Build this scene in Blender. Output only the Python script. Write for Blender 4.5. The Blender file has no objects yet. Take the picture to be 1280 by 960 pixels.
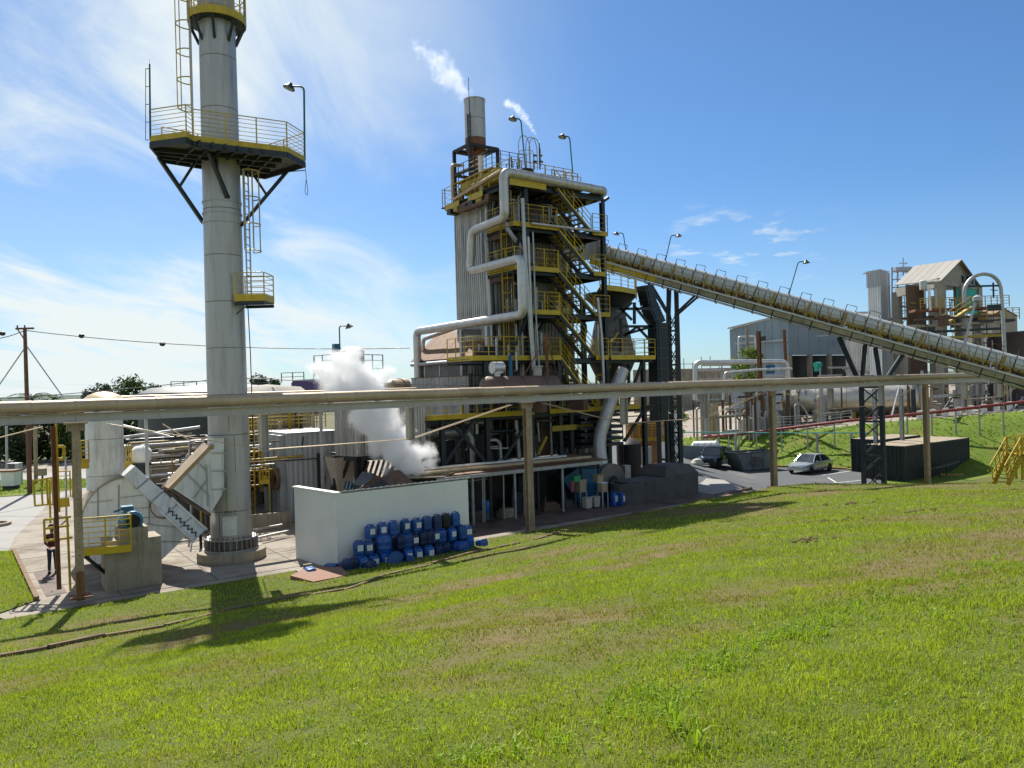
import bpy, bmesh, math, random
import numpy as np
from mathutils import Vector, Matrix, noise
random.seed(7); np.random.seed(7)
R = math.radians
sc = bpy.context.scene
# ------------------------------------------------------------------ camera
ROLL = 0.028; F = 961.0; EYE = 6.5
cam_d = bpy.data.cameras.new("camera"); cam = bpy.data.objects.new("camera", cam_d)
sc.collection.objects.link(cam); sc.camera = cam
cam_d.sensor_width = 36.0; cam_d.lens = 36.0*F/1280; cam_d.clip_start = 0.05; cam_d.clip_end = 6000
cam.location = (0, 0, EYE); cam.rotation_euler = (math.pi/2, ROLL, 0)
# ------------------------------------------------------------------ light
SUN_EL = R(47); SUN_AZ = (-0.36, 0.933)          # towards the sun, seen from above
sun_d = bpy.data.lights.new("sun", 'SUN'); sun = bpy.data.objects.new("sun", sun_d); sc.collection.objects.link(sun)
sun_d.energy = 5.0; sun_d.angle = R(0.53); sun_d.color = (1.0, 0.955, 0.88)
sv = Vector((SUN_AZ[0]*math.cos(SUN_EL), SUN_AZ[1]*math.cos(SUN_EL), math.sin(SUN_EL)))
sun.rotation_euler = sv.to_track_quat('Z', 'Y').to_euler(); sun.location = (0, 0, 60)
sc.view_settings.view_transform = 'Standard'; sc.view_settings.look = 'None'
sc.view_settings.exposure = 0.70; sc.view_settings.gamma = 1.0; sc.view_settings.use_curve_mapping = False
w = bpy.data.worlds.new("World"); sc.world = w; w.use_nodes = True
nt = w.node_tree; N = nt.nodes; L = nt.links; N.clear()
sky = N.new('ShaderNodeTexSky'); sky.sky_type = 'NISHITA'; sky.sun_disc = False
sky.sun_elevation = SUN_EL; sky.sun_rotation = math.atan2(SUN_AZ[0], SUN_AZ[1])
sky.altitude = 600; sky.air_density = 1.0; sky.dust_density = 0.7; sky.ozone_density = 2.2
def nd(t, **k):
    n = N.new(t)
    for a, b in k.items(): setattr(n, a, b)
    return n
def mth(op, a, b=None, c=None):
    n = N.new('ShaderNodeMath'); n.operation = op
    for i, v in enumerate((a, b, c)):
        if v is None: continue
        if isinstance(v, (int, float)): n.inputs[i].default_value = v
        else: L.new(v, n.inputs[i])
    return n.outputs[0]
def mrange(v, a, b, c=0, d=1):
    n = N.new('ShaderNodeMapRange'); n.interpolation_type = 'SMOOTHSTEP'; L.new(v, n.inputs[0])
    for i, x in enumerate((a, b, c, d)): n.inputs[i+1].default_value = x
    return n.outputs[0]
tc = nd('ShaderNodeTexCoord'); sx = nd('ShaderNodeSeparateXYZ'); L.new(tc.outputs['Generated'], sx.inputs[0])
X_, Y_, Z_ = sx.outputs
zc = mth('MAXIMUM', mth('ADD', Z_, 0.10), 0.03)
pl = nd('ShaderNodeCombineXYZ'); L.new(mth('DIVIDE', X_, zc), pl.inputs[0]); L.new(mth('DIVIDE', Y_, zc), pl.inputs[1])
def wnoise(rot, scl, scale, det, rough, dist=0.0, loc=(0, 0, 0)):
    m = nd('ShaderNodeMapping'); m.inputs['Rotation'].default_value = (0, 0, rot); m.inputs['Scale'].default_value = scl
    m.inputs['Location'].default_value = loc
    L.new(pl.outputs[0], m.inputs[0]); n = nd('ShaderNodeTexNoise'); L.new(m.outputs[0], n.inputs['Vector'])
    n.inputs['Scale'].default_value = scale; n.inputs['Detail'].default_value = det
    n.inputs['Roughness'].default_value = rough; n.inputs['Distortion'].default_value = dist
    return n.outputs['Fac']
big = wnoise(R(-62), (1.0, 0.42, 1), 0.62, 5, 0.5, 0.5, (1.5, .4, 0))
fine = wnoise(R(-58), (1.0, 0.30, 1), 1.9, 9, 0.62, 0.9, (3.1, 2.2, 0))
puff = wnoise(R(10), (1, 1, 1), 3.4, 8, 0.6, 0.1, (7.3, 5.1, 0))
az = mth('DIVIDE', X_, mth('MAXIMUM', mth('ABSOLUTE', Y_), 0.05))   # tangent of azimuth
back_ = mth('MULTIPLY', mrange(Y_, -0.25, 0.1, 1.0, 0.0), 0.75)  # unseen cloud behind the camera, added to take blue out of the shade
left_back_m = mth('MAXIMUM', mth('MULTIPLY', mrange(az, -0.45, 0.16, 1.0, 0.0), mrange(Y_, -0.1, 0.15)), back_)
bandm = mth('MULTIPLY', left_back_m, mrange(mth('ADD', mth('MULTIPLY', big, 0.58), mth('MULTIPLY', fine, 0.42)), 0.40, 0.60))
lowm = mrange(Z_, 0.0, 0.25, 0.24, 0.0)
c1 = mth('MINIMUM', mth('ADD', mth('MULTIPLY', bandm, 0.98), mth('MULTIPLY', left_back_m, 0.13)), 1.0)
# small broken puffs low on the right
pz = mth('MULTIPLY', mrange(Z_, 0.10, 0.155), mrange(Z_, 0.165, 0.23, 1, 0))
pa = mth('MULTIPLY', mrange(az, 0.18, 0.26), mrange(az, 0.34, 0.46, 1, 0))
c2 = mth('MULTIPLY', mth('MULTIPLY', mth('MULTIPLY', pz, pa), mrange(puff, 0.53, 0.70)), 0.75)
tz = mth('MULTIPLY', mrange(Z_, 0.045, 0.08), mrange(Z_, 0.085, 0.13, 1, 0)); ta = mth('MULTIPLY', mrange(az, -0.36, -0.31), mrange(az, -0.28, -0.23, 1, 0))
c3 = mth('MULTIPLY', mth('MULTIPLY', tz, ta), mrange(puff, 0.36, 0.62))
c2 = mth('MAXIMUM', c2, mth('MULTIPLY', c3, 0.8))
cm = mth('MINIMUM', mth('ADD', mth('MAXIMUM', c1, c2), mth('MULTIPLY', lowm, 0.8)), 1.0)
tint = nd('ShaderNodeMixRGB', blend_type='MULTIPLY'); tint.inputs[0].default_value = 1
L.new(sky.outputs[0], tint.inputs[1]); tint.inputs[2].default_value = (0.62, 0.92, 1.20, 1)
mx = nd('ShaderNodeMixRGB'); L.new(cm, mx.inputs[0]); L.new(tint.outputs[0], mx.inputs[1]); mx.inputs[2].default_value = (8.6, 9.4, 9.5, 1)
bg = nd('ShaderNodeBackground'); L.new(mx.outputs[0], bg.inputs[0]); bg.inputs[1].default_value = 0.061
wo = nd('ShaderNodeOutputWorld'); L.new(bg.outputs[0], wo.inputs[0])
cy = sc.cycles
cy.max_bounces = 8; cy.diffuse_bounces = 3; cy.glossy_bounces = 3; cy.transmission_bounces = 4; cy.transparent_max_bounces = 16
cy.volume_bounces = 6; cy.volume_step_rate = 1.0; cy.volume_max_steps = 256
cy.use_denoising = True; cy.use_adaptive_sampling = True; cy.adaptive_threshold = 0.02; cy.caustics_reflective = False; cy.caustics_refractive = False
# ------------------------------------------------------------------ where things stand
CR, SR = math.cos(ROLL), math.sin(ROLL)
def ray(x, y):
    dx, dy = x-640.0, 480.0-y
    return Vector(((dx*CR+dy*SR)/F, 1.0, (-dx*SR+dy*CR)/F))
def W(x, y, Y):                      # point at depth Y
    r = ray(x, y); return Vector((r.x*Y, Y, EYE+r.z*Y))
def G(x, y, z=0.0):                  # point at height z
    r = ray(x, y); t = (z-EYE)/r.z; return Vector((r.x*t, t, z))
UA = R(35.4)
U = Vector((math.cos(UA), math.sin(UA), 0)); V = Vector((-math.sin(UA), math.cos(UA), 0)); ZZ = Vector((0, 0, 1))
def PLN(x, y, p, d):                 # point on the upright plane through p along d
    r = ray(x, y); n = Vector((-d.y, d.x, 0)); t = n.dot(Vector((p[0], p[1], 0)))/n.dot(r)
    return Vector((r.x*t, r.y*t, EYE+r.z*t))
C0 = Vector((-0.35, 42.0, 0))
def FP(x, y, v=0.0): return PLN(x, y, C0+V*v, U)      # front plane of the boiler house, v behind it
def LP(x, y, u=0.0): return PLN(x, y, C0+U*u, V)      # its left side plane
def uv(u, v, z): return C0+U*u+V*v+ZZ*z
def V3(a): return Vector(a)
# ------------------------------------------------------------------ mesh builder
class MB:
    def __init__(s): s.v = []; s.f = []; s.sm = []
    def add(s, vs, fs, sm=False):
        o = len(s.v); s.v += [Vector(p) for p in vs]; s.f += [tuple(i+o for i in f) for f in fs]; s.sm += [sm]*len(fs); return s
    def box(s, c, sz, X=None, Yd=None, Zd=None):
        X = X or Vector((1, 0, 0)); Yd = Yd or Vector((0, 1, 0)); Zd = Zd or X.cross(Yd)
        c = Vector(c); a, b, d = X*(sz[0]/2), Yd*(sz[1]/2), Zd*(sz[2]/2)
        vs = [c+a*i+b*j+d*k for k in (-1, 1) for j in (-1, 1) for i in (-1, 1)]
        return s.add(vs, [(0, 2, 3, 1), (4, 5, 7, 6), (0, 1, 5, 4), (2, 6, 7, 3), (0, 4, 6, 2), (1, 3, 7, 5)])
    def ubox(s, u0, u1, v0, v1, z0, z1, o=None):      # box along the plant axes
        o = o or C0
        return s.box(Vector((o[0], o[1], 0))+U*((u0+u1)/2)+V*((v0+v1)/2)+ZZ*((z0+z1)/2), (u1-u0, v1-v0, z1-z0), U, V, ZZ)
    def bar(s, p, q, w_=.1, h=None, up=None):
        p, q = Vector(p), Vector(q); h = h or w_; d = q-p; l = d.length
        if l < 1e-5: return s
        d = d/l; up = up or (ZZ if abs(d.z) < .9 else U); a = d.cross(up); a.normalize(); b = a.cross(d)
        return s.box((p+q)/2, (l, w_, h), d, a, b)
    def ibeam(s, p, q, w_=.3, h=.3, t=.03, up=None):
        p, q = Vector(p), Vector(q); d = (q-p); l = d.length; d /= l
        up = up or (ZZ if abs(d.z) < .9 else U); a = d.cross(up); a.normalize(); b = a.cross(d); c = (p+q)/2
        s.box(c+b*(h/2-t/2), (l, w_, t), d, a, b); s.box(c-b*(h/2-t/2), (l, w_, t), d, a, b)
        return s.box(c, (l, t, h-2*t), d, a, b)
    def tube(s, pts, r, n=8, caps=True, sm=True):
        pts = [Vector(p) for p in pts]; m = len(pts); rs = r if isinstance(r, (list, tuple)) else [r]*m
        t0 = (pts[1]-pts[0]).normalized(); a = t0.orthogonal().normalized(); vs = []; prev = t0
        for i, p in enumerate(pts):
            t = (pts[min(i+1, m-1)]-pts[max(i-1, 0)]).normalized()
            q = prev.rotation_difference(t); a = q @ a; prev = t; b = t.cross(a)
            for k in range(n):
                an = 2*math.pi*(k+.5)/n; vs.append(p+a*(rs[i]*math.cos(an))+b*(rs[i]*math.sin(an)))
        fs = [(i*n+k, i*n+(k+1) % n, (i+1)*n+(k+1) % n, (i+1)*n+k) for i in range(m-1) for k in range(n)]
        s.add(vs, fs, sm and n > 5)
        if caps:
            s.add(vs[:n], [tuple(range(n-1, -1, -1))]); s.add(vs[-n:], [tuple(range(n))])
        return s
    def cyl(s, p, q, r0, r1=None, n=16, caps=True):
        return s.tube([p, q], [r0, r0 if r1 is None else r1], n, caps)
    def lathe(s, c, prof, n=20, ax=None):
        c = Vector(c); ax = ax or ZZ; a = ax.orthogonal().normalized(); b = ax.cross(a); vs = []
        for (r, z) in prof:
            for k in range(n):
                an = 2*math.pi*k/n; vs.append(c+ax*z+a*(r*math.cos(an))+b*(r*math.sin(an)))
        m = len(prof)
        return s.add(vs, [(i*n+k, i*n+(k+1) % n, (i+1)*n+(k+1) % n, (i+1)*n+k) for i in range(m-1) for k in range(n)], True)
    def prism(s, poly, ext):          # closed polygon pushed along ext
        poly = [Vector(p) for p in poly]; ext = Vector(ext); n = len(poly)
        vs = poly+[p+ext for p in poly]
        return s.add(vs, [tuple(range(n-1, -1, -1)), tuple(range(n, 2*n))]+[(i, (i+1) % n, n+(i+1) % n, n+i) for i in range(n)])
    def quad(s, *p): return s.add(p, [tuple(range(len(p)))])
    def ring(s, c, r, tr=.02, n=24, ax=None, a0=0, a1=2*math.pi, m=5):
        ax = ax or ZZ; a = ax.orthogonal().normalized(); b = ax.cross(a)
        pts = [Vector(c)+a*(r*math.cos(a0+(a1-a0)*i/n))+b*(r*math.sin(a0+(a1-a0)*i/n)) for i in range(n+1)]
        return s.tube(pts, tr, m, False)
def bend(pts, rad=.5, k=5):           # round the corners of a polyline
    pts = [Vector(p) for p in pts]; out = [pts[0]]
    for i in range(1, len(pts)-1):
        a, b, c = pts[i-1], pts[i], pts[i+1]; d1, d2 = (a-b), (c-b)
        r = min(rad, d1.length*.49, d2.length*.49); p1, p2 = b+d1.normalized()*r, b+d2.normalized()*r
        for j in range(k+1):
            t = j/k; out.append((p1*(1-t)+b*t)*(1-t)+(b*(1-t)+p2*t)*t)
    out.append(pts[-1]); return out
def link(name, data=None):
    o = bpy.data.objects.new(name, data); sc.collection.objects.link(o); return o
def mesh_of(name, mb, mt, off=Vector((0, 0, 0)), fix=True):
    me = bpy.data.meshes.new(name)
    vs = [(p.x-off.x, p.y-off.y, p.z-off.z) for p in mb.v]
    me.from_pydata(vs, [], mb.f); me.polygons.foreach_set('use_smooth', mb.sm)
    for q in (mt if isinstance(mt, (list, tuple)) else [mt]): me.materials.append(q)
    if fix:
        b = bmesh.new(); b.from_mesh(me); bmesh.ops.recalc_face_normals(b, faces=b.faces); b.to_mesh(me); b.free()
    if any(mb.sm): me.set_sharp_from_angle(angle=R(38))
    me.update(); return me
LABELS = set()
def tag(o, label=None, cat=None, group=None, kind=None):
    if label: o['label'] = label
    if cat: o['category'] = cat
    if group: o['group'] = group
    if kind: o['kind'] = kind
    return o
class T:                              # a thing: an empty at its base that parents its parts
    def __init__(s, name, label, cat, loc, group=None, kind=None):
        s.loc = Vector(loc); s.o = link(name); s.o.location = s.loc; s.o.empty_display_size = .3
        tag(s.o, label, cat, group, kind)
    def part(s, name, mb, mt, label=None, kind=None, under=None, fix=True):
        if not mb.v: return None
        o = link(name, mesh_of(name, mb, mt, s.loc, fix)); o.parent = under or s.o
        if label: o['label'] = label
        if kind: o['kind'] = kind
        return o
    def inst(s, name, me, mat4, under=None, label=None):      # a piece that shares its mesh
        o = link(name, me); o.parent = under or s.o
        o.matrix_local = Matrix.Translation(-s.loc) @ mat4
        if label: o['label'] = label
        return o
def solo(name, label, cat, mb, mt, loc, group=None, kind=None):
    loc = Vector(loc); o = link(name, mesh_of(name, mb, mt, loc)); o.location = loc
    return tag(o, label, cat, group, kind)
def struct(name, mb, mt, loc=(0, 0, 0), fix=True, kind='structure'):
    loc = Vector(loc); o = link(name, mesh_of(name, mb, mt, loc, fix)); o.location = loc
    o['kind'] = kind; return o
def dup(root, loc, rz=None, label=None):
    r = root.copy(); sc.collection.objects.link(r); r.location = loc
    if rz is not None: r.rotation_euler = (0, 0, rz)
    if label: r['label'] = label
    for ch in list(root.children):
        c = ch.copy(); sc.collection.objects.link(c); c.parent = r
        for g in list(ch.children):
            d = g.copy(); sc.collection.objects.link(d); d.parent = c
    return r
def frame(p, X, Z=ZZ):                # matrix with x along X, z along Z
    X = Vector(X).normalized(); Y = Z.cross(X).normalized(); Z2 = X.cross(Y)
    m = Matrix((X, Y, Z2)).transposed().to_4x4(); m.translation = Vector(p); return m
# ------------------------------------------------------------------ materials
def M(name, col, rough=.6, metal=0.0, var=.18, scale=2.0, streak=0.0, scol=(.16, .08, .04), bump=.15, bscale=None, rnd=.06, spots=0.0, spec=.5):
    m = bpy.data.materials.new(name); m.use_nodes = True; t = m.node_tree; n = t.nodes; l = t.links
    b = n['Principled BSDF']; b.inputs['Roughness'].default_value = rough; b.inputs['Metallic'].default_value = metal
    b.inputs['Specular IOR Level'].default_value = spec
    co = n.new('ShaderNodeTexCoord')
    no = n.new('ShaderNodeTexNoise'); no.inputs['Scale'].default_value = scale; no.inputs['Detail'].default_value = 8; no.inputs['Roughness'].default_value = .62
    l.new(co.outputs['Object'], no.inputs['Vector'])
    rp = n.new('ShaderNodeValToRGB'); e = rp.color_ramp.elements
    e[0].position = .32; e[1].position = .68
    e[0].color = tuple(c*(1-var) for c in col)+(1,); e[1].color = tuple(min(1, c*(1+var)) for c in col)+(1,)
    l.new(no.outputs['Fac'], rp.inputs[0]); out = rp.outputs[0]
    def mix(fac, a, bcol, bl='MIX'):
        x = n.new('ShaderNodeMixRGB'); x.blend_type = bl; l.new(fac, x.inputs[0]); l.new(a, x.inputs[1])
        if isinstance(bcol, tuple): x.inputs[2].default_value = bcol+(1,)
        else: l.new(bcol, x.inputs[2])
        return x.outputs[0]
    def mr(v, a, bb, c, d):
        x = n.new('ShaderNodeMapRange'); l.new(v, x.inputs[0])
        for i, q in enumerate((a, bb, c, d)): x.inputs[i+1].default_value = q
        return x.outputs[0]
    if streak:
        mp = n.new('ShaderNodeMapping'); mp.inputs['Scale'].default_value = (3.2, 3.2, .28); l.new(co.outputs['Object'], mp.inputs[0])
        s2 = n.new('ShaderNodeTexNoise'); s2.inputs['Scale'].default_value = 1.5; s2.inputs['Detail'].default_value = 9; s2.inputs['Roughness'].default_value = .7
        l.new(mp.outputs[0], s2.inputs['Vector']); out = mix(mr(s2.outputs['Fac'], .5, .74, 0, streak), out, scol)
    if spots:
        s3 = n.new('ShaderNodeTexNoise'); s3.inputs['Scale'].default_value = scale*3.1; s3.inputs['Detail'].default_value = 10; s3.inputs['Roughness'].default_value = .75
        l.new(co.outputs['Object'], s3.inputs['Vector']); out = mix(mr(s3.outputs['Fac'], .56, .66, 0, spots), out, scol)
    if rnd:
        oi = n.new('ShaderNodeObjectInfo'); hs = n.new('ShaderNodeHueSaturation'); l.new(mr(oi.outputs['Random'], 0, 1, 1-rnd, 1+rnd), hs.inputs['Value']); l.new(out, hs.inputs['Color']); out = hs.outputs[0]
    l.new(out, b.inputs['Base Color'])
    l.new(mr(no.outputs['Fac'], .3, .7, max(.03, rough-.1), min(1, rough+.1)), b.inputs['Roughness'])
    if bump:
        bp = n.new('ShaderNodeBump'); bp.inputs['Strength'].default_value = bump; bp.inputs['Distance'].default_value = .02
        bn = n.new('ShaderNodeTexNoise'); bn.inputs['Scale'].default_value = bscale or scale*8; bn.inputs['Detail'].default_value = 6
        l.new(co.outputs['Object'], bn.inputs['Vector']); l.new(bn.outputs['Fac'], bp.inputs['Height']); l.new(bp.outputs[0], b.inputs['Normal'])
    return m
RUST = (.15, .06, .025)
m_stack = M('silver_grey_stack_paint', (.44, .435, .41), .45, .35, .06, .7, .6, (.20, .15, .10), .05, rnd=.0)
m_white = M('white_wall_paint', (.80, .79, .74), .75, 0, .05, .8, .13, (.5, .47, .40), .06, rnd=0)
m_whitemetal = M('white_painted_steel', (.70, .72, .70), .5, .05, .12, 1.2, .6, (.20, .15, .11), .08)
m_yellow = M('yellow_safety_paint', (.50, .35, .012), .48, 0, .18, 2.5, .35, (.20, .12, .03), .08, rnd=.12)
m_yellowold = M('worn_yellow_paint', (.40, .28, .03), .6, 0, .25, 3, .5, (.12, .07, .03), .1, rnd=.15)
m_rail = M('pale_yellow_rail_paint', (.52, .40, .10), .5, .1, .2, 3, .3, (.2, .12, .05), 0)
m_dark = M('dark_blue_steel_paint', (.022, .032, .036), .5, .2, .3, 2.0, .35, (.07, .05, .035), .08)
m_black = M('black_steel_paint', (.016, .016, .016), .55, .2, .3, 2, .3, (.06, .04, .03), .05)
m_green = M('dark_green_pole_paint', (.02, .10, .085), .5, .1, .2, 3, 0, bump=0)
m_galv = M('galvanised_steel', (.40, .41, .41), .45, .6, .15, 3, .3, (.2, .17, .13), .05)
m_alu = M('aluminium_pipe_jacket', (.50, .49, .46), .42, .55, .15, 2.0, .45, (.24, .18, .12), .08, rnd=.08)
m_tan = M('weathered_tan_pipe_jacket', (.46, .345, .215), .5, .25, .18, 1.2, .3, (.15, .10, .055), .08, rnd=.10)
m_beam = M('pale_warm_beam_paint', (.50, .46, .39), .6, .1, .1, 1.5, .35, (.22, .15, .09), .05)
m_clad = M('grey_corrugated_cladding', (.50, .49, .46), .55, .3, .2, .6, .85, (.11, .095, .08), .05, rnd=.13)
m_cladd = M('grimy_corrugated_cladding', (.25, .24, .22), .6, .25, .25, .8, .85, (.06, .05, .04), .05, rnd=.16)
m_cladlt = M('light_grey_ribbed_cladding', (.36, .385, .39), .55, .2, .1, .5, .3, (.2, .19, .17), .03, rnd=.05)
m_shedwall = M('blue_grey_sheet_wall', (.23, .29, .33), .6, .15, .1, .5, .2, (.2, .16, .12), .03, rnd=.05)
m_beigew = M('beige_rendered_wall', (.31, .29, .24), .8, 0, .15, .8, .5, (.16, .13, .09), .1)
m_roof = M('brown_dusty_roof_sheet', (.20, .105, .05), .75, .05, .25, 1.5, .3, (.12, .07, .05), .1)
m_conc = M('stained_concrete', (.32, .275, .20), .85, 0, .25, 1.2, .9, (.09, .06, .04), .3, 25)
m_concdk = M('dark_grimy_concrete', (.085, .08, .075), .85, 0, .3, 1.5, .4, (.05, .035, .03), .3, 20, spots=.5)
m_rust = M('rusty_steel', (.20, .085, .04), .8, .1, .35, 4, .5, (.07, .035, .02), .2)
m_rustdk = M('brown_rusty_duct', (.13, .08, .05), .75, .1, .35, 2.5, .6, (.05, .03, .02), .15)
m_blue = M('blue_plastic', (.012, .085, .30), .38, 0, .2, 5, 0, bump=.03, rnd=.3)
m_bluedk = M('dark_blue_plastic', (.012, .03, .10), .42, 0, .2, 5, 0, bump=.03, rnd=.3)
m_bluecap = M('blue_cap_plastic', (.02, .10, .26), .4, 0, .1, 5, 0, bump=0)
m_paper = M('white_paper_label', (.68, .70, .70), .7, 0, .12, 20, 0, bump=0, spots=.25, scol=(.35, .35, .4))
m_bluemach = M('blue_machine_enamel', (.015, .12, .22), .4, .1, .25, 2, .4, (.04, .04, .04), .05)
m_motor = M('blue_motor_paint', (.05, .16, .24), .4, .15, .2, 4, .2, (.08, .06, .05), .05)
m_bin = M('off_white_plastic', (.42, .40, .34), .6, 0, .15, 4, .3, (.2, .16, .1), .05)
m_beigebin = M('beige_plastic', (.34, .27, .17), .6, 0, .2, 4, .3, (.15, .1, .06), .05)
m_grnbox = M('green_plastic', (.03, .30, .13), .5, 0, .15, 4, 0, bump=0)
m_orange = M('orange_fabric', (.75, .11, .015), .7, 0, .15, 6, 0, bump=0)
m_brick = M('orange_brick_wall', (.36, .15, .06), .85, 0, .2, 4, .2, (.2, .1, .06), .2)
m_teal = M('turquoise_netting', (.03, .36, .30), .7, 0, .15, 4, 0, bump=.1)
m_red = M('red_pipe_paint', (.26, .035, .035), .5, 0, .2, 3, .3, (.4, .28, .25), .05)
m_tealpipe = M('turquoise_pipe_paint', (.06, .34, .30), .5, 0, .15, 3, 0, bump=0)
m_tank = M('brushed_tank_steel', (.55, .50, .40), .33, .85, .12, .8, .3, (.25, .2, .14), .05)
m_brown = M('brown_oxide_drum_paint', (.16, .095, .065), .6, .1, .2, 2, .4, (.07, .05, .04), .08)
m_container = M('dark_navy_container_paint', (.016, .022, .026), .6, .1, .3, 1, .7, (.05, .035, .03), .05)
m_conttop = M('dusty_tan_container_roof', (.30, .24, .165), .8, .1, .2, 2, .3, (.15, .11, .08), .1)
m_skip = M('grey_blue_skip_paint', (.13, .165, .18), .6, .2, .2, 2, .5, (.09, .06, .05), .1)
m_silver = M('silver_car_paint', (.52, .56, .55), .25, .6, .04, 2, 0, bump=0)
m_carblk = M('dark_blue_car_paint', (.012, .022, .035), .22, .4, .08, 2, 0, bump=0)
m_tyre = M('black_rubber', (.018, .018, .018), .85, 0, .2, 6, 0, bump=.1)
m_glass = M('dark_window_glass', (.02, .03, .035), .06, 0, .1, 2, 0, bump=0, spec=.8)
m_lamp = M('clear_lamp_lens', (.30, .32, .32), .15, 0, .05, 4, 0, bump=0)
m_tail = M('red_tail_lens', (.35, .02, .02), .2, 0, .05, 4, 0, bump=0)
m_skin = M('brown_skin', (.30, .15, .09), .6, 0, .1, 8, 0, bump=0)
m_maroon = M('dark_maroon_cloth', (.08, .02, .02), .85, 0, .2, 8, 0, bump=.1)
m_denim = M('dark_blue_trousers', (.02, .035, .055), .85, 0, .2, 8, 0, bump=.1)
m_bark = M('grey_brown_bark', (.12, .085, .06), .9, 0, .3, 5, .3, (.05, .04, .03), .5)
m_wood = M('brown_wooden_pole', (.14, .075, .04), .85, 0, .25, 4, .6, (.05, .035, .03), .3)
m_insul = M('black_cable', (.02, .02, .02), .6, 0, .1, 2, 0, bump=0)
m_tarp = M('purple_tarpaulin', (.09, .06, .17), .6, 0, .2, 1, 0, bump=.1)
m_yhood = M('pale_dusty_hood_sheet', (.52, .54, .50), .5, .3, .1, 1.0, .35, (.22, .18, .09), .04, rnd=.1)
m_bark2 = M('bagasse_pile_brown', (.10, .06, .035), .95, 0, .4, 6, 0, bump=.5)
m_meter = M('silver_insulation', (.60, .60, .58), .4, .6, .1, 3, .2, (.3, .25, .2), .04)

def leafmat(name, c1, c2, trans=.35, rough=.55):
    m = bpy.data.materials.new(name); m.use_nodes = True; t = m.node_tree; n = t.nodes; l = t.links; n.clear()
    ge = n.new('ShaderNodeNewGeometry'); co = n.new('ShaderNodeTexCoord')
    no = n.new('ShaderNodeTexNoise'); no.inputs['Scale'].default_value = 1.1; no.inputs['Detail'].default_value = 5; l.new(co.outputs['Object'], no.inputs['Vector'])
    ad = n.new('ShaderNodeMath'); ad.operation = 'MULTIPLY_ADD'; l.new(ge.outputs['Random Per Island'], ad.inputs[0]); ad.inputs[1].default_value = .45; 
    sb = n.new('ShaderNodeMath'); sb.operation = 'SUBTRACT'; l.new(no.outputs['Fac'], sb.inputs[0]); sb.inputs[1].default_value = .22; l.new(sb.outputs[0], ad.inputs[2])
    mx = n.new('ShaderNodeMixRGB'); l.new(ad.outputs[0], mx.inputs[0]); mx.inputs[1].default_value = c1+(1,); mx.inputs[2].default_value = c2+(1,)
    d = n.new('ShaderNodeBsdfDiffuse'); tr = n.new('ShaderNodeBsdfTranslucent'); g = n.new('ShaderNodeBsdfGlossy'); g.inputs['Roughness'].default_value = rough
    g.inputs['Color'].default_value = (.6, .6, .6, 1)
    l.new(mx.outputs[0], d.inputs[0]); l.new(mx.outputs[0], tr.inputs[0])
    a = n.new('ShaderNodeMixShader'); a.inputs[0].default_value = trans; l.new(d.outputs[0], a.inputs[1]); l.new(tr.outputs[0], a.inputs[2])
    b = n.new('ShaderNodeMixShader'); b.inputs[0].default_value = .04; l.new(a.outputs[0], b.inputs[1]); l.new(g.outputs[0], b.inputs[2])
    o = n.new('ShaderNodeOutputMaterial'); l.new(b.outputs[0], o.inputs[0]); return m
m_leafdk = leafmat('dark_tree_leaves', (.012, .025, .008), (.045, .075, .018), .3)
m_leafmd = leafmat('mid_green_leaves', (.03, .06, .012), (.10, .15, .03), .35)
m_leafbr = leafmat('bright_shrub_leaves', (.07, .13, .015), (.20, .26, .03), .4)

def groundmat(name, layers, bump=.3, bscale=30, rough=.95):
    """layers: list of (colour_a, colour_b, scale, lo, hi); each later one is laid over by a noise mask"""
    m = bpy.data.materials.new(name); m.use_nodes = True; t = m.node_tree; n = t.nodes; l = t.links
    b = n['Principled BSDF']; b.inputs['Roughness'].default_value = rough; b.inputs['Specular IOR Level'].default_value = .2
    co = n.new('ShaderNodeTexCoord'); out = None
    for i, (ca, cb, s, lo, hi) in enumerate(layers):
        fn = n.new('ShaderNodeTexNoise'); fn.inputs['Scale'].default_value = s*9; fn.inputs['Detail'].default_value = 8; l.new(co.outputs['Object'], fn.inputs['Vector'])
        mc = n.new('ShaderNodeMixRGB'); l.new(fn.outputs['Fac'], mc.inputs[0]); mc.inputs[1].default_value = ca+(1,); mc.inputs[2].default_value = cb+(1,)
        if out is None: out = mc.outputs[0]; continue
        mk = n.new('ShaderNodeTexNoise'); mk.inputs['Scale'].default_value = s; mk.inputs['Detail'].default_value = 9; mk.inputs['Roughness'].default_value = .65
        mp = n.new('ShaderNodeMapping'); mp.inputs['Location'].default_value = (i*13.7, i*5.1, 0); l.new(co.outputs['Object'], mp.inputs[0]); l.new(mp.outputs[0], mk.inputs['Vector'])
        mr = n.new('ShaderNodeMapRange'); l.new(mk.outputs['Fac'], mr.inputs[0]); mr.inputs[1].default_value = lo; mr.inputs[2].default_value = hi
        mm = n.new('ShaderNodeMixRGB'); l.new(mr.outputs[0], mm.inputs[0]); l.new(out, mm.inputs[1]); l.new(mc.outputs[0], mm.inputs[2]); out = mm.outputs[0]
    l.new(out, b.inputs['Base Color'])
    bp = n.new('ShaderNodeBump'); bp.inputs['Strength'].default_value = bump; bp.inputs['Distance'].default_value = .03
    bn = n.new('ShaderNodeTexNoise'); bn.inputs['Scale'].default_value = bscale; bn.inputs['Detail'].default_value = 8
    l.new(co.outputs['Object'], bn.inputs['Vector']); l.new(bn.outputs['Fac'], bp.inputs['Height']); l.new(bp.outputs[0], b.inputs['Normal'])
    return m
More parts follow.
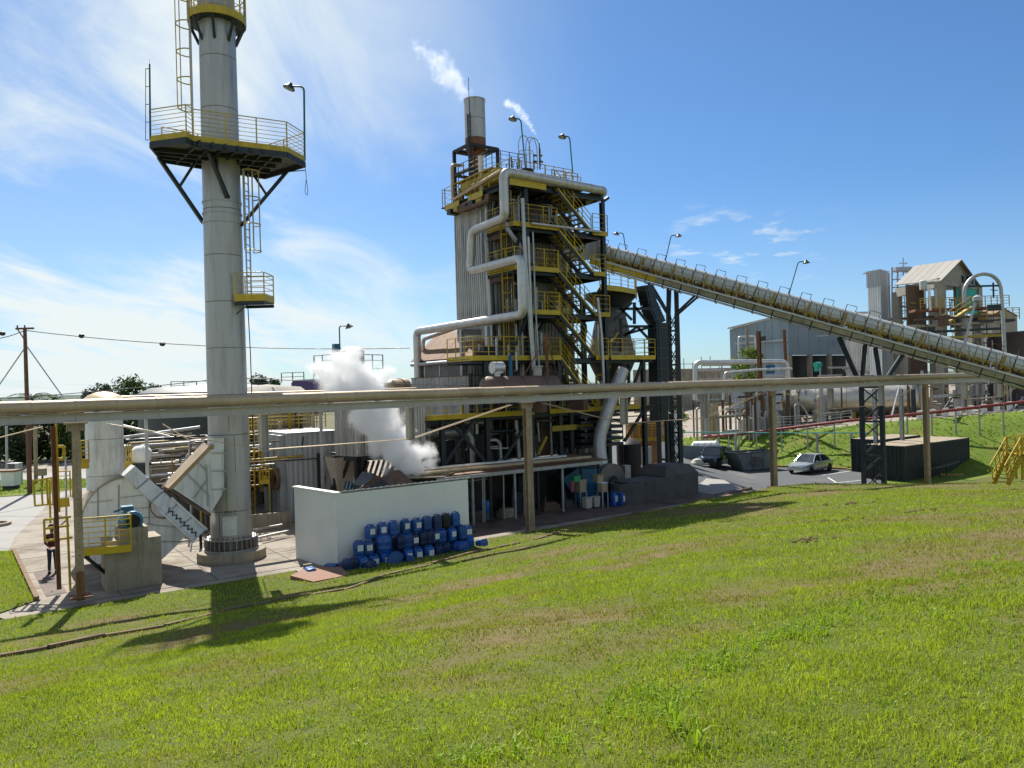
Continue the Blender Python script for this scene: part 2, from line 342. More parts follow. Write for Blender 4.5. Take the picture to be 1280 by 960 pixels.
g_lawn = groundmat('lawn_thatch', [((.055, .075, .012), (.11, .14, .022), .5, 0, 0), ((.10, .075, .03), (.15, .11, .05), .45, .52, .72), ((.10, .05, .025), (.14, .07, .04), 1.3, .68, .76)], .8, 40)
g_bank = groundmat('grass_bank_turf', [((.07, .12, .012), (.15, .22, .022), .6, 0, 0), ((.14, .15, .03), (.20, .20, .04), .5, .5, .65), ((.04, .07, .01), (.08, .12, .015), 1.1, .58, .68)], 1.0, 6)
g_plain = groundmat('dusty_field', [((.12, .10, .06), (.18, .15, .09), .05, 0, 0), ((.05, .08, .02), (.09, .12, .03), .04, .45, .6)], .3, 4)
g_conc = groundmat('yard_concrete', [((.26, .225, .18), (.33, .29, .235), .3, 0, 0), ((.13, .10, .075), (.19, .155, .12), .5, .46, .66), ((.15, .12, .10), (.2, .16, .13), 1.6, .62, .74)], .15, 30, .85)
g_pale = groundmat('pale_worn_road', [((.27, .26, .24), (.34, .33, .31), .25, 0, 0), ((.24, .21, .18), (.30, .26, .22), .5, .5, .68)], .15, 20, .85)
g_asph = groundmat('grey_asphalt', [((.075, .08, .085), (.11, .115, .12), .4, 0, 0), ((.14, .13, .12), (.18, .17, .15), .35, .52, .75)], .2, 50, .8)
g_floor = groundmat('red_brown_stained_floor', [((.11, .075, .06), (.17, .12, .10), .4, 0, 0), ((.05, .04, .035), (.08, .06, .05), .9, .48, .62)], .2, 30, .7)
g_kerb = groundmat('weathered_kerb_stone', [((.16, .11, .065), (.26, .19, .12), .8, 0, 0), ((.07, .05, .03), (.10, .07, .045), 1.8, .5, .62)], .5, 20)
# ================================================================== ground
Q0 = Vector((-11.3, 25.3, 0))
def pq(p, q): return Q0+U*p-V*q
ctrl = [(0, 0, 4.95), (0, 2.5, 4.72), (-3, 1, 4.75), (3, 1.5, 4.95), (-6, -8, 5.2), (6, -8, 5.4), (-25, -5, 3.2), (25, -5, 5.0),
        (0, 6, 4.15), (-4, 6, 3.75), (4, 6, 4.45), (8, 6, 4.6), (0, 10, 3.5), (-6, 10, 2.75), (5, 10, 3.9), (10, 10, 4.05),
        (-11.8, 17.7, .78), (-8.6, 20.8, .55), (-5.2, 23.9, .40), (-1.2, 28.5, .30), (4, 33.5, .28), (9.7, 38.7, .38),
        (-9, 14, 1.55), (0, 18, 1.95), (7, 18, 2.9), (13, 18, 3.1), (2, 25, 1.15), (9, 25, 1.95), (16, 25, 2.35), (22, 25, 2.5),
        (8, 32, 1.0), (14, 32, 1.4), (21, 31, 1.55), (29, 31, 1.65), (13.5, 39, .62), (18, 35.5, 1.02), (22.6, 33.5, 1.15), (30, 33, 1.25), (40, 33, 1.4),
        (18.5, 40, .42), (24, 42, .30), (31, 42, .38), (40, 42, .5), (30, 48, -.60), (40, 50, -.7), (-18, 12, .9), (-25, 5, 1.2), (-16, 20.5, .12), (-22, 16, .1)]
ctrl += [tuple(pq(p, 0).xy)+(.02,) for p in (-14, -7, 0, 4, 8, 12, 16, 20, 24)]
ctrl += [tuple(pq(p, 0).xy)+(z,) for p, z in ((28, .10), (32.4, .22), (36, .0), (40, -.42), (45, -.92), (50, -1.34), (60, -1.5))]
cp = np.array(ctrl)
def tpsk(r): return np.where(r > 1e-9, r*r*np.log(np.maximum(r, 1e-9)), 0)
n_ = len(cp); A = np.zeros((n_+3, n_+3)); dd = np.hypot(cp[:, None, 0]-cp[None, :, 0], cp[:, None, 1]-cp[None, :, 1])
A[:n_, :n_] = tpsk(dd)+np.eye(n_)*1.5; A[:n_, n_] = 1; A[:n_, n_+1:] = cp[:, :2]; A[n_, :n_] = 1; A[n_+1:, :n_] = cp[:, :2].T
wts = np.linalg.solve(A, np.concatenate([cp[:, 2], [0, 0, 0]]))
def Hn(x, y):
    x = np.asarray(x, float).ravel(); y = np.asarray(y, float).ravel(); out = np.empty_like(x)
    for i in range(0, len(x), 40000):
        a, b = x[i:i+40000], y[i:i+40000]
        d = np.hypot(a[:, None]-cp[None, :, 0], b[:, None]-cp[None, :, 1])
        out[i:i+40000] = tpsk(d)@wts[:n_]+wts[n_]+a*wts[n_+1]+b*wts[n_+2]
    # a shallow terrace edge that crosses the near lawn, and gentle lumps
    e = (x-1.0)*0.62-(y-4.6)*0.78
    out += .07*(1/(1+np.exp(-e*5))-.5)*np.exp(-((x-5)/7)**2)*np.exp(-((y-7)/6)**2)
    out += .025*np.sin(x*1.3+y*.7)*np.sin(y*1.1-x*.4)+.012*np.sin(x*3.1+1)*np.sin(y*2.7)
    q = -((x-Q0.x)*V.x+(y-Q0.y)*V.y)
    p = (x-Q0.x)*U.x+(y-Q0.y)*U.y; f = np.clip(q/1.2, 0, 1); g = np.clip((p-20)/6, 0, 1)
    return out*(f*(1-g)+g)+.012
def H(x, y): return float(Hn([x], [y])[0])
def GL(x, y):                        # where the sight line of a pixel meets the lawn
    r = ray(x, y); t = 2.0
    for i in range(4000):
        if EYE+r.z*t < H(r.x*t, t): break
        t *= 1.004
    return Vector((r.x*t, t, H(r.x*t, t)))
mb = MB(); S_ = 3000
gx = [-S_, 9, 11, 13, 15, 17, 19, 21, S_]; gz_ = lambda x: -.06-1.48*(lambda t: t*t*(3-2*t))(min(1, max(0, (x-11)/8)))
mb.add([(x, y, gz_(x)) for x in gx for y in (-S_, S_)], [(2*i, 2*i+2, 2*i+3, 2*i+1) for i in range(len(gx)-1)]); struct('ground', mb, g_plain)
def RZ(x, y): t = min(1, max(0, (x-11)/8)); return -1.42*t*t*(3-2*t)
_rt = np.random.default_rng(99).random((256, 256))
def vn(x, y, f, oct=4):
    x = np.asarray(x, float)*f+300; y = np.asarray(y, float)*f+300; o = 0; a = 1; t = 0
    for k in range(oct):
        xi, yi = np.floor(x).astype(int), np.floor(y).astype(int); u, v = x-xi, y-yi; u = u*u*(3-2*u); v = v*v*(3-2*v)
        g = lambda i, j: _rt[i % 256, j % 256]
        o = o+a*((g(xi, yi)*(1-u)+g(xi+1, yi)*u)*(1-v)+(g(xi, yi+1)*(1-u)+g(xi+1, yi+1)*u)*v); t += a; a *= .55; x = x*2.13+17; y = y*2.13+5
    return o/t
def dryness(x, y):
    a = vn(np.asarray(x)*.9+np.asarray(y)*.35, np.asarray(y)*.8-np.asarray(x)*.5, .32, 5); b = vn(x, y, 1.6, 4)
    return np.clip((a*.7+b*.3-.465)*5.0, 0, 1)
def attr(me, vals):
    at = me.attributes.new('dry', 'FLOAT', 'POINT'); at.data.foreach_set('value', np.asarray(vals, np.float32).ravel())
# lawn sheet
ps = np.concatenate([np.arange(-30, -12, 1.0), np.arange(-12, 34, .4), np.arange(34, 60, 2.0)])
qs = np.concatenate([np.arange(0, 2, .2), np.arange(2, 26, .4), np.arange(26, 60, 2)])
PP, QQ = np.meshgrid(ps, qs); XX = Q0.x+U.x*PP-V.x*QQ; YY = Q0.y+U.y*PP-V.y*QQ
ZH = Hn(XX, YY).reshape(XX.shape); nr, nc = XX.shape
me = bpy.data.meshes.new('lawn')
vs = np.stack([XX, YY, ZH], -1).reshape(-1, 3)
idx = np.arange(nr*nc).reshape(nr, nc); fs = np.stack([idx[:-1, :-1], idx[1:, :-1], idx[1:, 1:], idx[:-1, 1:]], -1).reshape(-1, 4)
me.from_pydata(vs.tolist(), [], fs.tolist()); me.materials.append(g_lawn); attr(me, dryness(XX, YY)); me.polygons.foreach_set('use_smooth', [True]*len(me.polygons))
t_ = g_lawn.node_tree; bs__ = t_.nodes['Principled BSDF']; src_ = bs__.inputs['Base Color'].links[0].from_socket
at_ = t_.nodes.new('ShaderNodeAttribute'); at_.attribute_name = 'dry'; mm_ = t_.nodes.new('ShaderNodeMixRGB'); t_.links.new(at_.outputs['Fac'], mm_.inputs[0]); t_.links.new(src_, mm_.inputs[1]); mm_.inputs[2].default_value = (.15, .11, .05, 1); t_.links.new(mm_.outputs[0], bs__.inputs['Base Color'])
o = link('lawn', me); o['kind'] = 'structure'
# grass blades
g_blade = leafmat('grass_blades', (.15, .24, .010), (.50, .58, .030), .42, .5)
t_ = g_blade.node_tree; nn = t_.nodes; ll = t_.links
co_ = nn.new('ShaderNodeTexCoord'); a1 = nn.new('ShaderNodeTexNoise'); a1.inputs['Scale'].default_value = .55; a1.inputs['Detail'].default_value = 9; a1.inputs['Roughness'].default_value = .7
ll.new(co_.outputs['Object'], a1.inputs['Vector']); mr_ = nn.new('ShaderNodeMapRange'); ll.new(a1.outputs['Fac'], mr_.inputs[0])
mr_.inputs[1].default_value = .50; mr_.inputs[2].default_value = .68; mr_.inputs[4].default_value = .75
an_ = nn.new('ShaderNodeAttribute'); an_.attribute_name = 'dry'
old = [x for x in nn if x.type == 'MIX_RGB'][0]; mx2 = nn.new('ShaderNodeMixRGB'); dm_ = nn.new('ShaderNodeMath'); dm_.operation = 'MULTIPLY'; dm_.inputs[1].default_value = .75; ll.new(an_.outputs['Fac'], dm_.inputs[0]); ll.new(dm_.outputs[0], mx2.inputs[0]); ll.new(old.outputs[0], mx2.inputs[1]); mx2.inputs[2].default_value = (.25, .20, .055, 1)
for x in nn:
    if x.type in ('BSDF_DIFFUSE', 'BSDF_TRANSLUCENT'): ll.new(mx2.outputs[0], x.inputs[0])
def blades(n, y0, y1, hgt, wid, seg, name, spread=.84, rng=np.random.default_rng(3)):
    Y = y0*(y1/y0)**rng.random(n); X = (rng.random(n)*2-1)*(Y*spread+.6)
    q = -((X-Q0.x)*V.x+(Y-Q0.y)*V.y); p = (X-Q0.x)*U.x+(Y-Q0.y)*U.y
    cl = np.sin(X*5.1+np.sin(Y*4.3)*1.7)*np.sin(Y*5.7+np.sin(X*3.9)*1.9); c2 = np.sin(X*1.1+1.3*np.sin(Y*.8))*np.sin(Y*.9+np.sin(X*.7))
    dr = dryness(X, Y); cl = vn(X, Y, 5.5, 3)*2.6-1.3; c2 = vn(X+50, Y, .9, 3)*3-1.5
    keep = (q > .05) & (rng.random(n) < .86+.5*cl) & (rng.random(n) < 1.0-.45*dr)
    X, Y, cl, c2, dr = X[keep], Y[keep], cl[keep], c2[keep], dr[keep]; m = len(X); Z = Hn(X, Y)
    dr = np.clip(dr+(rng.random(m) < .16)*1.3*rng.random(m), 0, 1.3)
    sc_ = (Y/4.0)**.62
    h = hgt*(.45+1.1*rng.random(m)**1.7)*np.clip(1+.45*cl+.25*c2-.35*dr, .3, 2)*sc_**.55; wv = wid*(.6+.8*rng.random(m))*sc_**1.25
    an = rng.random(m)*2*np.pi; ln = rng.random(m)*1.1*h; la = rng.random(m)*2*np.pi
    dx, dy = np.cos(an)*wv/2, np.sin(an)*wv/2; lx, ly = np.cos(la)*ln, np.sin(la)*ln
    if seg == 1:
        v = np.stack([np.stack([X-dx, Y-dy, Z-.01], -1), np.stack([X+dx, Y+dy, Z-.01], -1), np.stack([X+lx, Y+ly, Z+h], -1)], 1)
        tris = np.arange(3*m).reshape(m, 3); k = 3
    else:
        v = np.stack([np.stack([X-dx, Y-dy, Z-.01], -1), np.stack([X+dx, Y+dy, Z-.01], -1),
                      np.stack([X+dx*.8+lx*.35, Y+dy*.8+ly*.35, Z+h*.6], -1), np.stack([X-dx*.8+lx*.35, Y-dy*.8+ly*.35, Z+h*.6], -1),
                      np.stack([X+lx, Y+ly, Z+h*.95], -1)], 1)
        b = (np.arange(m)*5)[:, None]; tris = np.concatenate([b+np.array([[0, 1, 2]]), b+np.array([[0, 2, 3]]), b+np.array([[3, 2, 4]])], 0); k = 5
    v = v.reshape(-1, 3); me = bpy.data.meshes.new(name)
    me.vertices.add(len(v)); me.vertices.foreach_set('co', v.ravel()); nt_ = len(tris)
    me.loops.add(nt_*3); me.loops.foreach_set('vertex_index', tris.ravel()); me.polygons.add(nt_)
    me.polygons.foreach_set('loop_start', np.arange(0, nt_*3, 3)); me.polygons.foreach_set('loop_total', np.full(nt_, 3)); me.update(calc_edges=True)
    me.materials.append(g_blade); attr(me, np.repeat(dr, k)); o = link(name, me); o['kind'] = 'stuff'; o['label'] = 'short mown grass of the sloping lawn in the foreground'; o['category'] = 'grass'; return o
blades(330000, 1.8, 9.5, .030, .0055, 2, 'near_lawn_grass')
blades(450000, 9.0, 46, .031, .0068, 1, 'far_lawn_grass')
# broad-bladed weeds along the terrace edge
m_weed = leafmat('weed_blades', (.15, .27, .010), (.34, .48, .02), .45)
rg = random.Random(5); mb = MB()
def tuft(mb, c, n, h, wd):
    for i in range(n):
        a = rg.random()*6.28; l = h*(.5+rg.random()*.7); d = Vector((math.cos(a), math.sin(a), 0)); s = Vector((-d.y, d.x, 0))*wd*(.6+.6*rg.random())
        b = Vector(c)+d*rg.random()*.05; k = .35+.8*rg.random()
        p1 = b+d*l*.25*k+ZZ*l*.55; p2 = b+d*l*.75*k+ZZ*l*(.95-.35*k)
        o = len(mb.v); mb.v += [b-s*.5, b+s*.5, p1+s*.5, p1-s*.5, p2]; mb.f += [(o, o+1, o+2, o+3), (o+3, o+2, o+4)]; mb.sm += [False]*2
edge = [(1275, 690), (1200, 715), (1130, 735), (1075, 760), (1030, 778), (990, 796), (950, 805), (905, 826), (860, 845), (838, 905), (820, 862), (760, 905), (650, 950), (560, 955)]
for i in range(len(edge)-1):
    (x0, y0), (x1, y1) = edge[i], edge[i+1]
    for k in range(22):
        t = rg.random(); x = x0+(x1-x0)*t+rg.gauss(0, 16); y = min(957, y0+(y1-y0)*t+rg.gauss(0, 8)); c = GL(x, y)
        tuft(mb, c, rg.randint(4, 11), .045+.045*rg.random()+.03*rg.random()*c.y**.4, .005+.0005*c.y)
for (x, y, n, h) in ((845, 915, 16, .24), (870, 935, 12, .2), (640, 950, 12, .16), (1030, 795, 14, .16), (905, 835, 14, .15), (1165, 770, 8, .12), (1180, 775, 9, .12), (985, 845, 6, .1), (770, 840, 6, .1), (540, 925, 6, .10)):
    tuft(mb, GL(x, y), n, h, .012)
for i in range(520):
    x, y = rg.uniform(0, 1280), rg.uniform(700, 955); p = GL(x, y) if y > 560+x*0 else None
    if p is not None and p.y < 26: tuft(mb, p, rg.randint(2, 5), .035+.045*rg.random(), .007+.0006*p.y)
o = struct('lawn_weeds', mb, m_weed, fix=False, kind='stuff'); o['label'] = 'tufts of broad green weeds along the low step in the lawn'; o['category'] = 'weeds'
# small bare clods and dry leaves
mb = MB()
for (x, y) in ((1070, 630), (1025, 675), (1040, 652), (1150, 640)):
    c = GL(x, y)
    for i in range(14):
        s = rg.uniform(.02, .07)*(c.y/12)**.6; p = c+Vector((rg.gauss(0, .28), rg.gauss(0, .28), 0))
        p.z = H(p.x, p.y); mb.lathe(p, [(s*.9, -.02), (s, s*.3), (s*.5, s*.7), (0, s*.75)], 5)
o = struct('soil_clods', mb, groundmat('dark_soil', [((.07, .04, .025), (.13, .075, .045), 3, 0, 0)], .6, 30), kind='stuff'); o['label'] = 'small clods of bare brown soil in the lawn'; o['category'] = 'soil'
# kerb stones along the lawn (a broken row)
kp = [GL(-30, 829), GL(0, 822), GL(60, 812), GL(130, 797), GL(205, 784), GL(280, 765), GL(345, 752), GL(430, 738), GL(480, 720), GL(540, 706), GL(600, 690), GL(650, 680), GL(700, 666), GL(760, 650), GL(820, 636), GL(880, 623), GL(940, 610)]
root = T('lawn_kerb', None, None, kp[4], kind='structure')
ms = mesh_of('kerb_stone', MB().box((0, 0, 0), (1, 1, 1)), g_kerb)
for i in range(len(kp)-1):
    a, b = kp[i], kp[i+1]; l = (b-a).length; k = max(1, round(l/.95)); d = (b-a)/l
    for j in range(k):
        if rg.random() < (.03 if i < 9 else .15): continue
        c = a+d*(l*(j+.5)/k); c.z = H(c.x, c.y)+rg.uniform(-.04, -.01)
        m4 = frame(c, d+ZZ*rg.uniform(-.012, .012)+V*rg.uniform(-.03, .03)) @ Matrix.Diagonal((l/k*rg.uniform(.92, .995), .10, rg.uniform(.14, .2), 1))
        root.inst('kerb_stone', ms, m4)
# concrete yard, roads
def sheet(name, pts, z, mt, kerb=None):
    mb = MB(); mb.add([(p[0], p[1], z) for p in pts], [tuple(range(len(pts)))])
    return struct(name, mb, mt)
def xy(v): return (v.x, v.y)
sheet('yard', [xy(pq(-4.6, .05)), xy(pq(27.5, .05)), (11, 47.5), (11, 62), xy(pq(-2, -70)), xy(pq(-10, -70)), xy(pq(-18, -30))], -.004, g_conc)
sheet('side_road', [xy(pq(-30, 6)), xy(pq(-5.0, .1)), xy(G(10, 690)), xy(G(18, 672)), xy(G(65, 626, 0)), xy(G(125, 606, 0)), (-26, 70), (-60, 60)], .0, g_pale)
# asphalt road with the cars, lighter yard joint and painted lines
mb = MB(); rl = [(6.4, 46.5), (4, 62), (1, 82), (-6, 100)]; nx = 14; vs = []     # asphalt falling gently towards the parked cars
rows_ = [((7.4, 46.2), (19.5, 45.9)), ((7.2, 50), (30, 49.5)), ((7, 54), (32, 53.5)), ((6.5, 60), (30, 60.5)), ((6, 66), (25, 67.5)), ((4, 76), (17, 79)), ((0, 92), (9, 95))]
for (a, b) in rows_:
    for k in range(nx+1): x = a[0]+(b[0]-a[0])*k/nx; y = a[1]+(b[1]-a[1])*k/nx; vs.append((x, y, RZ(x, y)+.012))
mb.add(vs, [(r*(nx+1)+k, r*(nx+1)+k+1, (r+1)*(nx+1)+k+1, (r+1)*(nx+1)+k) for r in range(len(rows_)-1) for k in range(nx)]); struct('asphalt_road', mb, g_asph)
mb = MB(); q_ = [(25.5, 51.5), (29.5, 50), (72, 49), (72, 62), (34, 61), (29, 61.5)]; mb.add([(x, y, -1.395) for x, y in q_], [tuple(range(6))]); struct('container_verge', mb, g_bank)
sheet('shed_floor', [xy(uv(-7.5, -6.6, 0)), xy(uv(12.2, -6.9, 0)), xy(uv(12.5, 12, 0)), xy(uv(-7.5, 12, 0))], .005, g_floor)
mb = MB()
for a, b in (((1028, 594), (1062, 589)), ((1040, 604), (1080, 600)), ((1035, 597), (1045, 603))):
    p, q = G(*a, -1.408), G(*b, -1.408); mb.box((p+q)/2+ZZ*.006, ((q-p).length, .09, .004), (q-p).normalized(), (q-p).normalized().cross(ZZ)*-1, ZZ)
struct('painted_road_lines', mb, m_white)
mb = MB()      # pale worn apron in front of the concrete block
pa = [G(883, 598), G(905, 600), G(925, 611), G(890, 618), G(865, 613)]
mb.add([(p.x, p.y, .010) for p in pa], [(0, 1, 2, 3, 4)]); struct('pale_apron', mb, g_pale)
root = T('yard_joint_lines', None, None, pq(0, -2), kind='structure'); jm = MB().box((0, 0, 0), (3.0, .03, .006)); jmm = mesh_of('slab_joint', jm, m_concdk)
for i in range(4):
    for j in range(5): root.inst('slab_joint', jmm, frame(pq(-3+3.02*j, -.6-3*i)+ZZ*.003, U)); root.inst('slab_joint', jmm, frame(pq(-4.5+3.02*j, -2.1-3*i)+ZZ*.004, V))
mb = MB(); mb.add([(p.x, p.y, .006) for p in (G(42, 716), G(66, 712), G(84, 741), G(58, 746))], [(0, 1, 2, 3)]); struct('dark_drain_slab', mb, g_floor)
# yellow kerb by the silver car
k1 = [(21.6, 68.2), (23.4, 67.0), (25.8, 65.6), (27.5, 64.2), (28.5, 61.2), (29.6, 59.6), (34, 58.4)]
root = T('roadside_kerb', None, None, (25, 66, -1.4), kind='structure'); ykm = M('faded_yellow_kerb', (.42, .27, .07), .8, 0, .3, 2, .4)
for i in range(len(k1)-1):
    a, b = Vector(k1[i]+(-1.4,)), Vector(k1[i+1]+(-1.4,)); l = (b-a).length; n = max(1, round(l))
    for j in range(n):
        c = a+(b-a)*((j+.5)/n); root.inst('kerb_stone', mesh_of('kerb_stone', MB().box((0, 0, .07), (l/n*.97, .15, .15)), ykm) if i+j == 0 else bpy.data.meshes[root.o.children[0].data.name], frame(c, b-a))
# grass bank that climbs to the upper terrace
base = [(7.3, 90.3), (13.4, 81.7), (19.0, 73.8), (23.9, 67.7), (28.5, 64.5), (30.5, 60.5), (34.8, 58.6), (41.5, 57.3), (53.7, 56.7), (85.4, 56.1)]
top = [(9.8, 97.6, -0.58), (17.1, 87.8, -0.21), (22.2, 80.5, 0.4), (26.1, 76.2, 1.01), (31.5, 71.7, 1.74), (35.4, 70.1, 2.17), (39.0, 69.5, 2.35), (46.4, 68.9, 2.84), (61.0, 68.3, 3.21), (95.2, 68.3, 3.45)]
bs = np.array(base, float); ts = np.array(top, float)
def resample(a, n):
    d = np.concatenate([[0], np.cumsum(np.hypot(np.diff(a[:, 0]), np.diff(a[:, 1])))]); t = np.linspace(0, d[-1], n)
    return np.stack([np.interp(t, d, a[:, i]) for i in range(a.shape[1])], -1)
n1, n2 = 120, 22; b2 = resample(bs, n1); t2 = resample(ts, n1); vs = []
for i in range(n2):
    t = i/(n2-1); s = t*t*(3-2*t)*.55+t*.45
    for j in range(n1):
        x = b2[j, 0]*(1-t)+t2[j, 0]*t; y = b2[j, 1]*(1-t)+t2[j, 1]*t
        bz__ = RZ(b2[j, 0], b2[j, 1]); vs.append((x, y, bz__+(t2[j, 2]-bz__)*s+.18*noise.noise(Vector((x*.5, y*.5, 0)))*math.sin(t*math.pi)+.05*noise.noise(Vector((x*2.3, y*2.3, 3)))*min(1, t*4)))
mb = MB(); mb.add(vs, [(i*n1+j, i*n1+j+1, (i+1)*n1+j+1, (i+1)*n1+j) for i in range(n2-1) for j in range(n1-1)], True)
struct('grass_bank', mb, g_bank, fix=False)
def bank_pt(i, t): return Vector(vs[int(round(t*(n2-1)))*n1+i])
mb = MB()      # rough tufts on the bank
for i in range(9000):
    j = rg.randrange(n1); k = rg.randrange(n2); p = Vector(vs[k*n1+j])+Vector((rg.gauss(0, .3), rg.gauss(0, .3), -.03))
    if p.x/p.y > .72: continue
    a = rg.random()*6.28; s = rg.uniform(.05, .12); d = Vector((math.cos(a), math.sin(a), 0))*s; h = rg.uniform(.08, .24)
    o = len(mb.v); mb.v += [p-d, p+d, p+ZZ*h+Vector((rg.gauss(0, .06), rg.gauss(0, .06), 0))]; mb.f.append((o, o+1, o+2)); mb.sm.append(False)
o = struct('bank_grass', mb, leafmat('bank_grass_blades', (.11, .19, .012), (.27, .36, .03), .4), fix=False, kind='stuff'); o['label'] = 'rough green grass covering the bank behind the road'; o['category'] = 'grass'
def terz(x, y): return float(np.interp(x, [p[0] for p in top], [p[2] for p in top]))
mb = MB(); a = [Vector((p[0], p[1], p[2]-.02)) for p in top]; b = [Vector((p[0]*3.2-4, 520, p[2]-.02)) for p in top]; n = len(a)
mb.add(a+b, [(i, i+1, n+i+1, n+i) for i in range(n-1)]); struct('terrace', mb, g_conc)
# side lawn far left
pts = [G(-60, 626), G(60, 617), G(118, 608), G(128, 598), G(-60, 603)]
mb = MB(); mb.add([(p.x, p.y, .03) for p in pts], [tuple(range(5))]); struct('roadside_lawn', mb, g_bank)
mb = MB()
for i in range(5000):
    s, t = rg.random(), rg.random(); p = (pts[0]*(1-s)+pts[2]*s)*(1-t)+(pts[4]*(1-s)+pts[3]*s)*t
    a = rg.random()*6.28; d = Vector((math.cos(a), math.sin(a), 0))*.05; o = len(mb.v)
    mb.v += [p-d, p+d, p+ZZ*rg.uniform(.05, .14)]; mb.f.append((o, o+1, o+2)); mb.sm.append(False)
o = struct('roadside_grass', mb, bpy.data.materials['bank_grass_blades'], fix=False, kind='stuff'); o['label'] = 'sunlit strip of grass beyond the pale road at far left'; o['category'] = 'grass'
p4_ = [G(-80, 692), G(17, 689), G(46, 751), G(-80, 795)]
mb = MB(); mb.add([(p.x, p.y, .03) for p in p4_], [(0, 1, 2, 3)]); struct('corner_verge', mb, g_lawn)
mb = MB()
for i in range(9000):
    s, t = rg.random(), rg.random(); p = (p4_[0]*(1-s)+p4_[1]*s)*(1-t)+(p4_[3]*(1-s)+p4_[2]*s)*t
    a = rg.random()*6.28; d = Vector((math.cos(a), math.sin(a), 0))*.02; o = len(mb.v); mb.v += [p-d, p+d, p+ZZ*rg.uniform(.05, .15)+d*.6]; mb.f.append((o, o+1, o+2)); mb.sm.append(False)
o = struct('verge_grass', mb, g_blade, fix=False, kind='stuff'); o['label'] = 'small grass verge at the left photo edge beside the pale road'; o['category'] = 'grass'
root = T('verge_kerb', None, None, p4_[1], kind='structure'); kk = mesh_of('kerb_stone', MB().box((0, 0, .05), (.86, .14, .16)), g_kerb)
for i in range(7): t = (i+.5)/7; root.inst('kerb_stone', kk, frame(p4_[1]*(1-t)+p4_[2]*t, p4_[2]-p4_[1]) @ Matrix.Diagonal(((p4_[2]-p4_[1]).length/7/.88, 1, 1, 1)))
# round kerb island at the left edge of the road
p = G(-8, 657); mb = MB(); mb.lathe((p.x, p.y, 0), [(.78, 0), (.78, .14), (.60, .14), (.60, .03), (0, .03)], 24)
solo('round_kerb', 'low round concrete kerb ring on the pale road at far left', 'kerb', mb, m_conc, (p.x, p.y, 0))
# ================================================================== shared builders
def rail(mb, pts, h=1.1, sp=1.2, mids=2, r=.022, n=6, z0=0.0):
    pts = [Vector(p) for p in pts]
    for i in range(len(pts)-1):
        a, b = pts[i], pts[i+1]; l = (b-a).length; k = max(1, round(l/sp))
        for j in range(k+(1 if i == len(pts)-2 else 0)):
            p = a+(b-a)*(j/k); mb.bar(p+ZZ*z0, p+ZZ*h, r*2, r*2)
    mb.tube([p+ZZ*h for p in pts], r*1.1, n, True, False)
    for m_ in range(mids):
        z = z0+.22+(h-z0-.22)*(m_+.3)/mids if mids > 1 else h*.55
        mb.tube([p+ZZ*z for p in pts], r*.7, 4, True, False)
def toe(mb, pts, h=.2, t=.03, z=0.0):
    for a, b in zip(pts[:-1], pts[1:]):
        a, b = Vector(a), Vector(b); d = (b-a).normalized(); mb.bar(a+ZZ*(z+h/2)-d*t*.3, b+ZZ*(z+h/2)+d*t*.3, t, h)
def ladder(mb, p, q, out, wd=.42, r=.022, step=.3):
    p, q = Vector(p), Vector(q); out = Vector(out).normalized(); s = ZZ.cross(out)*(wd/2); l = (q-p).length
    mb.bar(p-s, q-s, r*2.2, r*2.2); mb.bar(p+s, q+s, r*2.2, r*2.2)
    for i in range(int(l/step)): c = p+(q-p)*((i+.5)*step/l); mb.bar(c-s, c+s, r*1.3)
def cage(mb, p, q, out, rad=.36, r=.018, step=.95):
    p, q = Vector(p), Vector(q); out = Vector(out).normalized(); s = ZZ.cross(out); l = (q-p).length; n = max(2, round(l/step))
    def arc(c): return [c+s*(-rad*math.cos(a))+out*(rad*1.15*math.sin(a)+.05) for a in [math.pi*k/8 for k in range(9)]]
    for i in range(n+1): mb.tube(arc(p+(q-p)*(i/n)), r*1.4, 5, False, False)
    A_, B_ = arc(p), arc(q)
    for k in (0, 2, 4, 6, 8): mb.bar(A_[k], B_[k], r*1.7, r*1.7)
CORR = {}
def corr_mesh(wd, h, mt, ribs=5, dep=.045):
    k = (round(wd, 2), round(h, 2), mt.name, ribs)
    if k in CORR: return CORR[k]
    mb = MB(); pr = []; p = wd/ribs
    for i in range(ribs): pr += [(i*p, 0), (i*p+p*.35, 0), (i*p+p*.5, dep), (i*p+p*.85, dep)]
    pr.append((wd, 0)); vs = [(x, -y, 0) for x, y in pr]+[(x, -y, h) for x, y in pr]; n = len(pr)
    mb.add(vs, [(i, i+1, n+i+1, n+i) for i in range(n-1)]); CORR[k] = mesh_of('cladding_panel', mb, mt); return CORR[k]
def clad(th, a, b, z0, z1, mt, pw=1.0, ribs=5, dep=.045, under=None, name='cladding_panel', rows=1):
    """corrugated sheets from a to b (plan), ribs facing the right-hand side of a->b"""
    a, b = Vector((a[0], a[1], 0)), Vector((b[0], b[1], 0)); l = (b-a).length; k = max(1, round(l/pw)); d = (b-a)/l
    nrm = Vector((d.y, -d.x, 0))
    for r_ in range(rows):
        h = (z1-z0)/rows; me = corr_mesh(l/k, h+(.06 if r_ < rows-1 else 0), mt, ribs, dep)
        for j in range(k):
            p = a+d*(l*j/k)+ZZ*(z0+h*r_)+nrm*(rg.uniform(0, .012)+.004*(r_ % 2)); th.inst(name, me, frame(p, d+nrm*rg.uniform(-.004, .004)), under)
